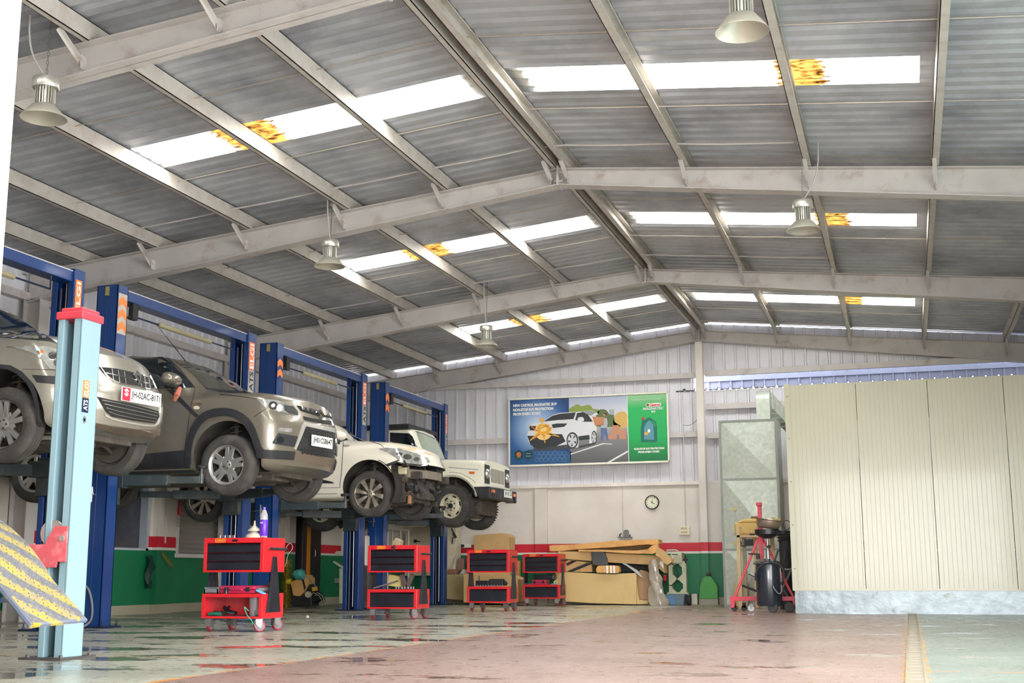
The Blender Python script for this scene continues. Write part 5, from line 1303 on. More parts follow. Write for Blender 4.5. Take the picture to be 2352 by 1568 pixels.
blob('rubber_hose', [([(-6.05, 11.08, zs+.035), (-6.03, 11.14, zs+.035), (-5.99, 11.2, zs+.04)], .022)], m_grey, 'thick grey hose end on the nearest trolley beside the magenta case', 'hose')
blob('exhaust_pipe', [([(-6.14, 11.34, zs+.04), (-6.06, 11.33, zs+.075), (-6.00, 11.34, zs+.11)], .024)], mat('rusty_pipe', (120,100,84), .6, metal=.3, var=.3, vscale=12), 'rusty pipe lying across the nearest trolley\'s middle tray', 'pipe')
single('spray_can', MB().lathe([(0, 0), (.02, 0), (.02, .035), (.012, .045), (.012, .055), (0, .055)], (-6.36, 11.03, zs+.001), n=16), m_drawer, 'small black canister before the magenta case on the nearest trolley', 'canister', smooth=40)
single('blue_packet', MB().cbox((-5.99, 11.05, zs+.015), (.09, .05, .012), Matrix.Rotation(.4, 3, 'Y')), mat('light_blue_card', (110,190,224), .5), 'small light-blue packet on the nearest trolley\'s middle tray, right side', 'packet')
zl = .146
p = atY(583, 1410, 11.1)
t = Thing('measuring_jug', (p.x, 11.12, zl), 'frosted plastic measuring jug in the open lower shelf of the nearest trolley', 'jug')
m_jug = mat('frosted_plastic', (140,132,136), .35, var=.05)
t.part('jug_body', MB().lathe([(0, .001), (.048, .001), (.052, .01), (.060, .195), (.057, .195), (.049, .012), (0, .012)], (p.x, 11.12, zl), n=28), m_jug, smooth=50)
t.part('handle', MB().tube([(p.x+.056, 11.12, zl+.18), (p.x+.095, 11.12, zl+.17), (p.x+.10, 11.12, zl+.09), (p.x+.055, 11.12, zl+.05)], .009, 8), m_jug, smooth=True)
t.part('spout', MB().prism([(p.x-.056, 11.10, zl+.195), (p.x-.085, 11.12, zl+.198), (p.x-.056, 11.14, zl+.195), (p.x-.054, 11.12, zl+.15)], (0, 0, .003)), m_jug)
blob('cable_coil', [([(-6.52+.06*cos(a)+.012*a, 11.12+.05*sin(a), zl+.03+.008*sin(3*a)) for a in [q*.5 for q in range(26)]], .010)], m_black, 'tangled black cable in the nearest trolley\'s lower shelf, left side', 'cable')
blob('green_cloth', [([(-6.56, 11.07, zl+.018), (-6.48, 11.05, zl+.022), (-6.42, 11.06, zl+.016)], .017)], mat('green_cloth', (20,110,84), .8), 'green rag at the left of the nearest trolley\'s lower shelf', 'rag')
blob('air_gun', [([(-6.46, 11.18, zl+.08), (-6.38, 11.15, zl+.04), (-6.30, 11.14, zl+.025)], .018), ([(-6.46, 11.18, zl+.03), (-6.40, 11.18, zl+.09)], .014)], m_drawer, 'black air gun in the nearest trolley\'s lower shelf left of the jug', 'air gun')
single('metal_bracket', MB().cbox((-6.025, 11.12, zl+.03), (.10, .10, .05), Matrix.Rotation(.2, 3, 'Z')), m_zinc, 'grey metal bracket in the nearest trolley\'s lower shelf right of the jug', 'bracket', bevel=.01)
pts = [(-6.10, 11.02, zl+.05), (-6.13, 10.99, zl+.09), (-6.10, 10.985, zl+.02), (-6.05, 10.98, zl-.03), (-6.02, 10.98, zl-.07)]
blob('green_wire', [(smooth_poly(pts, 4, False), .004)], mat('green_wire', (60,170,140), .5), 'thin green wire hanging from the nearest trolley\'s lower shelf', 'wire')
pts = [(-5.92, 11.40, .80), (-5.89, 11.43, .85), (-5.87, 11.45, .80), (-5.90, 11.42, .74), (-5.905, 11.40, .68), (-5.91, 11.38, .62)]
blob('wire_tether', [(smooth_poly(pts, 4, False), .003)], m_steel, 'thin wire with a plug hanging from the nearest trolley\'s handle', 'wire')
# ---- second trolley's load
zs2 = .361; XX, YY = -6.42, 14.55
blob('tyre_iron', [([(XX+.06, YY+.05, zs2+.012), (XX+.36, YY+.12, zs2+.10)], .010)], m_steel, 'bright steel tyre iron lying aslant on the second trolley', 'tyre iron')
single('yellowed_box', MB().cbox((XX+.26, YY+.30, zs2+.10), (.18, .12, .14), Matrix.Rotation(.15, 3, 'Y')), mat('yellowed_card', (196,186,120), .6, var=.15), 'yellowish box standing on the second trolley\'s tray', 'box', bevel=.006)
single('clamp_bracket', MB().cbox((XX+.40, YY+.22, zs2+.10), (.05, .05, .17), Matrix.Rotation(-.4, 3, 'Y')).cbox((XX+.48, YY+.22, zs2+.10), (.05, .05, .17), Matrix.Rotation(.4, 3, 'Y')).cbox((XX+.44, YY+.22, zs2+.01), (.16, .08, .02)), mat('brown_iron', (104,92,88), .5, metal=.4), 'brown iron V-clamp on the second trolley\'s tray', 'clamp', bevel=.004)
for k in range(9):
    mb = MB().tube([(XX+.36+.027*k, YY+.06+.02*(k % 3), zs2+.002), (XX+.36+.027*k, YY+.06+.02*(k % 3), zs2+.032)], .011, 10); single('loose_socket', mb, m_zinc, 'greasy loose socket on the right of the second trolley\'s tray', 'socket', 'greasy sockets on the second trolley')
single('pale_bin', MB().cbox((XX+.37, YY+.34, .46), (.24, .10, .10), Matrix.Rotation(.2, 3, 'Y')), m_fun, 'cream plastic tray wedged high in the second trolley\'s gap', 'tray', bevel=.02) if False else None
mb = MB().prism([(XX+.26, YY+.12, .896), (XX+.31, YY+.12, .99), (XX+.38, YY+.12, .95), (XX+.37, YY+.12, .896)], (0, .12, 0)); single('meter_box', mb, mat('putty_plastic', (150,142,112), .5), 'putty-coloured sloped meter box on top of the second trolley', 'meter', bevel=.006)
blob('hanging_pliers', [([(XX+.355, YY-.01, .90), (XX+.36, YY-.02, .86), (XX+.358, YY-.02, .82)], .008)], m_black, 'black pliers hanging over the front edge of the second trolley', 'pliers')
# ---- third and fourth trolleys' loads
XX, YY = -6.30, 17.93
single('impact_wrench', MB().cbox((XX+.20, YY+.15, zs2+.045), (.20, .09, .08)).tube([(XX+.14, YY+.15, zs2+.08), (XX+.14, YY+.15, zs2+.16)], .008, 6), m_drawer, 'black impact wrench on the third trolley\'s tray, left side', 'power tool', bevel=.012)
single('angle_grinder', MB().cbox((XX+.42, YY+.15, zs2+.06), (.22, .09, .10)).tube([(XX+.50, YY+.15, zs2+.09), (XX+.58, YY+.13, zs2+.03)], .03, 8), m_black, 'black angle grinder on the third trolley\'s tray, right side', 'power tool', bevel=.012)
for k in range(11):
    mb = MB().tube([(XX+.10+.044*k, YY+.06, zs2+.001), (XX+.10+.044*k, YY+.06, zs2+.022)], .010, 10); single('small_socket', mb, m_grey, 'small dark socket in a row along the front of the third trolley\'s tray', 'socket', 'row of dark sockets on the third trolley')
XX, YY = -6.42, 21.2
single('dark_case', MB().box(XX+.16, XX+.52, YY+.1, YY+.34, zs2+.09, zs2+.17), m_drawer, 'dark case stacked on the magenta one on the farthest trolley', 'tool case', bevel=.01)
single('tape_roll', MB().lathe([(.018, -.015), (.036, -.015), (.036, .015), (.018, .015)], (XX+.565, YY+.10, zs2+.037), axis='y', n=24, closed=True), mat('pale_tape', (206,196,150), .5), 'pale tape roll standing on the farthest trolley', 'tape', smooth=40)
blob('spanner', [([(XX+.02, YY+.03, zs2+.012), (XX+.16, YY+.03, zs2+.012)], .010)], m_zinc, 'steel spanner at the left of the farthest trolley\'s tray', 'spanner')
blob('screwdriver', [([(XX+.50, YY+.05, zs2+.010), (XX+.60, YY+.03, zs2+.010)], .008)], MATS['light_blue_card'], 'light-blue handled screwdriver on the farthest trolley', 'screwdriver')
# ------------------------------------------------------------------ billboard: a printed picture in a white frame
YBD = 22.74
ZP = conv(1160, 880, 5.88)
def bp(x, y, k=0): p = atY(1160+x/5.88, 880+y/5.88, YBD); return Vector((p.x, YBD-.012-.0012*k, p.z))
def pic(name, poly, m, k, parent, smooth=0):
    P = smooth_poly([(a, b, 0) for a, b in poly], smooth) if smooth else [(a, b, 0) for a, b in poly]
    pts = [Vector((a[0], a[1])) for a in P]
    vo, eo, fo, *_ = delaunay_2d_cdt(pts, [], [tuple(range(len(pts)))], 1, 1e-6)
    mb = MB(); mb.add([bp(q.x, q.y, k) for q in vo], [tuple(f) for f in fo]); return t.part(name, mb, m, parent, fix=False)
def pm(name, rgb): return mat('print_'+name, rgb, .45, var=.03)
TL, TR_, BR, BL = bp(50, 225), bp(2195, 112), bp(2222, 1055), bp(65, 1130)
cxb = (TL.x+TR_.x)/2; zb0 = (BL.z+BR.z)/2; zb1 = (TL.z+TR_.z)/2; xb0 = (TL.x+BL.x)/2; xb1 = (TR_.x+BR.x)/2
t = Thing('billboard', (cxb, YBD, zb0), 'wide oil advertisement board with a white car, green at its right, on the back wall', 'billboard')
mb = MB().box(xb0, xb1, YBD, YBD+.05, zb0, zb1); bd = t.part('board', mb, mat('cream_frame', (232,230,214), .4, var=.02))
mb = MB()
for a, b, c_, d_ in ((xb0-.01, xb1+.01, zb0-.01, zb0+.025), (xb0-.01, xb1+.01, zb1-.022, zb1+.01), (xb0-.01, xb0+.018, zb0, zb1), (xb1-.022, xb1+.01, zb0, zb1)): mb.box(a, b, YBD-.03, YBD+.01, c_, d_)
t.part('frame', mb, MATS['cream_frame'], bevel=.003)
# inner coordinates: use a straight rectangle
xi0, xi1, zi0, zi1 = xb0+.018, xb1-.022, zb0+.025, zb1-.022
def bp(x, y, k=0):
    # map crop pixels to the board, removing the slight slope of the board's edges
    f = (x-58)/(2190-58); top = 232-f*(232-128); bot = 1112-f*(1112-1048)
    g = (y-top)/(bot-top)
    # foreshortening across the board is slight; measured x at mid height
    p = atY(1160+x/5.88, 880+y/5.88, YBD); X_ = p.x
    X_ = min(max(X_, xi0), xi1)
    return Vector((X_, YBD-.004-.0012*k, zi1-min(max(g, 0), 1)*(zi1-zi0)))
def gradmat(name, stops, axis='Z', lo=0, hi=1, center=None, rad=1):
    m = bpy.data.materials.new(name); m.use_nodes = True; n = m.node_tree.nodes; l = m.node_tree.links; b = n['Principled BSDF']; b.inputs['Roughness'].default_value = .45
    geo = n.new('ShaderNodeNewGeometry'); r = n.new('ShaderNodeValToRGB'); mr = n.new('ShaderNodeMapRange'); mr.inputs[1].default_value = lo; mr.inputs[2].default_value = hi
    if center:
        vm = n.new('ShaderNodeVectorMath'); vm.operation = 'DISTANCE'; l.new(geo.outputs['Position'], vm.inputs[0]); vm.inputs[1].default_value = center; l.new(vm.outputs['Value'], mr.inputs[0])
    else:
        sp = n.new('ShaderNodeSeparateXYZ'); l.new(geo.outputs['Position'], sp.inputs[0]); l.new(sp.outputs[axis], mr.inputs[0])
    l.new(mr.outputs[0], r.inputs[0]); e = r.color_ramp.elements
    e[0].position = stops[0][0]; e[0].color = lin(stops[0][1]); e[1].position = stops[-1][0]; e[1].color = lin(stops[-1][1])
    for p_, c_ in stops[1:-1]: q = e.new(p_); q.color = lin(c_)
    l.new(r.outputs[0], b.inputs['Base Color']); return m
cbl = bp(430, 600)
pic('blue_ground', [(58,232),(862,195),(866,400),(880,600),(884,1092),(58,1115)], gradmat('print_blue_glow', [(0, (225,232,240)), (.35, (150,178,214)), (.75, (52,98,156)), (1, (28,66,120))], lo=0, hi=.72, center=tuple(cbl)), 0, bd)
pic('sky_picture', [(862,195),(1648,155),(1660,600),(866,600)], gradmat('print_sky', [(0, (236,224,196)), (.5, (206,208,216)), (1, (168,178,204))], lo=bp(1200,600).z, hi=bp(1200,180).z), 0, bd)
pic('asphalt', [(866,580),(1660,585),(1672,1062),(884,1092)], gradmat('print_asphalt', [(0, (92,92,94)), (.7, (134,132,134)), (1, (176,170,166))], lo=bp(1200,1080).z, hi=bp(1200,590).z), 1, bd)
pic('green_ground', [(1648,155),(2190,128),(2212,1045),(1676,1062)], gradmat('print_green', [(0, (16,110,64)), (.35, (26,168,88)), (.8, (34,176,92)), (1, (150,196,150))], lo=bp(1900,1050).z, hi=bp(1900,140).z), 0, bd)
pic('divider_line', [(1646,155),(1652,155),(1678,1062),(1670,1062)], m_white, 3, bd)
gt = pm('leaf', (140,156,76)); gd = pm('leaf_dark', (92,112,72)); go = pm('leaf_gold', (206,170,96))
pic('tree', [(872,385),(872,340),(940,300),(980,280),(1040,310),(1110,290),(1160,300),(1190,345),(1250,350),(1260,420),(1000,400)], gt, 2, bd, 2)
pic('tree', [(1230,560),(1235,400),(1290,350),(1370,360),(1410,420),(1470,430),(1480,520),(1540,560),(1540,590),(1230,585)], gd, 2, bd, 2)
pic('tree', [(1470,590),(1480,440),(1540,390),(1600,380),(1648,420),(1656,590)], go, 2, bd, 2)
pic('tower', [(1405,350),(1475,348),(1478,440),(1408,440)], pm('haze_blue', (166,170,178)), 1, bd)
pic('hexagon_floor', [(60,960),(400,890),(900,930),(884,1092),(60,1115)], pm('deep_blue', (40,86,134)), 1, bd)
for r in range(3):
    for q in range(8):
        cx_, cy_ = 430+q*62+(31 if r % 2 else 0), 945+r*46; P = [(cx_+34*cos(a), cy_+25*sin(a)) for a in [pi/6+pi*k/3 for k in range(6)]]; I_ = [(cx_+30*cos(a), cy_+22*sin(a)) for a in [pi/6+pi*k/3 for k in range(6)]]
        if cx_ > 850: continue
        mb = MB()
        for k in range(6): mb.add([bp(*P[k], 3), bp(*P[(k+1) % 6], 3), bp(*I_[(k+1) % 6], 3), bp(*I_[k], 3)], [(0,1,2,3)])
        t.part('hexagon_outline', mb, pm('pale_blue', (120,156,190)), bd, fix=False)
for P in ([(885,955),(1320,812),(1450,820),(1445,830),(1330,826),(885,970)], [(1380,1070),(1660,910),(1662,935),(1425,1070)]): pic('road_marking', P, pm('white', (226,226,222)), 3, bd)
car_ = pic('printed_car', [(295,715),(325,640),(330,570),(420,545),(520,525),(640,430),(740,400),(960,388),(1060,375),(1180,370),(1240,395),(1262,420),(1180,440),(1215,520),(1240,600),(1235,790),(1140,820),(1140,760),(1000,770),(990,870),(900,885),(840,830),(700,850),(420,890),(330,810)], pm('car_white', (222,222,226)), 4, bd)
pic('printed_car_shadow', [(380,860),(840,800),(1000,850),(1240,800),(1200,835),(1000,880),(700,905),(400,920)], pm('shadow_grey', (70,72,78)), 3, bd)
dk = pm('dark', (52,54,58))
pic('printed_windscreen', [(525,520),(640,440),(740,412),(958,394),(925,485),(700,500)], dk, 5, bd); pic('printed_side_glass', [(948,498),(975,400),(1060,392),(1120,420),(1188,520),(1060,522)], dk, 5, bd)
pic('printed_tailgate_glass', [(1010,378),(1180,374),(1235,392),(1160,440)], pm('grey', (150,154,158)), 5, bd)
pic('printed_bumper', [(300,712),(420,715),(560,690),(770,690),(820,790),(700,850),(430,895),(345,830)], dk, 5, bd); pic('printed_sill', [(990,720),(1140,700),(1145,760),(1000,775)], dk, 5, bd)
pic('printed_headlamp', [(630,560),(700,545),(845,545),(800,590),(650,608)], dk, 5, bd); pic('printed_headlamp', [(328,580),(420,580),(410,640),(335,640)], dk, 5, bd)
pic('printed_mirror', [(985,470),(1040,455),(1068,480),(1060,515),(990,512)], pm('car_white', (222,222,226)), 6, bd, 2)
for cx_, cy_, rx, ry in ((912, 775, 80, 112), (1205, 732, 38, 88)):
    w_ = pic('printed_wheel', ell(cx_, cy_, rx, ry, 24), dk, 6, bd); pic('printed_rim', ell(cx_-2, cy_+2, rx*.78, ry*.82, 24), pm('rim_grey', (206,206,208)), 7, bd)
    for k in range(5):
        a = 2*pi*k/5+.4; pic('printed_rim_gap', [(cx_-2+rx*.22*cos(a), cy_+ry*.22*sin(a)), (cx_-2+rx*.7*cos(a-.22), cy_+ry*.74*sin(a-.22)), (cx_-2+rx*.7*cos(a+.22), cy_+ry*.74*sin(a+.22))], dk, 8, bd)
am = pm('amber', (236,172,60)); al = pm('amber_light', (246,214,130)); ao = pm('amber_dark', (196,120,50))
pic('amber_glow', ell(520, 655, 118, 118, 24), pm('glow', (240,206,140)), 9, bd)
pic('amber_core', [(430,600),(470,560),(580,560),(620,600),(600,690),(450,690)], am, 10, bd); pic('amber_core', [(470,600),(500,580),(570,600),(560,650),(490,660)], al, 11, bd)
for k_, (x0_, y0_, x1_, y1_, w_) in enumerate(((480,660,340,780,13),(440,650,345,575,9),(560,680,735,722,14),(600,640,640,590,9),(520,690,545,812,12),(580,600,540,560,8),(500,610,506,515,5),(470,690,390,760,8),(600,690,690,700,7),(460,620,600,570,6),(455,680,610,640,6),(500,700,560,720,7))):
    L_ = sqrt((x1_-x0_)**2+(y1_-y0_)**2); nx_, ny_ = -(y1_-y0_)/L_*w_, (x1_-x0_)/L_*w_
    pic('amber_spike', [(x0_+nx_, y0_+ny_), (x0_-nx_, y0_-ny_), (x1_-nx_*.5, y1_-ny_*.5), (x1_+nx_*.5, y1_+ny_*.5)], (am, ao)[k_ % 2], 12+(k_ % 3), bd)
pic('amber_ball', ell(498, 497, 30, 28, 20), am, 10, bd)
# printed person carrying a carton (flat picture)
sk = pm('skin', (176,124,96)); 
pic('printed_jeans', [(1290,600),(1375,600),(1385,680),(1405,770),(1380,775),(1340,680),(1325,770),(1290,790),(1300,700)], pm('jeans', (92,112,150)), 5, bd)
pic('printed_shirt', [(1330,470),(1375,470),(1390,540),(1375,605),(1295,605),(1300,560),(1340,550)], pm('shirt', (170,176,186)), 6, bd); pic('printed_head', ell(1350, 420, 24, 30, 16), sk, 6, bd); pic('printed_hair', [(1328,405),(1345,395),(1372,400),(1375,430),(1362,440),(1355,415)], dk, 7, bd)
pic('printed_carton', [(1180,450),(1345,460),(1340,560),(1215,575),(1190,480)], pm('carton', (196,134,96)), 8, bd); pic('printed_hand', ell(1315, 562, 26, 10, 10), sk, 9, bd)
for x0, y0, x1, y1 in ((1455,566,1540,625),(1435,622,1625,690),(1395,690,1510,758),(1545,668,1636,755)): pic('printed_carton', [(x0,y0+4),(x1,y0),(x1,y1),(x0,y1)], pm('carton_pale', (196,140,110)), 5+int(y0 > 650), bd)
# oil can
cn = pm('can_green', (20,110,92))
pic('printed_can', [(1838,800),(1832,640),(1848,520),(1850,480),(1885,478),(1890,500),(1925,462),(1960,462),(2040,520),(2055,590),(2058,780),(2040,800)], cn, 3, bd); pic('printed_can_label', [(1880,760),(1878,600),(1905,540),(1950,500),(2005,560),(2015,765)], pm('can_label', (90,146,160)), 4, bd)
pic('printed_can_cap', [(1843,462),(1885,458),(1888,488),(1846,490)], pm('red', (206,50,50)), 5, bd); pic('printed_can_handle_gap', [(1985,500),(2035,545),(2035,600),(2015,560),(1975,515)], pm('green_gap', (34,150,84)), 5, bd); pic('printed_can_spot', ell(1910, 680, 26, 22, 12), am, 5, bd); pic('printed_can_spot', ell(1945, 645, 18, 24, 12), m_white, 5, bd)
for cx_ in (188, 318):
    pic('hexagon_badge', [(cx_+64*cos(a), 972+72*sin(a)) for a in [pi/6+pi*k/3 for k in range(6)]], pm('badge_green', (22,72,78)), 5, bd)
pic('badge_spot', ell(188, 968, 32, 34, 14), pm('badge_orange', (206,110,50)), 6, bd)
def btext(txt, x0, y0, x1, y1, m, k=6, bold=.05, **kw):
    a = bp(x0, y1, k); b = bp(x1, y0, k); b2 = bp(x0, y0, k)
    t.part('lettering', fit_text(txt, a.x, b.x, a.z, b2.z, YBD-.004-.0012*k, bold=bold, **kw), m, bd, fix=False)
pw = m_white
btext('NEW CASTROL MAGNATEC SUV', 112, 285, 703, 323, pw); btext('NON-STOP SUV PROTECTION', 112, 345, 653, 383, pw); btext('FROM EVERY START', 112, 403, 487, 441, pw)
btext("IT'S MORE THAN JUST OIL. IT'S LIQUID ENGINEERING.", 1705, 216, 2108, 232, pw, bold=.0)
pic('logo_plate', [(1915,268),(2108,258),(2095,306),(1912,315)], m_white, 5, bd); pic('logo_disc', ell(1928, 290, 26, 26, 18), m_white, 6, bd); pic('logo_disc', ell(1928, 290, 20, 20, 18), pm('logo_green', (20,120,60)), 7, bd); pic('logo_flash', [(1912,292),(1940,280),(1946,290),(1918,302)], pm('red', (206,50,50)), 8, bd)
btext('Castrol', 1952, 270, 2092, 308, pm('red', (206,50,50)), 8, shear=.15); btext('MAGNATEC', 1860, 325, 2146, 362, pm('silver', (206,212,212)), 6, shear=.25, bold=.05); btext('SUV', 1975, 368, 2035, 394, pw, shear=.2)
btext('NON-STOP SUV PROTECTION', 1745, 878, 2152, 906, pw); btext('FROM EVERY START', 1800, 920, 2090, 948, pw)
btext('DUALOCK', 285, 950, 352, 960, pw, 7, bold=0); btext('TECHNOLOGY', 280, 985, 358, 996, pw, 7, bold=0); btext('PROTECTION', 160, 1008, 216, 1016, pw, 7, bold=0)
# ------------------------------------------------------------------ clock, switches, conduits on the back wall
p = atY(1497, 1153, 22.80); R = atY(1513.2, 1153, 22.80).x-p.x
t = Thing('wall_clock', (p.x, 22.82, p.z-R), 'round wall clock with black rim and cream face', 'clock')
rimc = t.part('rim', MB().lathe([(R-.016, -.045), (R-.004, -.05), (R, -.04), (R, 0), (R-.02, 0)], (p.x, 22.85, p.z), axis='y', n=48, closed=True), m_black, smooth=40)
fc = t.part('face', MB().lathe([(0, -.03), (R-.012, -.03), (R-.012, 0), (0, 0)], (p.x, 22.85, p.z), axis='y', n=48), mat('clock_face', (226,224,198), .4, var=.02))
for h in range(1, 13):
    a = 2*pi*h/12; x, z = p.x+sin(a)*R*.74, p.z+cos(a)*R*.74; s = .012; t.part('numeral', fit_text(str(h), x-s*(1.2 if h > 9 else .7), x+s*(1.2 if h > 9 else .7), z-s*1.1, z+s*1.1, 22.818, bold=0), m_black, fc, fix=False)
for a, L_, w_ in ((radians(120), .5, .010), (radians(6), .66, .007)):
    d = Vector((sin(a), 0, cos(a))); e = Vector((cos(a), 0, -sin(a))); c0 = Vector((p.x, 22.815, p.z)); t.part('hand', MB().prism([c0-d*.02-e*w_/2, c0-d*.02+e*w_/2, c0+d*R*L_+e*w_/3, c0+d*R*L_-e*w_/3], (0, -.002, 0)), m_black, fc)
a_, b_ = atY(1560, 1209, 22.8), atY(1584, 1228, 22.8)
t = Thing('switch_box', ((a_.x+b_.x)/2, 22.84, b_.z), 'cream switch box on the back wall below the clock\'s right', 'switch box')
sw = t.part('box', MB().box(a_.x, b_.x, 22.79, 22.85, b_.z, a_.z), mat('cream_switch_plastic', (226,218,188), .4), bevel=.004)
for r in range(2): t.part('switch_row', MB().box(a_.x+.03, b_.x-.04, 22.784, 22.792, b_.z+.03+r*.07, b_.z+.065+r*.07), mat('tan_switches', (190,176,140), .4), sw)
def conduit(u, v0, v1, label, r=.009, y=22.83):
    a, b = atY(u, v0, y), atY(u, v1, y); single('wall_conduit', MB().tube([(a.x, y, a.z), (a.x, y, b.z)], r, 8), m_paint, label, 'conduit', 'conduits on the back wall')
conduit(1571, 1070, 1209, 'white conduit running down to the cream switch box'); conduit(1429, 1076, 1226, 'white conduit running down behind the cardboard pile'); conduit(1567.5, 905, 1110, 'white conduit between the billboard and the centre post', y=22.80)
p = atY(1432, 1232, 22.6)
t = Thing('wall_bracket_with_fittings', (p.x, 22.8, p.z), 'small wall bracket with grey fittings above the cardboard pile', 'bracket')
t.part('shelf', MB().box(p.x-.13, p.x+.12, 22.66, 22.84, p.z-.01, p.z), m_grey)
t.part('fitting', MB().box(p.x-.02, p.x+.06, 22.7, 22.8, p.z, p.z+.11).lathe([(.0, .11), (.03, .11), (.03, .13), (0, .13)], (p.x+.02, 22.75, p.z), n=10), m_zinc, bevel=.004); t.part('fitting', MB().tube([(p.x-.10, 22.72, p.z), (p.x-.09, 22.72, p.z+.05), (p.x-.06, 22.72, p.z+.06)], .012, 6).tube([(p.x+.09, 22.72, p.z), (p.x+.10, 22.72, p.z+.04)], .012, 6), m_black)
pts = [atY(u, v, 22.7) for u, v in ((1568, 976), (1580, 977), (1592, 972), (1602, 962), (1608, 952))]
single('hanging_wire', MB().tube(smooth_poly([tuple(q) for q in pts], 4, False), .004, 5), m_black, 'thin black wire looping between the billboard and the centre post', 'wire')
# plastic marker for the green hump at the foot of the wall
q = lambda u, v, y=22.50: atY(u, v, y)
hp = [q(1606, 1375), q(1607, 1345), q(1613, 1328), q(1621, 1323), q(1632, 1323), q(1640, 1333), q(1648, 1345), q(1649, 1375)]
t = Thing('green_hooded_box', tuple(q(1628, 1378)), 'green painted hood-shaped box low on the green dado, left of the galvanised cabinet', 'box')
gb = t.part('hood', MB().prism([tuple(a) for a in hp], (0, .14, 0)), mat('light_green_paint', (66,146,66), .5, var=.1), bevel=.01)
t.part('foot', MB().box(hp[0].x, hp[-1].x, 22.49, 22.65, 0, hp[0].z), mat('cement_grey', (150,148,132), .8)); k = q(1626, 1319); t.part('knob', MB().lathe([(0, -.03), (.04, -.02), (.05, 0), (.04, .03), (0, .04)], (k.x, 22.56, k.z), n=16), m_under, gb, smooth=True)
# ------------------------------------------------------------------ cardboard pile by the back wall
m_card = mat('brown_cardboard', (196,160,108), .75, var=.08, vscale=2.5, dirt=(166,130,86), dscale=3, dlo=.55, dhi=.8)
m_card2 = mat('pale_cardboard', (204,176,120), .75, var=.07, vscale=2, dirt=(186,156,104), dscale=2, dlo=.5, dhi=.8)
m_card3 = mat('orange_cardboard', (214,164,98), .7, var=.1, vscale=3, dirt=(176,124,70), dscale=4, dlo=.5, dhi=.8)
ZD = conv(1220, 1080, 4.61)
def slab(name, poly, y0, y1, m, label, cat, group=None, zc=None, bevel=.006, **k):
    """traced outline at depth y0 given thickness towards y1"""
    P = [atY(a, b, y0) for a, b in ZD(poly)]
    return single(name, MB().prism([tuple(p_) for p_ in P], (0, y1-y0, 0)), m, label, cat, group, bevel=bevel, **k)
slab('cardboard_box', [(255,1382),(255,1070),(400,1078),(850,1098),(1040,1088),(1100,1086),(1115,1110),(1115,1418),(700,1408)], 21.95, 22.35, m_card2, 'long pale cardboard box lying on the floor at the foot of the pile', 'cardboard box')
slab('cardboard_box', [(300,935),(640,975),(645,1075),(400,1075),(300,1068)], 22.05, 22.5, m_card, 'brown carton with dark tape bands lying on the long pale box, left side', 'cardboard box')
for P, nm in (([(370,985),(430,955),(485,958),(380,1010)], 0), ([(385,1065),(590,978),(640,978),(640,990),(440,1072),(388,1072)], 1)): slab('dark_tape_band', P, 22.035, 22.049, m_black, ['short dark tape band on the tape-banded brown carton', 'long dark tape band on the tape-banded brown carton'][nm], 'tape', bevel=0)
slab('cardboard_box', [(285,855),(640,865),(1000,885),(1320,900),(1370,930),(1400,975),(1415,1090),(1330,1020),(1290,1000),(1000,985),(700,965),(330,935),(290,930)], 22.0, 22.45, m_card, 'long flat brown carton lying across the middle of the pile', 'cardboard box')
slab('cardboard_box', [(190,800),(215,792),(440,785),(850,745),(1290,728),(1345,728),(1352,775),(1270,790),(1250,782),(850,815),(500,835),(300,855),(225,858),(195,850)], 22.05, 22.40, m_card3, 'long orange-brown wrapped bumper carton on top of the pile', 'cardboard box')
slab('cardboard_box', [(500,838),(780,842),(1100,848),(1230,835),(1290,790),(1340,775),(1345,810),(1320,870),(1285,884),(1000,880),(780,862),(600,862),(500,858)], 21.90, 22.04, m_card3, 'open orange-brown carton under the topmost one of the pile', 'cardboard box')
slab('cardboard_box', [(225,820),(440,800),(850,775),(1290,765),(1300,880),(900,900),(300,880)], 22.46, 22.6, mat('hollow_shade_card', (120,92,60), .8), 'dark brown backing slab added for the shaded hollow behind the topmost cartons', 'cardboard box')  # added backing slab; its dark brown stands for shade in the hollow
slab('cardboard_box', [(1340,815),(1400,850),(1480,935),(1490,970),(1440,1000),(1405,985),(1370,930),(1315,900),(1320,870)], 21.80, 21.89, m_card, 'brown carton end slanting down at the right of the pile', 'cardboard box')
slab('cardboard_box', [(1115,1090),(1160,1050),(1270,1085),(1285,1180),(1280,1372),(1150,1368),(1130,1180)], 22.1, 22.3, mat('dull_brown_card', (176,140,106), .75), 'upright narrow brown box at the right of the long pale box', 'cardboard box')
slab('cardboard_box', [(1118,1180),(1145,1370),(1240,1378),(1240,1415),(1118,1418)], 21.98, 22.09, m_card2, 'low cardboard flap on the floor at the right of the long pale box', 'cardboard flap')
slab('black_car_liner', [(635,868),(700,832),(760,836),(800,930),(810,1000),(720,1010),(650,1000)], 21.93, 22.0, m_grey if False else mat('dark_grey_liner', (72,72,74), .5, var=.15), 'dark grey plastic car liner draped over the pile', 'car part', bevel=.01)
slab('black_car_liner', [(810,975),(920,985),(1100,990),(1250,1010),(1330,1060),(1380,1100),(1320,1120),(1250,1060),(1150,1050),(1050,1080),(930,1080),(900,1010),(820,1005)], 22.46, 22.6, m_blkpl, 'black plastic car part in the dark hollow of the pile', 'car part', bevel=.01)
slab('parcel', [(683,1040),(705,1010),(850,1005),(920,1010),(932,1060),(920,1088),(700,1085),(685,1075)], 21.90, 22.1, m_card3, 'small taped orange-brown parcel on the long pale box', 'parcel', bevel=.015)
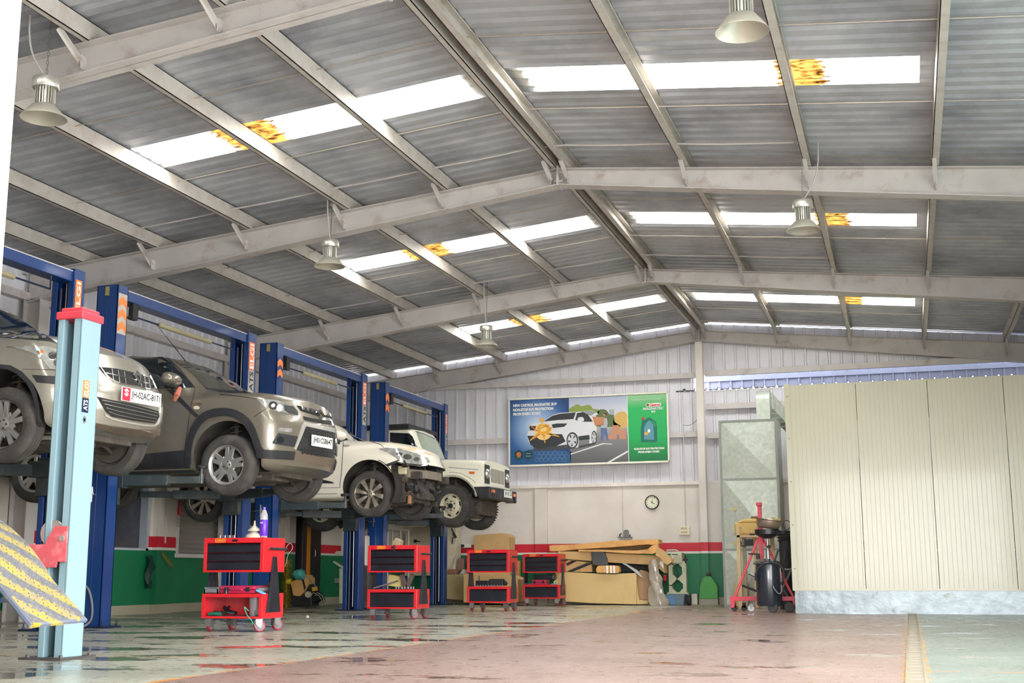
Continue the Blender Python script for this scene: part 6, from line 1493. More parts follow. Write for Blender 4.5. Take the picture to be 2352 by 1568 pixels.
for k, x in enumerate((795, 835, 868)): slab('printed_parcel_tape', [(x,1008),(x+18,1008),(x+20,1088),(x+2,1088)], 21.885, 21.899, m_white, ['left', 'middle', 'right'][k]+' of the three printed white tape strips around the small parcel', 'tape', 'white tape strips of the parcel', bevel=0)
slab('clear_plastic_sheet', [(960,982),(1000,985),(1080,1030),(1130,1060),(1185,1138),(1150,1120),(1080,1060),(1010,1010)], 21.994, 21.999, mat('cloudy_plastic', (186,190,184), .25, var=.1), 'cloudy plastic strip hanging from the middle of the pile', 'plastic sheet', bevel=0)
slab('white_label', [(1368,955),(1400,975),(1402,1040),(1360,990)], 21.985, 21.998, m_white, 'white paper label on the right end of the long flat carton', 'label', bevel=0)
mb = MB(); cbag = atY(*ZD([(1345, 1410)])[0], 21.9); rows = []
for i in range(15):
    f = i/14; z = f*.78; r = .15*(1-.5*f)*(1+.12*sin(i*1.7)) + (.03 if i < 4 else 0)
    rows.append([(cbag.x-.06*f+(r*(1+.16*sin(3*a+i)))*cos(a), 21.86+(r*.6*(1+.12*sin(5*a+i*.8)))*sin(a), z+.002+ .01*sin(4*a)*(i > 0)) for a in [2*pi*k/28 for k in range(29)]])
mb.grid(rows); single('plastic_bag', mb, mat('dull_clear_bag', (158,146,132), .2, var=.15, vscale=5, bump=.35, bscale=9, coat=.4), 'crumpled clear plastic bag standing at the right end of the pile', 'bag', smooth=True, fix=False)
# welding stand and crate
m_beige = mat('beige_machine_paint', (188,190,162), .45, var=.08, dirt=(150,146,120), dscale=6)
q = lambda a, b, y=22.30: atY(*ZD([(a, b)])[0], y)
t = Thing('machine_stand', tuple(q(1530, 1340)), 'beige cut-out metal stand with a machine on top, right of the cardboard pile', 'machine')
xa, xb = q(1455, 1000).x, q(1640, 1000).x; yy0, yy1 = 22.28, 22.42
zt = q(1500, 985).z; z2 = q(1500, 1140).z; z2b = q(1500, 1160).z; z3 = q(1500, 1290).z; z3b = q(1500, 1335).z
def chamfer_frame(xa, xb, za, zb, wv, y0, y1):
    mb = MB(); ch = .07
    for y in (y0,):
        mb.prism([(xa, y, za), (xa+wv, y, za), (xa+wv, y, zb), (xa, y, zb)], (0, y1-y0, 0)); mb.prism([(xb-wv, y, za), (xb, y, za), (xb, y, zb), (xb-wv, y, zb)], (0, y1-y0, 0))
        for sx, xx in ((1, xa+wv), (-1, xb-wv)):
            mb.prism([(xx, y, zb), (xx+sx*ch, y, zb), (xx, y, zb-ch)], (0, y1-y0, 0)); mb.prism([(xx, y, za), (xx+sx*ch, y, za), (xx, y, za+ch)], (0, y1-y0, 0))
    return mb
mb = chamfer_frame(xa, xb, z2, zt, .07, yy0, yy1); mb.box(xa, xb, yy0, yy1, zt, zt+.04).box(xa, xb, yy0, yy1, z2b, z2); fr_ = t.part('frame', mb, m_beige)
mb = chamfer_frame(xa, xb, z3, z2b, .06, yy0, yy1); mb.box(xa-.03, xb+.03, yy0-.02, yy1, z3b, z3); t.part('frame_foot', mb, m_beige)
a, b = q(1480, 870), q(1605, 985); mb = MB().box(a.x, b.x, yy0-.05, yy1+.1, b.z, a.z); hd = t.part('machine_head', mb, m_beige, bevel=.02)
t.part('speaker_grille', MB().lathe([(0, -.01), (.075, -.01), (.075, 0), (0, 0)], tuple(q(1548, 940, yy0-.05)), axis='y', n=24), mat('beige_dark', (166,166,140), .5), hd)
t.part('handle', MB().tube([tuple(q(1425, 870)), tuple(q(1440, 845)), tuple(q(1530, 842)), tuple(q(1560, 860))], .014, 8), m_beige, hd); t.part('vent_slots', MB().box(q(1500, 890).x, q(1560, 890).x, yy0-.055, yy0-.048, q(1500, 895).z, q(1500, 885).z), m_black, hd)
a, b = q(1425, 900), q(1480, 1010); t.part('side_box', MB().box(a.x, b.x, yy0, yy1, b.z, a.z), m_beige, hd, bevel=.01)
t.part('orange_tag', MB().box(q(1485, 940).x, q(1515, 940).x, yy0-.06, yy0-.052, q(1485, 965).z, q(1485, 935).z), m_orange, hd)
cc = q(1475, 1100); t.part('cable_coil', MB().tube([(cc.x+.14*cos(a), yy0-.03+.012*sin(3*a), cc.z+.19*sin(a)) for a in [2*pi*k/24 for k in range(24)]], .008, 6, closed=True), m_black)
t.part('red_plug', MB().cbox(tuple(q(1420, 1135, yy0-.03)), (.05, .05, .10)), m_tred)
a, b = q(1635, 900), q(1650, 1000); t.part('post_with_clamp', MB().tube([(a.x, yy0, zt), (a.x, yy0, q(1635, 900).z)], .012, 8).cbox((a.x, yy0, q(1635, 945).z), (.08, .05, .03)), m_black)
w0 = q(1670, 1350, 22.2); t.part('wheel', MB().lathe([(0, -.03), (.075, -.03), (.085, -.015), (.085, .015), (.075, .03), (0, .03)], (w0.x, 22.2, .085), axis='x', n=24), m_black, smooth=40)
a, b = q(1425, 1310, 21.95), q(1620, 1412, 21.95)
t = Thing('crate', ((a.x+b.x)/2, 22.2, 0), 'blue-grey plastic crate on the floor under the beige stand', 'crate')
cr_ = t.part('crate_body', MB().prism([(a.x+.01, 21.95, .002), (b.x-.01, 21.95, .002), (b.x+.01, 21.95, a.z), (a.x-.01, 21.95, a.z)], (0, .28, 0)), mat('blue_grey_crate', (92,110,120), .4, var=.15), bevel=.012)
t.part('blue_end_panel', MB().box(a.x+.005, a.x+.16, 21.940, 21.949, .01, a.z-.02), mat('mid_blue_plastic', (74,118,160), .4), cr_); t.part('rim', MB().box(a.x-.02, b.x+.02, 21.935, 22.25, a.z-.02, a.z), MATS['blue_grey_crate'], cr_)
a, b = q(1700, 1305, 22.6), q(1765, 1392, 22.6); single('white_block', MB().box(a.x, b.x, 22.55, 22.75, .002, a.z), mat('off_white_block', (206,204,184), .6), 'off-white block on the floor between the wheel and the green hooded box', 'block', bevel=.008)
# ------------------------------------------------------------------ cartons behind trolleys, left back corner
ZE = conv(820, 1160, 4.704)
def slab2(name, poly, y0, y1, m, label, cat, cv=ZE, **k):
    P = [atY(a, b, y0) for a, b in cv(poly)]; lo = min(p_.z for p_ in P)
    P = [tuple(Vector((p_.x, p_.y, max(p_.z, .002)))) for p_ in P]
    return single(name, MB().prism(P, (0, y1-y0, 0)), m, label, cat, **k)
slab2('cardboard_box', [(970,750),(1155,745),(1155,1030),(970,1010)], 22.1, 22.7, mat('olive_card', (166,148,104), .75), 'dull cardboard box behind the lift post, left of the third trolley', 'cardboard box', bevel=.006)
slab2('cardboard_box', [(1150,740),(1640,760),(1740,800),(1745,1040),(1690,1062),(1150,1050)], 21.6, 22.2, m_card, 'large brown cardboard box behind the third trolley', 'cardboard box', bevel=.006)
slab2('cardboard_box', [(1262,325),(1290,320),(1560,300),(1630,320),(1642,345),(1640,500),(1560,500),(1262,500)], 22.22, 22.6, m_card, 'brown carton standing high behind the third trolley with folded top', 'cardboard box', bevel=.006)
slab2('cardboard_box', [(1240,500),(1660,500),(1660,1060),(1240,1060)], 22.22, 22.62, m_card2, 'pale carton between the brown carton and the large box, mostly hidden by the third trolley', 'cardboard box', bevel=.006)
slab2('cardboard_box', [(1670,600),(1750,600),(1750,1040),(1670,1040)], 22.63, 22.75, m_card3, 'small orange-brown carton between the third and fourth trolleys', 'cardboard box', bevel=.006)
slab2('brown_panel', [(1080,700),(1085,600),(1100,572),(1155,572),(1155,700)], 22.45, 22.5, mat('reddish_brown_panel', (136,104,90), .6), 'reddish-brown curved panel leaning left of the third trolley', 'panel', bevel=.01)
slab2('rolled_matting', [(975,700),(990,690),(1040,690),(1070,715),(1070,745),(975,745)], 22.2, 22.5, mat('rust_mat', (132,88,66), .8), 'rust-brown rolled mat on the dull cardboard box', 'mat', bevel=.015)
slab2('white_sack', [(1095,745),(1130,700),(1155,690),(1155,745)], 22.2, 22.4, mat('greyed_white', (176,170,164), .7), 'greyish white sack between the roll and the third trolley', 'sack', bevel=.02)
# beige machine cabinets behind the second trolley
t = Thing('machine_cabinet', tuple(atY(960, 1290, 22.5)), 'cream machine cabinet behind the second trolley with a black knob', 'cabinet')
def rectp(x0, y0, x1, y1, Y, D, cv=ZE):
    a, b = [atY(u, v, Y) for u, v in cv([(x0, y0), (x1, y1)])]; return MB().box(a.x, b.x, Y, Y+D, b.z, a.z)
cabm = mat('cream_cabinet_paint', (206,196,170), .45, var=.06, dirt=(180,166,136), dscale=3)
cb = t.part('cabinet_body', rectp(520, 225, 1065, 760, 22.5, .3), cabm, bevel=.006)
t.part('upper_cabinet', rectp(515, 140, 712, 235, 22.35, .3), cabm, bevel=.006); t.part('upper_cabinet', rectp(714, 140, 800, 232, 22.35, .3), cabm, bevel=.006)
t.part('tan_label', rectp(728, 168, 790, 190, 22.345, .004), mat('tan_label', (196,160,110), .5)); 
k = atY(*ZE([(632, 388)])[0], 22.47); t.part('knob', MB().lathe([(0, -.03), (.03, -.03), (.035, 0), (0, 0)], tuple(k), axis='y', n=16).tube([tuple(k), (k.x+.10, k.y-.02, k.z-.01)], .012, 6), m_black, cb)
for k in range(5):
    c0 = atY(*ZE([(590+k*24, 270)])[0], 22.46); t.part('hanging_cable', MB().tube([(c0.x+.02*sin(k), c0.y, c0.z+.08), (c0.x+.03, c0.y-.01, c0.z), (c0.x-.02, c0.y, c0.z-.09)], .006, 5), m_fun, cb)
t.part('black_tool', MB().tube([tuple(atY(u, v, 22.46)) for u, v in ZE([(1020, 250), (1075, 350), (1060, 355), (1035, 300)])], .014, 6).tube([tuple(atY(u, v, 22.46)) for u, v in ZE([(1035, 345), (1028, 420)])], .010, 6), m_black, cb)
t = Thing('cream_rack', tuple(atY(910, 1300, 21.9)), 'cream tubular rack standing left of the cream cabinet behind the second trolley', 'rack')
mb = MB()
for a, b in (((330,262),(560,275)), ((330,262),(330,1075)), ((385,268),(385,440)), ((470,275),(470,440)), ((556,275),(556,1075))):
    mb.tube([tuple(atY(u, v, 21.95)) for u, v in ZE([a, b])], .022, 6)
t.part('rack_frame', mb, m_fun); t.part('cable_ring', MB().tube([tuple(Vector(atY(*ZE([(508, 345)])[0], 21.93))+Vector((.05*cos(a), 0, .09*sin(a)))) for a in [2*pi*k/16 for k in range(16)]], .008, 5, closed=True), m_fun)
slab2('dark_pedestal', [(66,657),(112,657),(112,1110),(66,1110)], 18.55, 18.75, m_under, 'dark pedestal on the floor under the cream cylinder, left of the second trolley', 'pedestal', bevel=.01)
slab2('cream_cylinder', [(72,325),(100,325),(98,655),(70,655)], 18.6, 18.75, m_fun, 'cream upright cylinder between the blue posts left of the second trolley', 'cylinder', bevel=.03)
# socket plate
t = Thing('socket_plate', tuple(atY(1070, 1252, 22.82)), 'white double socket plate with a black plug on the red band, above the cartons', 'socket'); sp_ = t.part('plate', rectp(1118, 418, 1228, 458, 22.80, .04), m_white, bevel=.004); t.part('plug', MB().cbox(tuple(atY(*ZE([(1142, 438)])[0], 22.78)), (.05, .05, .055)), m_black, sp_)
single('loose_cable', MB().tube([tuple(atY(u, v, 22.6)) for u, v in ZE([(1115, 425), (1108, 470), (1085, 488), (1070, 480)])], .010, 6), m_fun, 'cream cable curling left of the socket plate', 'cable')
single('leaning_pole', MB().tube([tuple(atY(1070/4.704+820, 540/4.704+1160, 22.5)), tuple(atY(1040/4.704+820, 690/4.704+1160, 22.3))], .015, 6), m_fun, 'thin cream pole leaning on the green dado left of the third trolley', 'pole')
# ------------------------------------------------------------------ left wall: black cabinet, broom plant, box heap, machines
ZG = conv(640, 1180, 5.6)
def wallrect(x0, y0, x1, y1, X, D, cv=ZG):
    a, b = [atX(u, v, X) for u, v in cv([(x0, y0), (x1, y1)])]; return a, b
t = Thing('tall_black_cabinet', (-10.35, 18.9, 0), 'tall black cabinet with an orange vertical stripe against the left wall', 'cabinet')
a = atX(696, 1240, -10.27); b = atX(738, 1240, -10.27)
zt = 1.72
cbx = t.part('cabinet_body', MB().box(-10.43, -10.27, a.y, b.y, 0, zt), mat('black_cabinet_paint', (40,36,40), .35, var=.1), bevel=.008)
a2 = atX(705, 1240, -10.27); b2 = atX(713, 1240, -10.27); t.part('orange_stripe', MB().box(-10.27, -10.263, a2.y, b2.y, .35, zt-.02), mat('orange_stripe', (236,150,30), .4), cbx)
h_ = atX(721, 1270, -10.26); t.part('handle', MB().tube([(-10.27, h_.y, h_.z+.06), (-10.23, h_.y, h_.z+.05), (-10.23, h_.y, h_.z-.05), (-10.27, h_.y, h_.z-.06)], .012, 6), m_zinc, cbx)
t = Thing('yellow_tinsel_broom', (atX(659, 1393, -10.0).x, atX(659, 1393, -10.0).y, 0), 'yellow straw broom bundle standing behind the nearest trolley\'s right side', 'broom')
p = atX(657, 1393, -10.2); p.z = 0; mb = MB(); random.seed(5)
for k in range(900):
    z = random.random()*.78+.02; r = .07+.07*(1-z) ; a = random.random()*2*pi; q0 = Vector((p.x+r*.3*cos(a), p.y+r*.3*sin(a), z)); d = Vector((cos(a)*.08, sin(a)*.08, random.uniform(-.06, .06)))
    e = Vector((-sin(a), cos(a), .3))*.009; mb.add([q0-e, q0+e, q0+d], [(0,1,2)])
mb.tube([(p.x, p.y, .0), (p.x, p.y, .8)], .02, 6)
st_ = t.part('straw', mb, mat('yellow_straw', (176,150,44), .7, var=.3, vscale=20), fix=False); t.part('yellow_bow', MB().lathe([(0, -.05), (.06, -.03), (.07, .0), (.05, .05), (0, .06)], (p.x+.06, p.y-.03, .42), n=10), mat('yellow_plastic', (214,184,40), .5), smooth=20)
yb = atX(700, 1388, -9.75).y
t = Thing('box_heap', (-9.8, yb+.1, 0), 'strapped orange-brown carton tilted on a black box, teal bag on top', 'box heap')
def hz2(L, Y=yb): return [tuple(atY(u, v, Y)) for u, v in ZG(L)]
ct = t.part('tilted_carton', MB().prism(hz2([(150,880),(240,830),(345,780),(385,830),(385,890),(330,1000),(270,1060),(185,1050)]), (0, .25, 0)), m_card3, bevel=.01)
t.part('strap', MB().prism(hz2([(292,820),(312,815),(345,940),(330,985),(322,940)], yb-.01), (0, .01, 0)), m_black, ct)
t.part('black_base_box', MB().prism(hz2([(160,1060),(420,1040),(425,1185),(165,1187)]), (0, .3, 0)), m_black, bevel=.02)
mb = MB(); cbp = atY(*ZG([(265, 775)])[0], yb-.02); mb.lathe([(0, -.09), (.09, -.07), (.12, -.02), (.09, .05), (.04, .08), (0, .09)], tuple(cbp), n=14); mb.v = [(x+.012*sin(z*70+x*40), y, z+.01*sin(x*60)) for x, y, z in mb.v]; t.part('teal_bag', mb, mat('teal_film', (70,160,150), .3, var=.2), smooth=True)
t.part('bag_handles', MB().tube(hz2([(235,740),(250,715),(280,715),(300,745)], yb-.03), .006, 5), MATS['teal_film'])
t.part('teal_strap', MB().tube(hz2([(350,790),(400,840),(450,890),(485,940)], yb-.02), .006, 5), MATS['teal_film'])
t.part('wheel', MB().lathe([(0, -.03), (.05, -.03), (.055, 0), (.05, .03), (0, .03)], tuple(atY(*ZG([(382, 1035)])[0], yb-.05)), axis='y', n=20), m_fun, smooth=40)
t.part('side_housing', MB().prism(hz2([(330,880),(380,860),(410,950),(500,1020),(540,1100),(420,1150),(340,1060)], yb+.05), (0, .2, 0)), m_black, bevel=.02); t.part('yellow_lamp', MB().prism(hz2([(425,940),(480,935),(485,985),(430,992)], yb-.03), (0, .06, 0)), mat('yellow_lens', (214,160,60), .3))
for k in range(4): t.part('cable_loop', MB().tube(hz2([(410+k*30,1050),(450+k*25,1010),(520+k*20,1050),(560+k*14,1120),(520+k*14,1160)], yb-.04+k*.02), .006, 5), [m_fun, m_black, m_fun, MATS['green_cloth']][k])
# grey-green machine fragments left of the third lift's far post
t = Thing('tyre_changer', tuple(atX(780, 1390, -9.0)), 'grey-green machine with a slanting cream arm, partly behind the third lift\'s right post', 'machine')
Ym = 18.9
t.part('upright', MB().prism([tuple(atY(u, v, Ym)) for u, v in ZG([(780,700),(822,700),(800,1150),(780,1150)])], (0, .1, 0)), m_beige); t.part('upper_post', MB().prism([tuple(atY(u, v, Ym)) for u, v in ZG([(803,190),(815,180),(826,190),(826,500),(803,500)])], (0, .05, 0)), m_fun)
t.part('arm', MB().prism([tuple(atY(u, v, Ym-.05)) for u, v in ZG([(700,605),(712,610),(822,680),(822,705),(700,625)])], (0, .08, 0)), m_fun, bevel=.004); t.part('table_edge', MB().prism([tuple(atY(u, v, Ym)) for u, v in ZG([(720,500),(745,475),(826,478),(826,525),(722,525)])], (0, .2, 0)), m_fun, bevel=.006); t.part('grey_bracket', MB().prism([tuple(atY(u, v, Ym)) for u, v in ZG([(715,825),(790,830),(790,885),(718,885)])], (0, .1, 0)), m_grey)
# brush garland, conduit, sign and socket of the left wall
p = atX(378, 1290, XL+.12); t = Thing('wall_garland', (p.x, p.y, p.z-.5), 'dry yellow-brown garland with a dark bag hanging on the left wall between the openings', 'garland')
mb = MB(); random.seed(9)
for k in range(160):
    f = random.random(); c0 = atX(372+22*f, 1272+28*f, XL+.12); a = random.random()*6.28; d = Vector((.02, cos(a)*.07, sin(a)*.07)); mb.add([c0, c0+Vector((0, .006, .004)), c0+d], [(0,1,2)])
t.part('dry_leaves', mb, mat('dry_leaf', (150,130,60), .8, var=.3, vscale=12), fix=False)
a, b = atX(345, 1275, XL+.1), atX(380, 1350, XL+.1); mb = MB(); mb.grid([[(XL+.05+.03*sin(i*1.3+j), a.y+(b.y-a.y)*(i/8)*(.8+.2*sin(j)), a.z+(b.z-a.z)*j/8) for i in range(9)] for j in range(9)]); t.part('dark_bag', mb, mat('dark_green_bag', (26,60,54), .4), smooth=True, fix=False)
a, b = atX(386, 1110, XL+.1), atX(380, 1268, XL+.1); single('wall_conduit', MB().tube([(XL+.10, a.y, a.z), (XL+.10, a.y, 1.0)], .012, 8), m_paint, 'white conduit running down the left wall pilaster between the two openings', 'conduit')
a, b = atX(0, 1068, XL+.02), atX(24, 1096, XL+.02)
t = Thing('wall_sign', (XL, a.y, b.z), 'green sign with white letters PAI at the far left on the left wall', 'sign'); sb = t.part('board', MB().box(XL, XL+.02, a.y-.75, b.y+.32, b.z, a.z), mat('sign_green', (20,110,66), .4), bevel=.003)
def wall_text(t, txt, y0, y1, z0, z1, x, m, par):
    g = fit_text(txt, 0, 1, z0, z1, 0, bold=.02); g.v = [(x, y0+p_[0]*(y1-y0), p_[2]) for p_ in g.v]; return t.part('lettering', g, m, par, fix=False)
zc0, zc1 = atX(11, 1087, XL+.02).z, atX(11, 1078, XL+.02).z
ya, yb2 = atX(11, 1080, XL+.02).y, atX(22.5, 1080, XL+.02).y
wall_text(t, 'PAI', ya, yb2, zc0, zc1, XL+.024, m_white, sb)
a = atX(407, 1200, XL+.02)
t = Thing('wall_switch', (XL, a.y, a.z), 'small cream switch with a red cloth at the left edge of the grey shutter', 'switch'); t.part('plate', MB().box(XL, XL+.03, a.y-.05, a.y+.05, a.z-.06, a.z+.06), m_fun, bevel=.004); t.part('red_cloth', MB().prism([(XL+.05, a.y-.03, a.z+.35), (XL+.05, a.y+.05, a.z+.10), (XL+.05, a.y-.05, a.z+.12)], (.02, 0, 0)), m_tred)
# hose by the second lift
pts = [tuple(atY(u, v, 11.35)) for u, v in ((197, 1345), (206, 1360), (212, 1395), (208, 1425), (195, 1441))]; pts[-1] = (pts[-1][0], 11.3, .012)
single('air_hose', MB().tube(smooth_poly(pts, 4, False), .012, 8), m_grey, 'grey hose curving down to the floor beside the second lift\'s near post', 'hose')
# ------------------------------------------------------------------ galvanised cabinet with duct elbow
m_galv = mat('spangled_galvanised_sheet', (186,192,180), .42, metal=.35, var=.2, vscale=16, dirt=(176,182,168), dscale=2.5, dlo=.45, dhi=.75)
a, b = atY(1650, 966, 21.5), atY(1806, 1392, 21.5)
gx0, gx1, gz = a.x, b.x-.03, a.z
t = Thing('galvanised_cabinet', ((gx0+gx1)/2, 21.7, 0), 'tall galvanised sheet-metal cabinet with cross-folded panels left of the cream booth', 'cabinet')
gb = t.part('carcass', MB().box(gx0, gx1, 21.5, 22.2, 0, gz), m_galv, bevel=.006)
zs_ = [gz-.02, atY(1700, 1102, 21.5).z, atY(1700, 1265, 21.5).z, .03]
zs_ = [gz-.03, 2.12, .94, .03]
for k in range(3):
    z1, z0 = zs_[k]-.01, zs_[k+1]+.015; x0, x1 = gx0+.05, gx1-.04; cx_, cz = (x0+x1)/2, (z0+z1)/2; h = .06
    mb = MB().add([(x0, 21.497, z0), (x1, 21.497, z0), (x1, 21.497, z1), (x0, 21.497, z1), (cx_, 21.497-h, cz)], [(0,1,4), (1,2,4), (2,3,4), (3,0,4)]); t.part('cross_folded_panel', mb, m_galv, gb, fix=False)
mb = MB()
for x in (gx0, gx1-.04): mb.box(x, x+.04, 21.485, 21.5, 0, gz)
for z in (0.0, .92, 2.10, gz-.03): mb.box(gx0, gx1, 21.487, 21.5, z, z+.03)
t.part('angle_frame', mb, mat('dull_zinc_angle', (140,144,136), .5, metal=.3), gb)
for u, v in ((1688, 1169), (1704, 1184), (1776, 1190), (1689, 1248), (1788, 1193)): p = atY(u, v, 21.46); t.part('old_sticker', MB().box(p.x-.035, p.x+.035, 21.462, 21.466, p.z-.02, p.z+.02), mat('faded_yellow_sticker', (204,186,110), .5), gb)
a, b = atY(1736, 895, 21.8), atY(1770, 966, 21.8); 
t = Thing('duct_elbow', (a.x, 21.8, gz), 'square galvanised duct elbow rising from the top of the galvanised cabinet', 'duct')
rows = []; W_ = b.x-a.x; n = 14; zt_ = a.z
path = [(21.75, gz+.001), (21.75, zt_-.20)] + [(21.75+.20-.20*cos(pi/2*k/8), zt_-.20+.20*sin(pi/2*k/8)) for k in range(1, 9)] 
inner = [(22.05, gz+.001), (22.05, zt_-.30)] + [(22.05+.05-.05*cos(pi/2*k/8), zt_-.30+.05*sin(pi/2*k/8)) for k in range(1, 9)]
mb = MB(); P = [(y, z) for y, z in path]+[(y, z) for y, z in reversed(inner)]
mb.prism([(a.x, y, z) for y, z in P], (W_, 0, 0)); e1 = t.part('elbow', mb, m_galv, smooth=25)
mb = MB(); y0 = 21.95; q0 = [(a.x+W_*.35, y0, zt_-.02), (a.x+W_, y0, zt_-.02), (a.x+W_, y0, zt_-.28), (a.x+W_*.35, y0, zt_-.28)]
v1 = Vector((.36, .45, -.42)); mb.prism(q0, tuple(v1))
rb = t.part('sloping_branch', mb, m_galv, e1)
mb = MB()
for k in range(6):
    o_ = v1*(k+.5)/6; mb.prism([tuple(Vector(p_)+o_+Vector((0.006, 0, .012*s_))) for p_, s_ in zip(q0, (1, 1, -1, -1))], tuple(v1*.03))
t.part('branch_rib', mb, m_galv, rb)
# ------------------------------------------------------------------ cream panelled booth
bX, bY, bZ = -1.52, 17.95, 3.16
m_cream = mat('cream_coated_panel', (172,168,145), .30, var=.03, vscale=1, coat=.25, dirt=(164,162,138), dscale=1.2, dlo=.5, dhi=.9)
t = Thing('spray_booth', (bX+2.2, bY+2, 0), 'large cream panelled booth filling the right side, on a galvanised plinth', 'booth')
pl = t.part('plinth', MB().box(bX, 3.5, bY-.02, 22.3, 0, .305), mat('dented_galvanised_plinth', (118,127,131), .32, metal=.45, var=.16, vscale=4, dirt=(96,100,96), dscale=6, dlo=.60, dhi=.68, bump=.5, bscale=4))
t.part('plinth_ledge', MB().box(bX-.02, 3.5, bY-.05, bY, .305, .33), m_cream, pl)
seams = [bX, -.571, .378, 1.352, 2.33, 3.5]
for k in range(len(seams)-1):
    mb = MB(); x = seams[k]+.004; prof = []
    x1 = seams[k+1]-.004
    while x < x1:
        prof += [(x, 0), (min(x+.057, x1), 0), (min(x+.059, x1), .0012), (min(x+.061, x1), 0)]; x += .061
    prof.append((x1, 0))
    mb.grid([[(q_, bY+h, z) for q_, h in prof] for z in (.33, bZ)]); mb.box(seams[k]+.004, x1, bY+.006, bY+.05, .33, bZ)
    t.part('wall_panel', mb, m_cream, fix=True)
t.part('side_wall', MB().box(bX, bX+.05, bY+.06, 22.3, .31, bZ), m_cream); t.part('roof_panel', MB().box(bX, 3.5, bY+.05, 22.3, bZ-.02, bZ), m_cream)
mb = MB().box(bX-.03, bX+.045, bY-.008, bY+.08, .31, bZ+.02)
ct_ = t.part('corner_trim', mb, m_cream, bevel=.003)
for k in range(5): t.part('screw', MB().lathe([(0, -.006), (.010, -.004), (.010, 0), (0, 0)], (bX+.012, bY-.008, .6+k*.6), axis='y', n=10), m_zinc, ct_)
# ------------------------------------------------------------------ engine crane, oil drainer, tank stand, gas bottle
ZH = conv(1650, 1140, 5.6)
m_crane = mat('red_crane_paint', (206,44,66), .4, var=.1, dirt=(150,60,66), dscale=9)
yc = 18.75
def H(a, b, Y): return Vector(atY(*ZH([(a, b)])[0], Y))
t = Thing('engine_crane', tuple(H(560, 1430, yc)), 'red engine crane with folded mast standing before the galvanised cabinet', 'engine crane')
def beam(p, q, w, d=None, m=m_crane, nm='beam', par=None, bev=.004):
    p, q = Vector(p), Vector(q); ax = (q-p).normalized(); u = ax.cross(Vector((0, 1, 0))); u = u.normalized() if u.length > .1 else Vector((1, 0, 0)); v = ax.cross(u); d = d or w
    mb = MB().prism([p-u*w/2-v*d/2, p+u*w/2-v*d/2, p+u*w/2+v*d/2, p-u*w/2+v*d/2], ax*(q-p).length); return t.part(nm, mb, m, par, bevel=bev)
ms = beam(H(552, 830, yc+.1), H(528, 95, yc+.1), .055, .07, nm='mast'); beam(H(575, 830, yc+.04), H(562, 530, yc+.04), .022, .04, nm='mast_channel', par=ms)
t.part('mast_top', MB().cbox(tuple(H(524, 100, yc+.08)), (.078, .10, .055)), m_crane, ms, bevel=.01)
beam(H(215, 1285, yc), H(515, 530, yc+.1), .035, nm='brace'); beam(H(965, 1290, yc+.0), H(570, 540, yc+.12), .035, nm='brace')
beam(H(155, 1312, yc), H(985, 1312, yc), .062, .06, nm='base_beam')
for a_, b_, cx_ in ((155, 215, 1), (950, 985, -1)): t.part('foot', MB().prism([H(a_, 1335, yc-.04), H(b_, 1335, yc-.04), H(b_-12 if cx_ > 0 else b_, 1428, yc-.04), H(a_+5 if cx_ > 0 else a_+18, 1428, yc-.04)], (0, .06, 0)), m_crane)
for x_ in (330, 205, 930): p = H(x_, 1400, yc+.1); t.part('caster', MB().lathe([(0, -.02), (.042, -.02), (.042, .02), (0, .02)], (p.x, yc+.1, .043), axis='y', n=18).box(p.x-.025, p.x+.025, yc+.08, yc+.12, .05, .12), m_black)
p = H(430, 1440, yc-.05); cs = t.part('steel_caster', MB().box(p.x-.03, p.x+.03, yc-.08, yc-.02, .10, .108).prism([(p.x-.03, yc-.08, .10), (p.x+.03, yc-.08, .10), (p.x+.005, yc-.08, .035), (p.x-.012, yc-.08, .035)], (0, .004, 0)), m_zinc); t.part('caster_wheel', MB().lathe([(.01, -.015), (.044, -.015), (.046, 0), (.044, .015), (.01, .015)], (p.x-.01, yc-.05, .047), axis='y', n=20), m_steel, cs)
t.part('hook_arm', MB().tube([H(385, 735, yc-.02), H(520, 740, yc), H(530, 780, yc)], .012, 6).cbox(tuple(H(508, 770, yc)), (.05, .05, .08)), m_black)
# oil drainer
yd = 18.35
t = Thing('oil_drainer', tuple(H(660, 1400, yd)), 'black wheeled oil drainer drum with a pan on a chrome stem, before the red crane', 'oil drainer')
c0 = H(660, 1400, yd); rr = (H(825, 1000, yd).x-H(497, 1000, yd).x)/2; ztk = H(660, 850, yd).z; zbk = H(660, 1410, yd).z
dr = t.part('drum', MB().lathe([(0, zbk+.005), (rr*.92, zbk+.005), (rr, zbk+.03), (rr, ztk-.03), (rr*.94, ztk+.01), (rr*.5, ztk+.045), (0, ztk+.055)], (c0.x, yd, 0), n=40), mat('glossy_black_drum', (38,44,54), .25, var=.12, coat=.5), smooth=40)
t.part('dusty_lid', MB().lathe([(0, ztk+.058), (rr*.5, ztk+.05), (rr*.9, ztk+.016), (rr*1.02, ztk-.005), (rr*1.02, ztk-.02)], (c0.x-.03, yd+.02, 0), n=36), m_under, dr, smooth=40)
zp = H(635, 530, yd).z; sx_ = H(635, 700, yd).x
t.part('chrome_stem', MB().tube([(sx_, yd, ztk+.04), (sx_, yd, zp)], .016, 12).tube([(sx_, yd, ztk+.04), (sx_, yd, H(635, 700, yd).z)], .028, 12), m_steel, smooth=True)
k = H(652, 645, yd-.03); t.part('knob', MB().lathe([(0, -.028), (.024, -.015), (.028, 0), (.024, .015), (0, .028)], tuple(k), n=14), m_black, smooth=True)
pr_ = (H(785, 450, yd).x-H(465, 450, yd).x)/2; pc = H(626, 430, yd); 
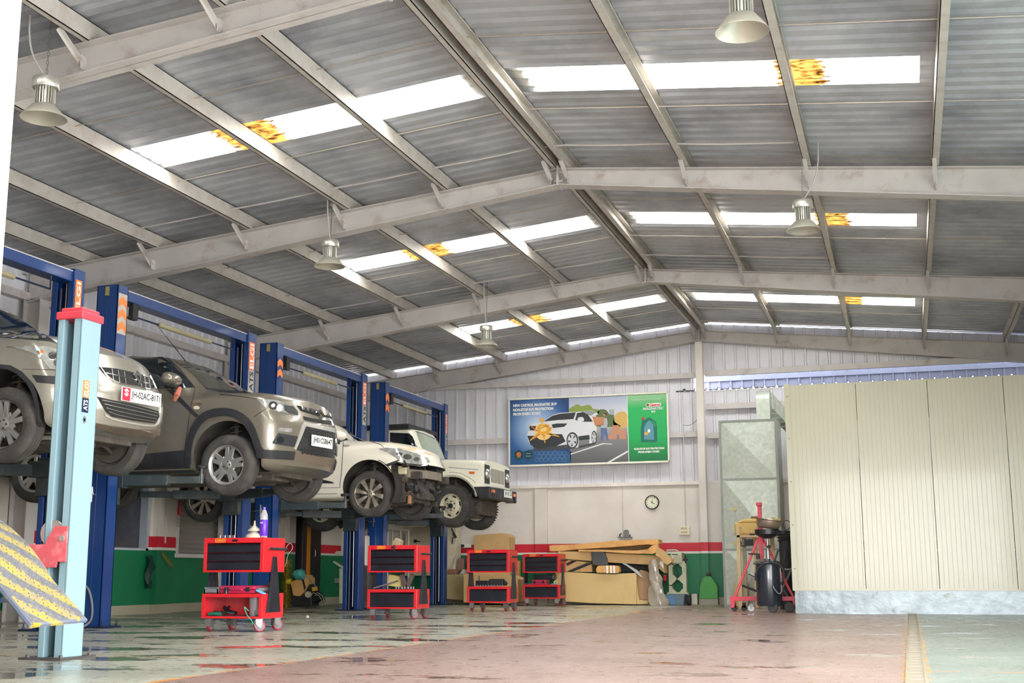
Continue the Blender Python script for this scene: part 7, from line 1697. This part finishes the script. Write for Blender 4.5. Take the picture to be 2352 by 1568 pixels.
t.part('drain_pan', MB().lathe([(0, -.125), (pr_*.3, -.12), (pr_*.85, -.075), (pr_*.98, -.06), (pr_*1.0, 0), (pr_*1.03, .005), (pr_*.97, .0), (pr_*.93, -.055), (0, -.09)], (pc.x, yd, pc.z), n=36), mat('matt_black_pan', (30,32,36), .4), smooth=30)
t.part('pan_handle', MB().tube([(pc.x-pr_, yd-.02, pc.z-.06), H(400, 485, yd-.04)], .014, 8), m_black)
for x_ in (710, 905): p = H(x_, 1430, yd-.05); t.part('wheel', MB().lathe([(.02, -.025), (.065, -.025), (.071, -.015), (.071, .015), (.065, .025), (.02, .025)], (p.x, yd-.12 if x_ < 800 else yd+.05, .072), axis='y', n=28, closed=True).lathe([(0, -.01), (.05, -.015), (.05, .015), (0, .01)], (p.x, yd-.12 if x_ < 800 else yd+.05, .072), axis='y', n=20), m_black, smooth=35)
t.part('push_handle', MB().tube([H(725, 830, yd-.1), H(765, 700, yd-.1), H(785, 685, yd-.05), H(885, 690, yd+.02), H(860, 850, yd+.1)], .012, 8), m_black); t.part('hose_loop', MB().tube([H(u, v, yd-rr-.03) for u, v in ((480, 1080), (478, 1000), (510, 920), (580, 865), (680, 850), (770, 865), (830, 930), (845, 1020), (820, 1100), (800, 1130))], .013, 8), m_black, smooth=True)
t.part('bent_spout', MB().tube([H(u, v, yd-rr-.02) for u, v in ((700, 1150), (720, 1190), (760, 1240), (795, 1250), (812, 1215), (808, 1100), (795, 915))], .010, 8), m_zinc, smooth=True); t.part('foot_pedal', MB().tube([H(490, 1215, yd-.1), H(310, 1145, yd-.2)], .018, 6), m_black); t.part('lever', MB().tube([H(475, 1035, yd-.1), H(385, 995, yd-.12)], .007, 6), m_black); t.part('level_glass', MB().box(H(697, 900, yd).x-.004, H(697, 900, yd).x+.004, yd-rr-.008, yd-rr+.01, H(697, 1030, yd).z, H(697, 895, yd).z), m_steel, dr)
t = Thing('steel_basin', (pc.x, yd, pc.z+.01), 'brownish stainless basin tilted on top of the oil drainer\'s black pan', 'basin')
mb = MB().lathe([(0, 0), (pr_*.75, .0), (pr_*.95, .035), (pr_*1.02, .11), (pr_*1.12, .125), (pr_*1.12, .130), (pr_*1.0, .118), (pr_*.92, .04), (0, .01)], n=40); mb.xf(Matrix.Translation((pc.x+.015, yd, pc.z+.02)) @ Matrix.Rotation(radians(8), 4, 'Y')); t.part('bowl', mb, mat('stainless_brown', (176,160,144), .3, metal=.8, var=.1), smooth=40)
# wooden stand with yellowed tank
ys = 20.2
m_wood = mat('pale_wood', (212,184,138), .6, var=.12, vscale=6)
t = Thing('wooden_stand', (H(300, 1290, ys).x, ys, 0), 'pale wooden post stand behind the crane holding a yellowed tank', 'stand')
for x_, t0, yy in ((252, 390, ys), (325, 500, ys+.3), (470, 520, ys+.25), (690, 520, ys+.3)):
    a_ = H(x_, t0, yy); b_ = Vector((H(x_+6, 1350, yy).x, yy, .001)); mb = MB().box(a_.x-.03, a_.x+.03, yy-.02, yy+.03, .001, a_.z); t.part('leg', mb, m_wood if x_ != 325 else mat('greyed_wood', (170,160,136), .6), bevel=.004)
a_, b_ = H(235, 495, ys), H(520, 525, ys); t.part('shelf_board', MB().box(a_.x, a_.x+.95, ys-.02, ys+.35, b_.z, a_.z), m_wood, bevel=.004)
zsh = a_.z+.001
m_tank = mat('yellowed_plastic_tank', (212,178,104), .45, var=.1, vscale=4)
t = Thing('plastic_tank', (H(330, 495, ys).x, ys+.1, zsh), 'yellowed translucent plastic tank on the wooden stand', 'tank')
x0, x1 = H(198, 400, ys).x, H(510, 400, ys).x; z1 = H(300, 330, ys).z; z2 = H(300, 285, ys).z
tk = t.part('tank_body', MB().box(x0, x1, ys+.04, ys+.3, zsh, z1).prism([(x0+.03, ys+.03, z1-.01), (x1, ys+.03, z1-.01), (x1, ys+.03, z2), (x0+.16, ys+.03, z2)], (0, .27, 0)), m_tank, bevel=.03)
for k in range(2):
    xx = x0+(x1-x0)*(.30+.36*k); t.part('moulded_rib', MB().lathe([(0, -.012), (.05, -.012), (.055, 0), (0, 0)], (xx+.05, ys+.03, z1-.10), axis='y', n=16).box(xx, xx+.1, ys+.02, ys+.032, zsh+.03, z1-.10), m_tank, tk, bevel=.004)
t.part('cap', MB().box(H(410, 270, ys).x, H(510, 270, ys).x, ys+.08, ys+.2, z2, H(410, 250, ys).z), mat('brown_cap', (140,104,64), .6), tk, bevel=.008)
p = H(390, 590, ys+.05); single('clamp_meter', MB().cbox(tuple(p), (.13, .07, .10)).tube([H(280, 575, ys), H(300, 600, ys), H(285, 630, ys), H(350, 640, ys)], .01, 6), m_black, 'black and white charger hanging under the yellowed tank', 'charger', bevel=.01)
p = H(395, 590, ys-.01); single('white_charger_plate', MB().cbox((p.x, ys-.01, p.z), (.07, .02, .06)), m_white, 'white face plate of the charger under the yellowed tank', 'plate', bevel=.004) if False else None
a_, b_ = H(160, 1090, 20.65), H(370, 1290, 20.65); single('crumpled_carton', MB().prism([(a_.x, 20.65, .002), (b_.x, 20.65, .002), (b_.x, 20.65, a_.z*.86), (a_.x+.2, 20.65, a_.z), (a_.x+.05, 20.65, a_.z*.95)], (0, .35, 0)), mat('dusty_carton', (190,172,130), .75), 'dusty crumpled carton on the floor behind the red crane\'s left foot', 'cardboard box', bevel=.03)
# gas bottle wrapped in black, behind the drum
yg = 19.9
t = Thing('gas_cylinder', tuple(H(880, 1380, yg)), 'dark gas cylinder with wound hoses beside the booth corner', 'gas cylinder')
c1 = H(868, 900, yg); r1 = (H(945, 700, yg).x-H(792, 700, yg).x)/2
t.part('cylinder_body', MB().lathe([(0, .002), (r1, .002), (r1, H(868, 560, yg).z), (r1*.75, H(868, 480, yg).z), (r1*.35, H(868, 430, yg).z), (0, H(868, 425, yg).z)], (c1.x, yg, 0), n=28), m_black, smooth=40)
t.part('hose_loop', MB().tube([tuple(H(880, 365, yg)+Vector((.055*cos(a), 0, .07*sin(a)))) for a in [2*pi*k/18 for k in range(18)]], .008, 6, closed=True), m_under)
for k in range(5): t.part('wound_hose', MB().tube([(c1.x+(r1*.9+.02)*cos(a), yg+(r1*.9+.02)*sin(a), H(868, 450+k*28, yg).z+.01*sin(2*a+k)) for a in [2*pi*q_/20 for q_ in range(20)]], .012, 6, closed=True), m_black)
t = Thing('folding_trolley', tuple(H(900, 1300, 19.3)), 'grey tubular folding frame leaning behind the oil drainer', 'frame'); t.part('tube', MB().tube([(H(800, 1400, 19.3).x, 19.3, .016), H(830, 1180, 19.3), H(955, 900, 19.3)], .016, 8), m_zinc); t.part('tube', MB().tube([H(850, 938, 19.3), H(960, 938, 19.3)], .012, 8), m_zinc); t.part('tube', MB().tube([H(830, 1180, 19.3), H(895, 1290, 19.3)], .016, 8), m_zinc)
# floor debris near the lifts
p = atZ(706, 1418); single('white_litter', MB().lathe([(0, 0), (.022, 0), (.022, .015), (.012, .03), (0, .035)], (p.x, p.y, 0), n=14), m_fun, 'small white cap lying on the wet floor right of the nearest trolley', 'cap', smooth=40)
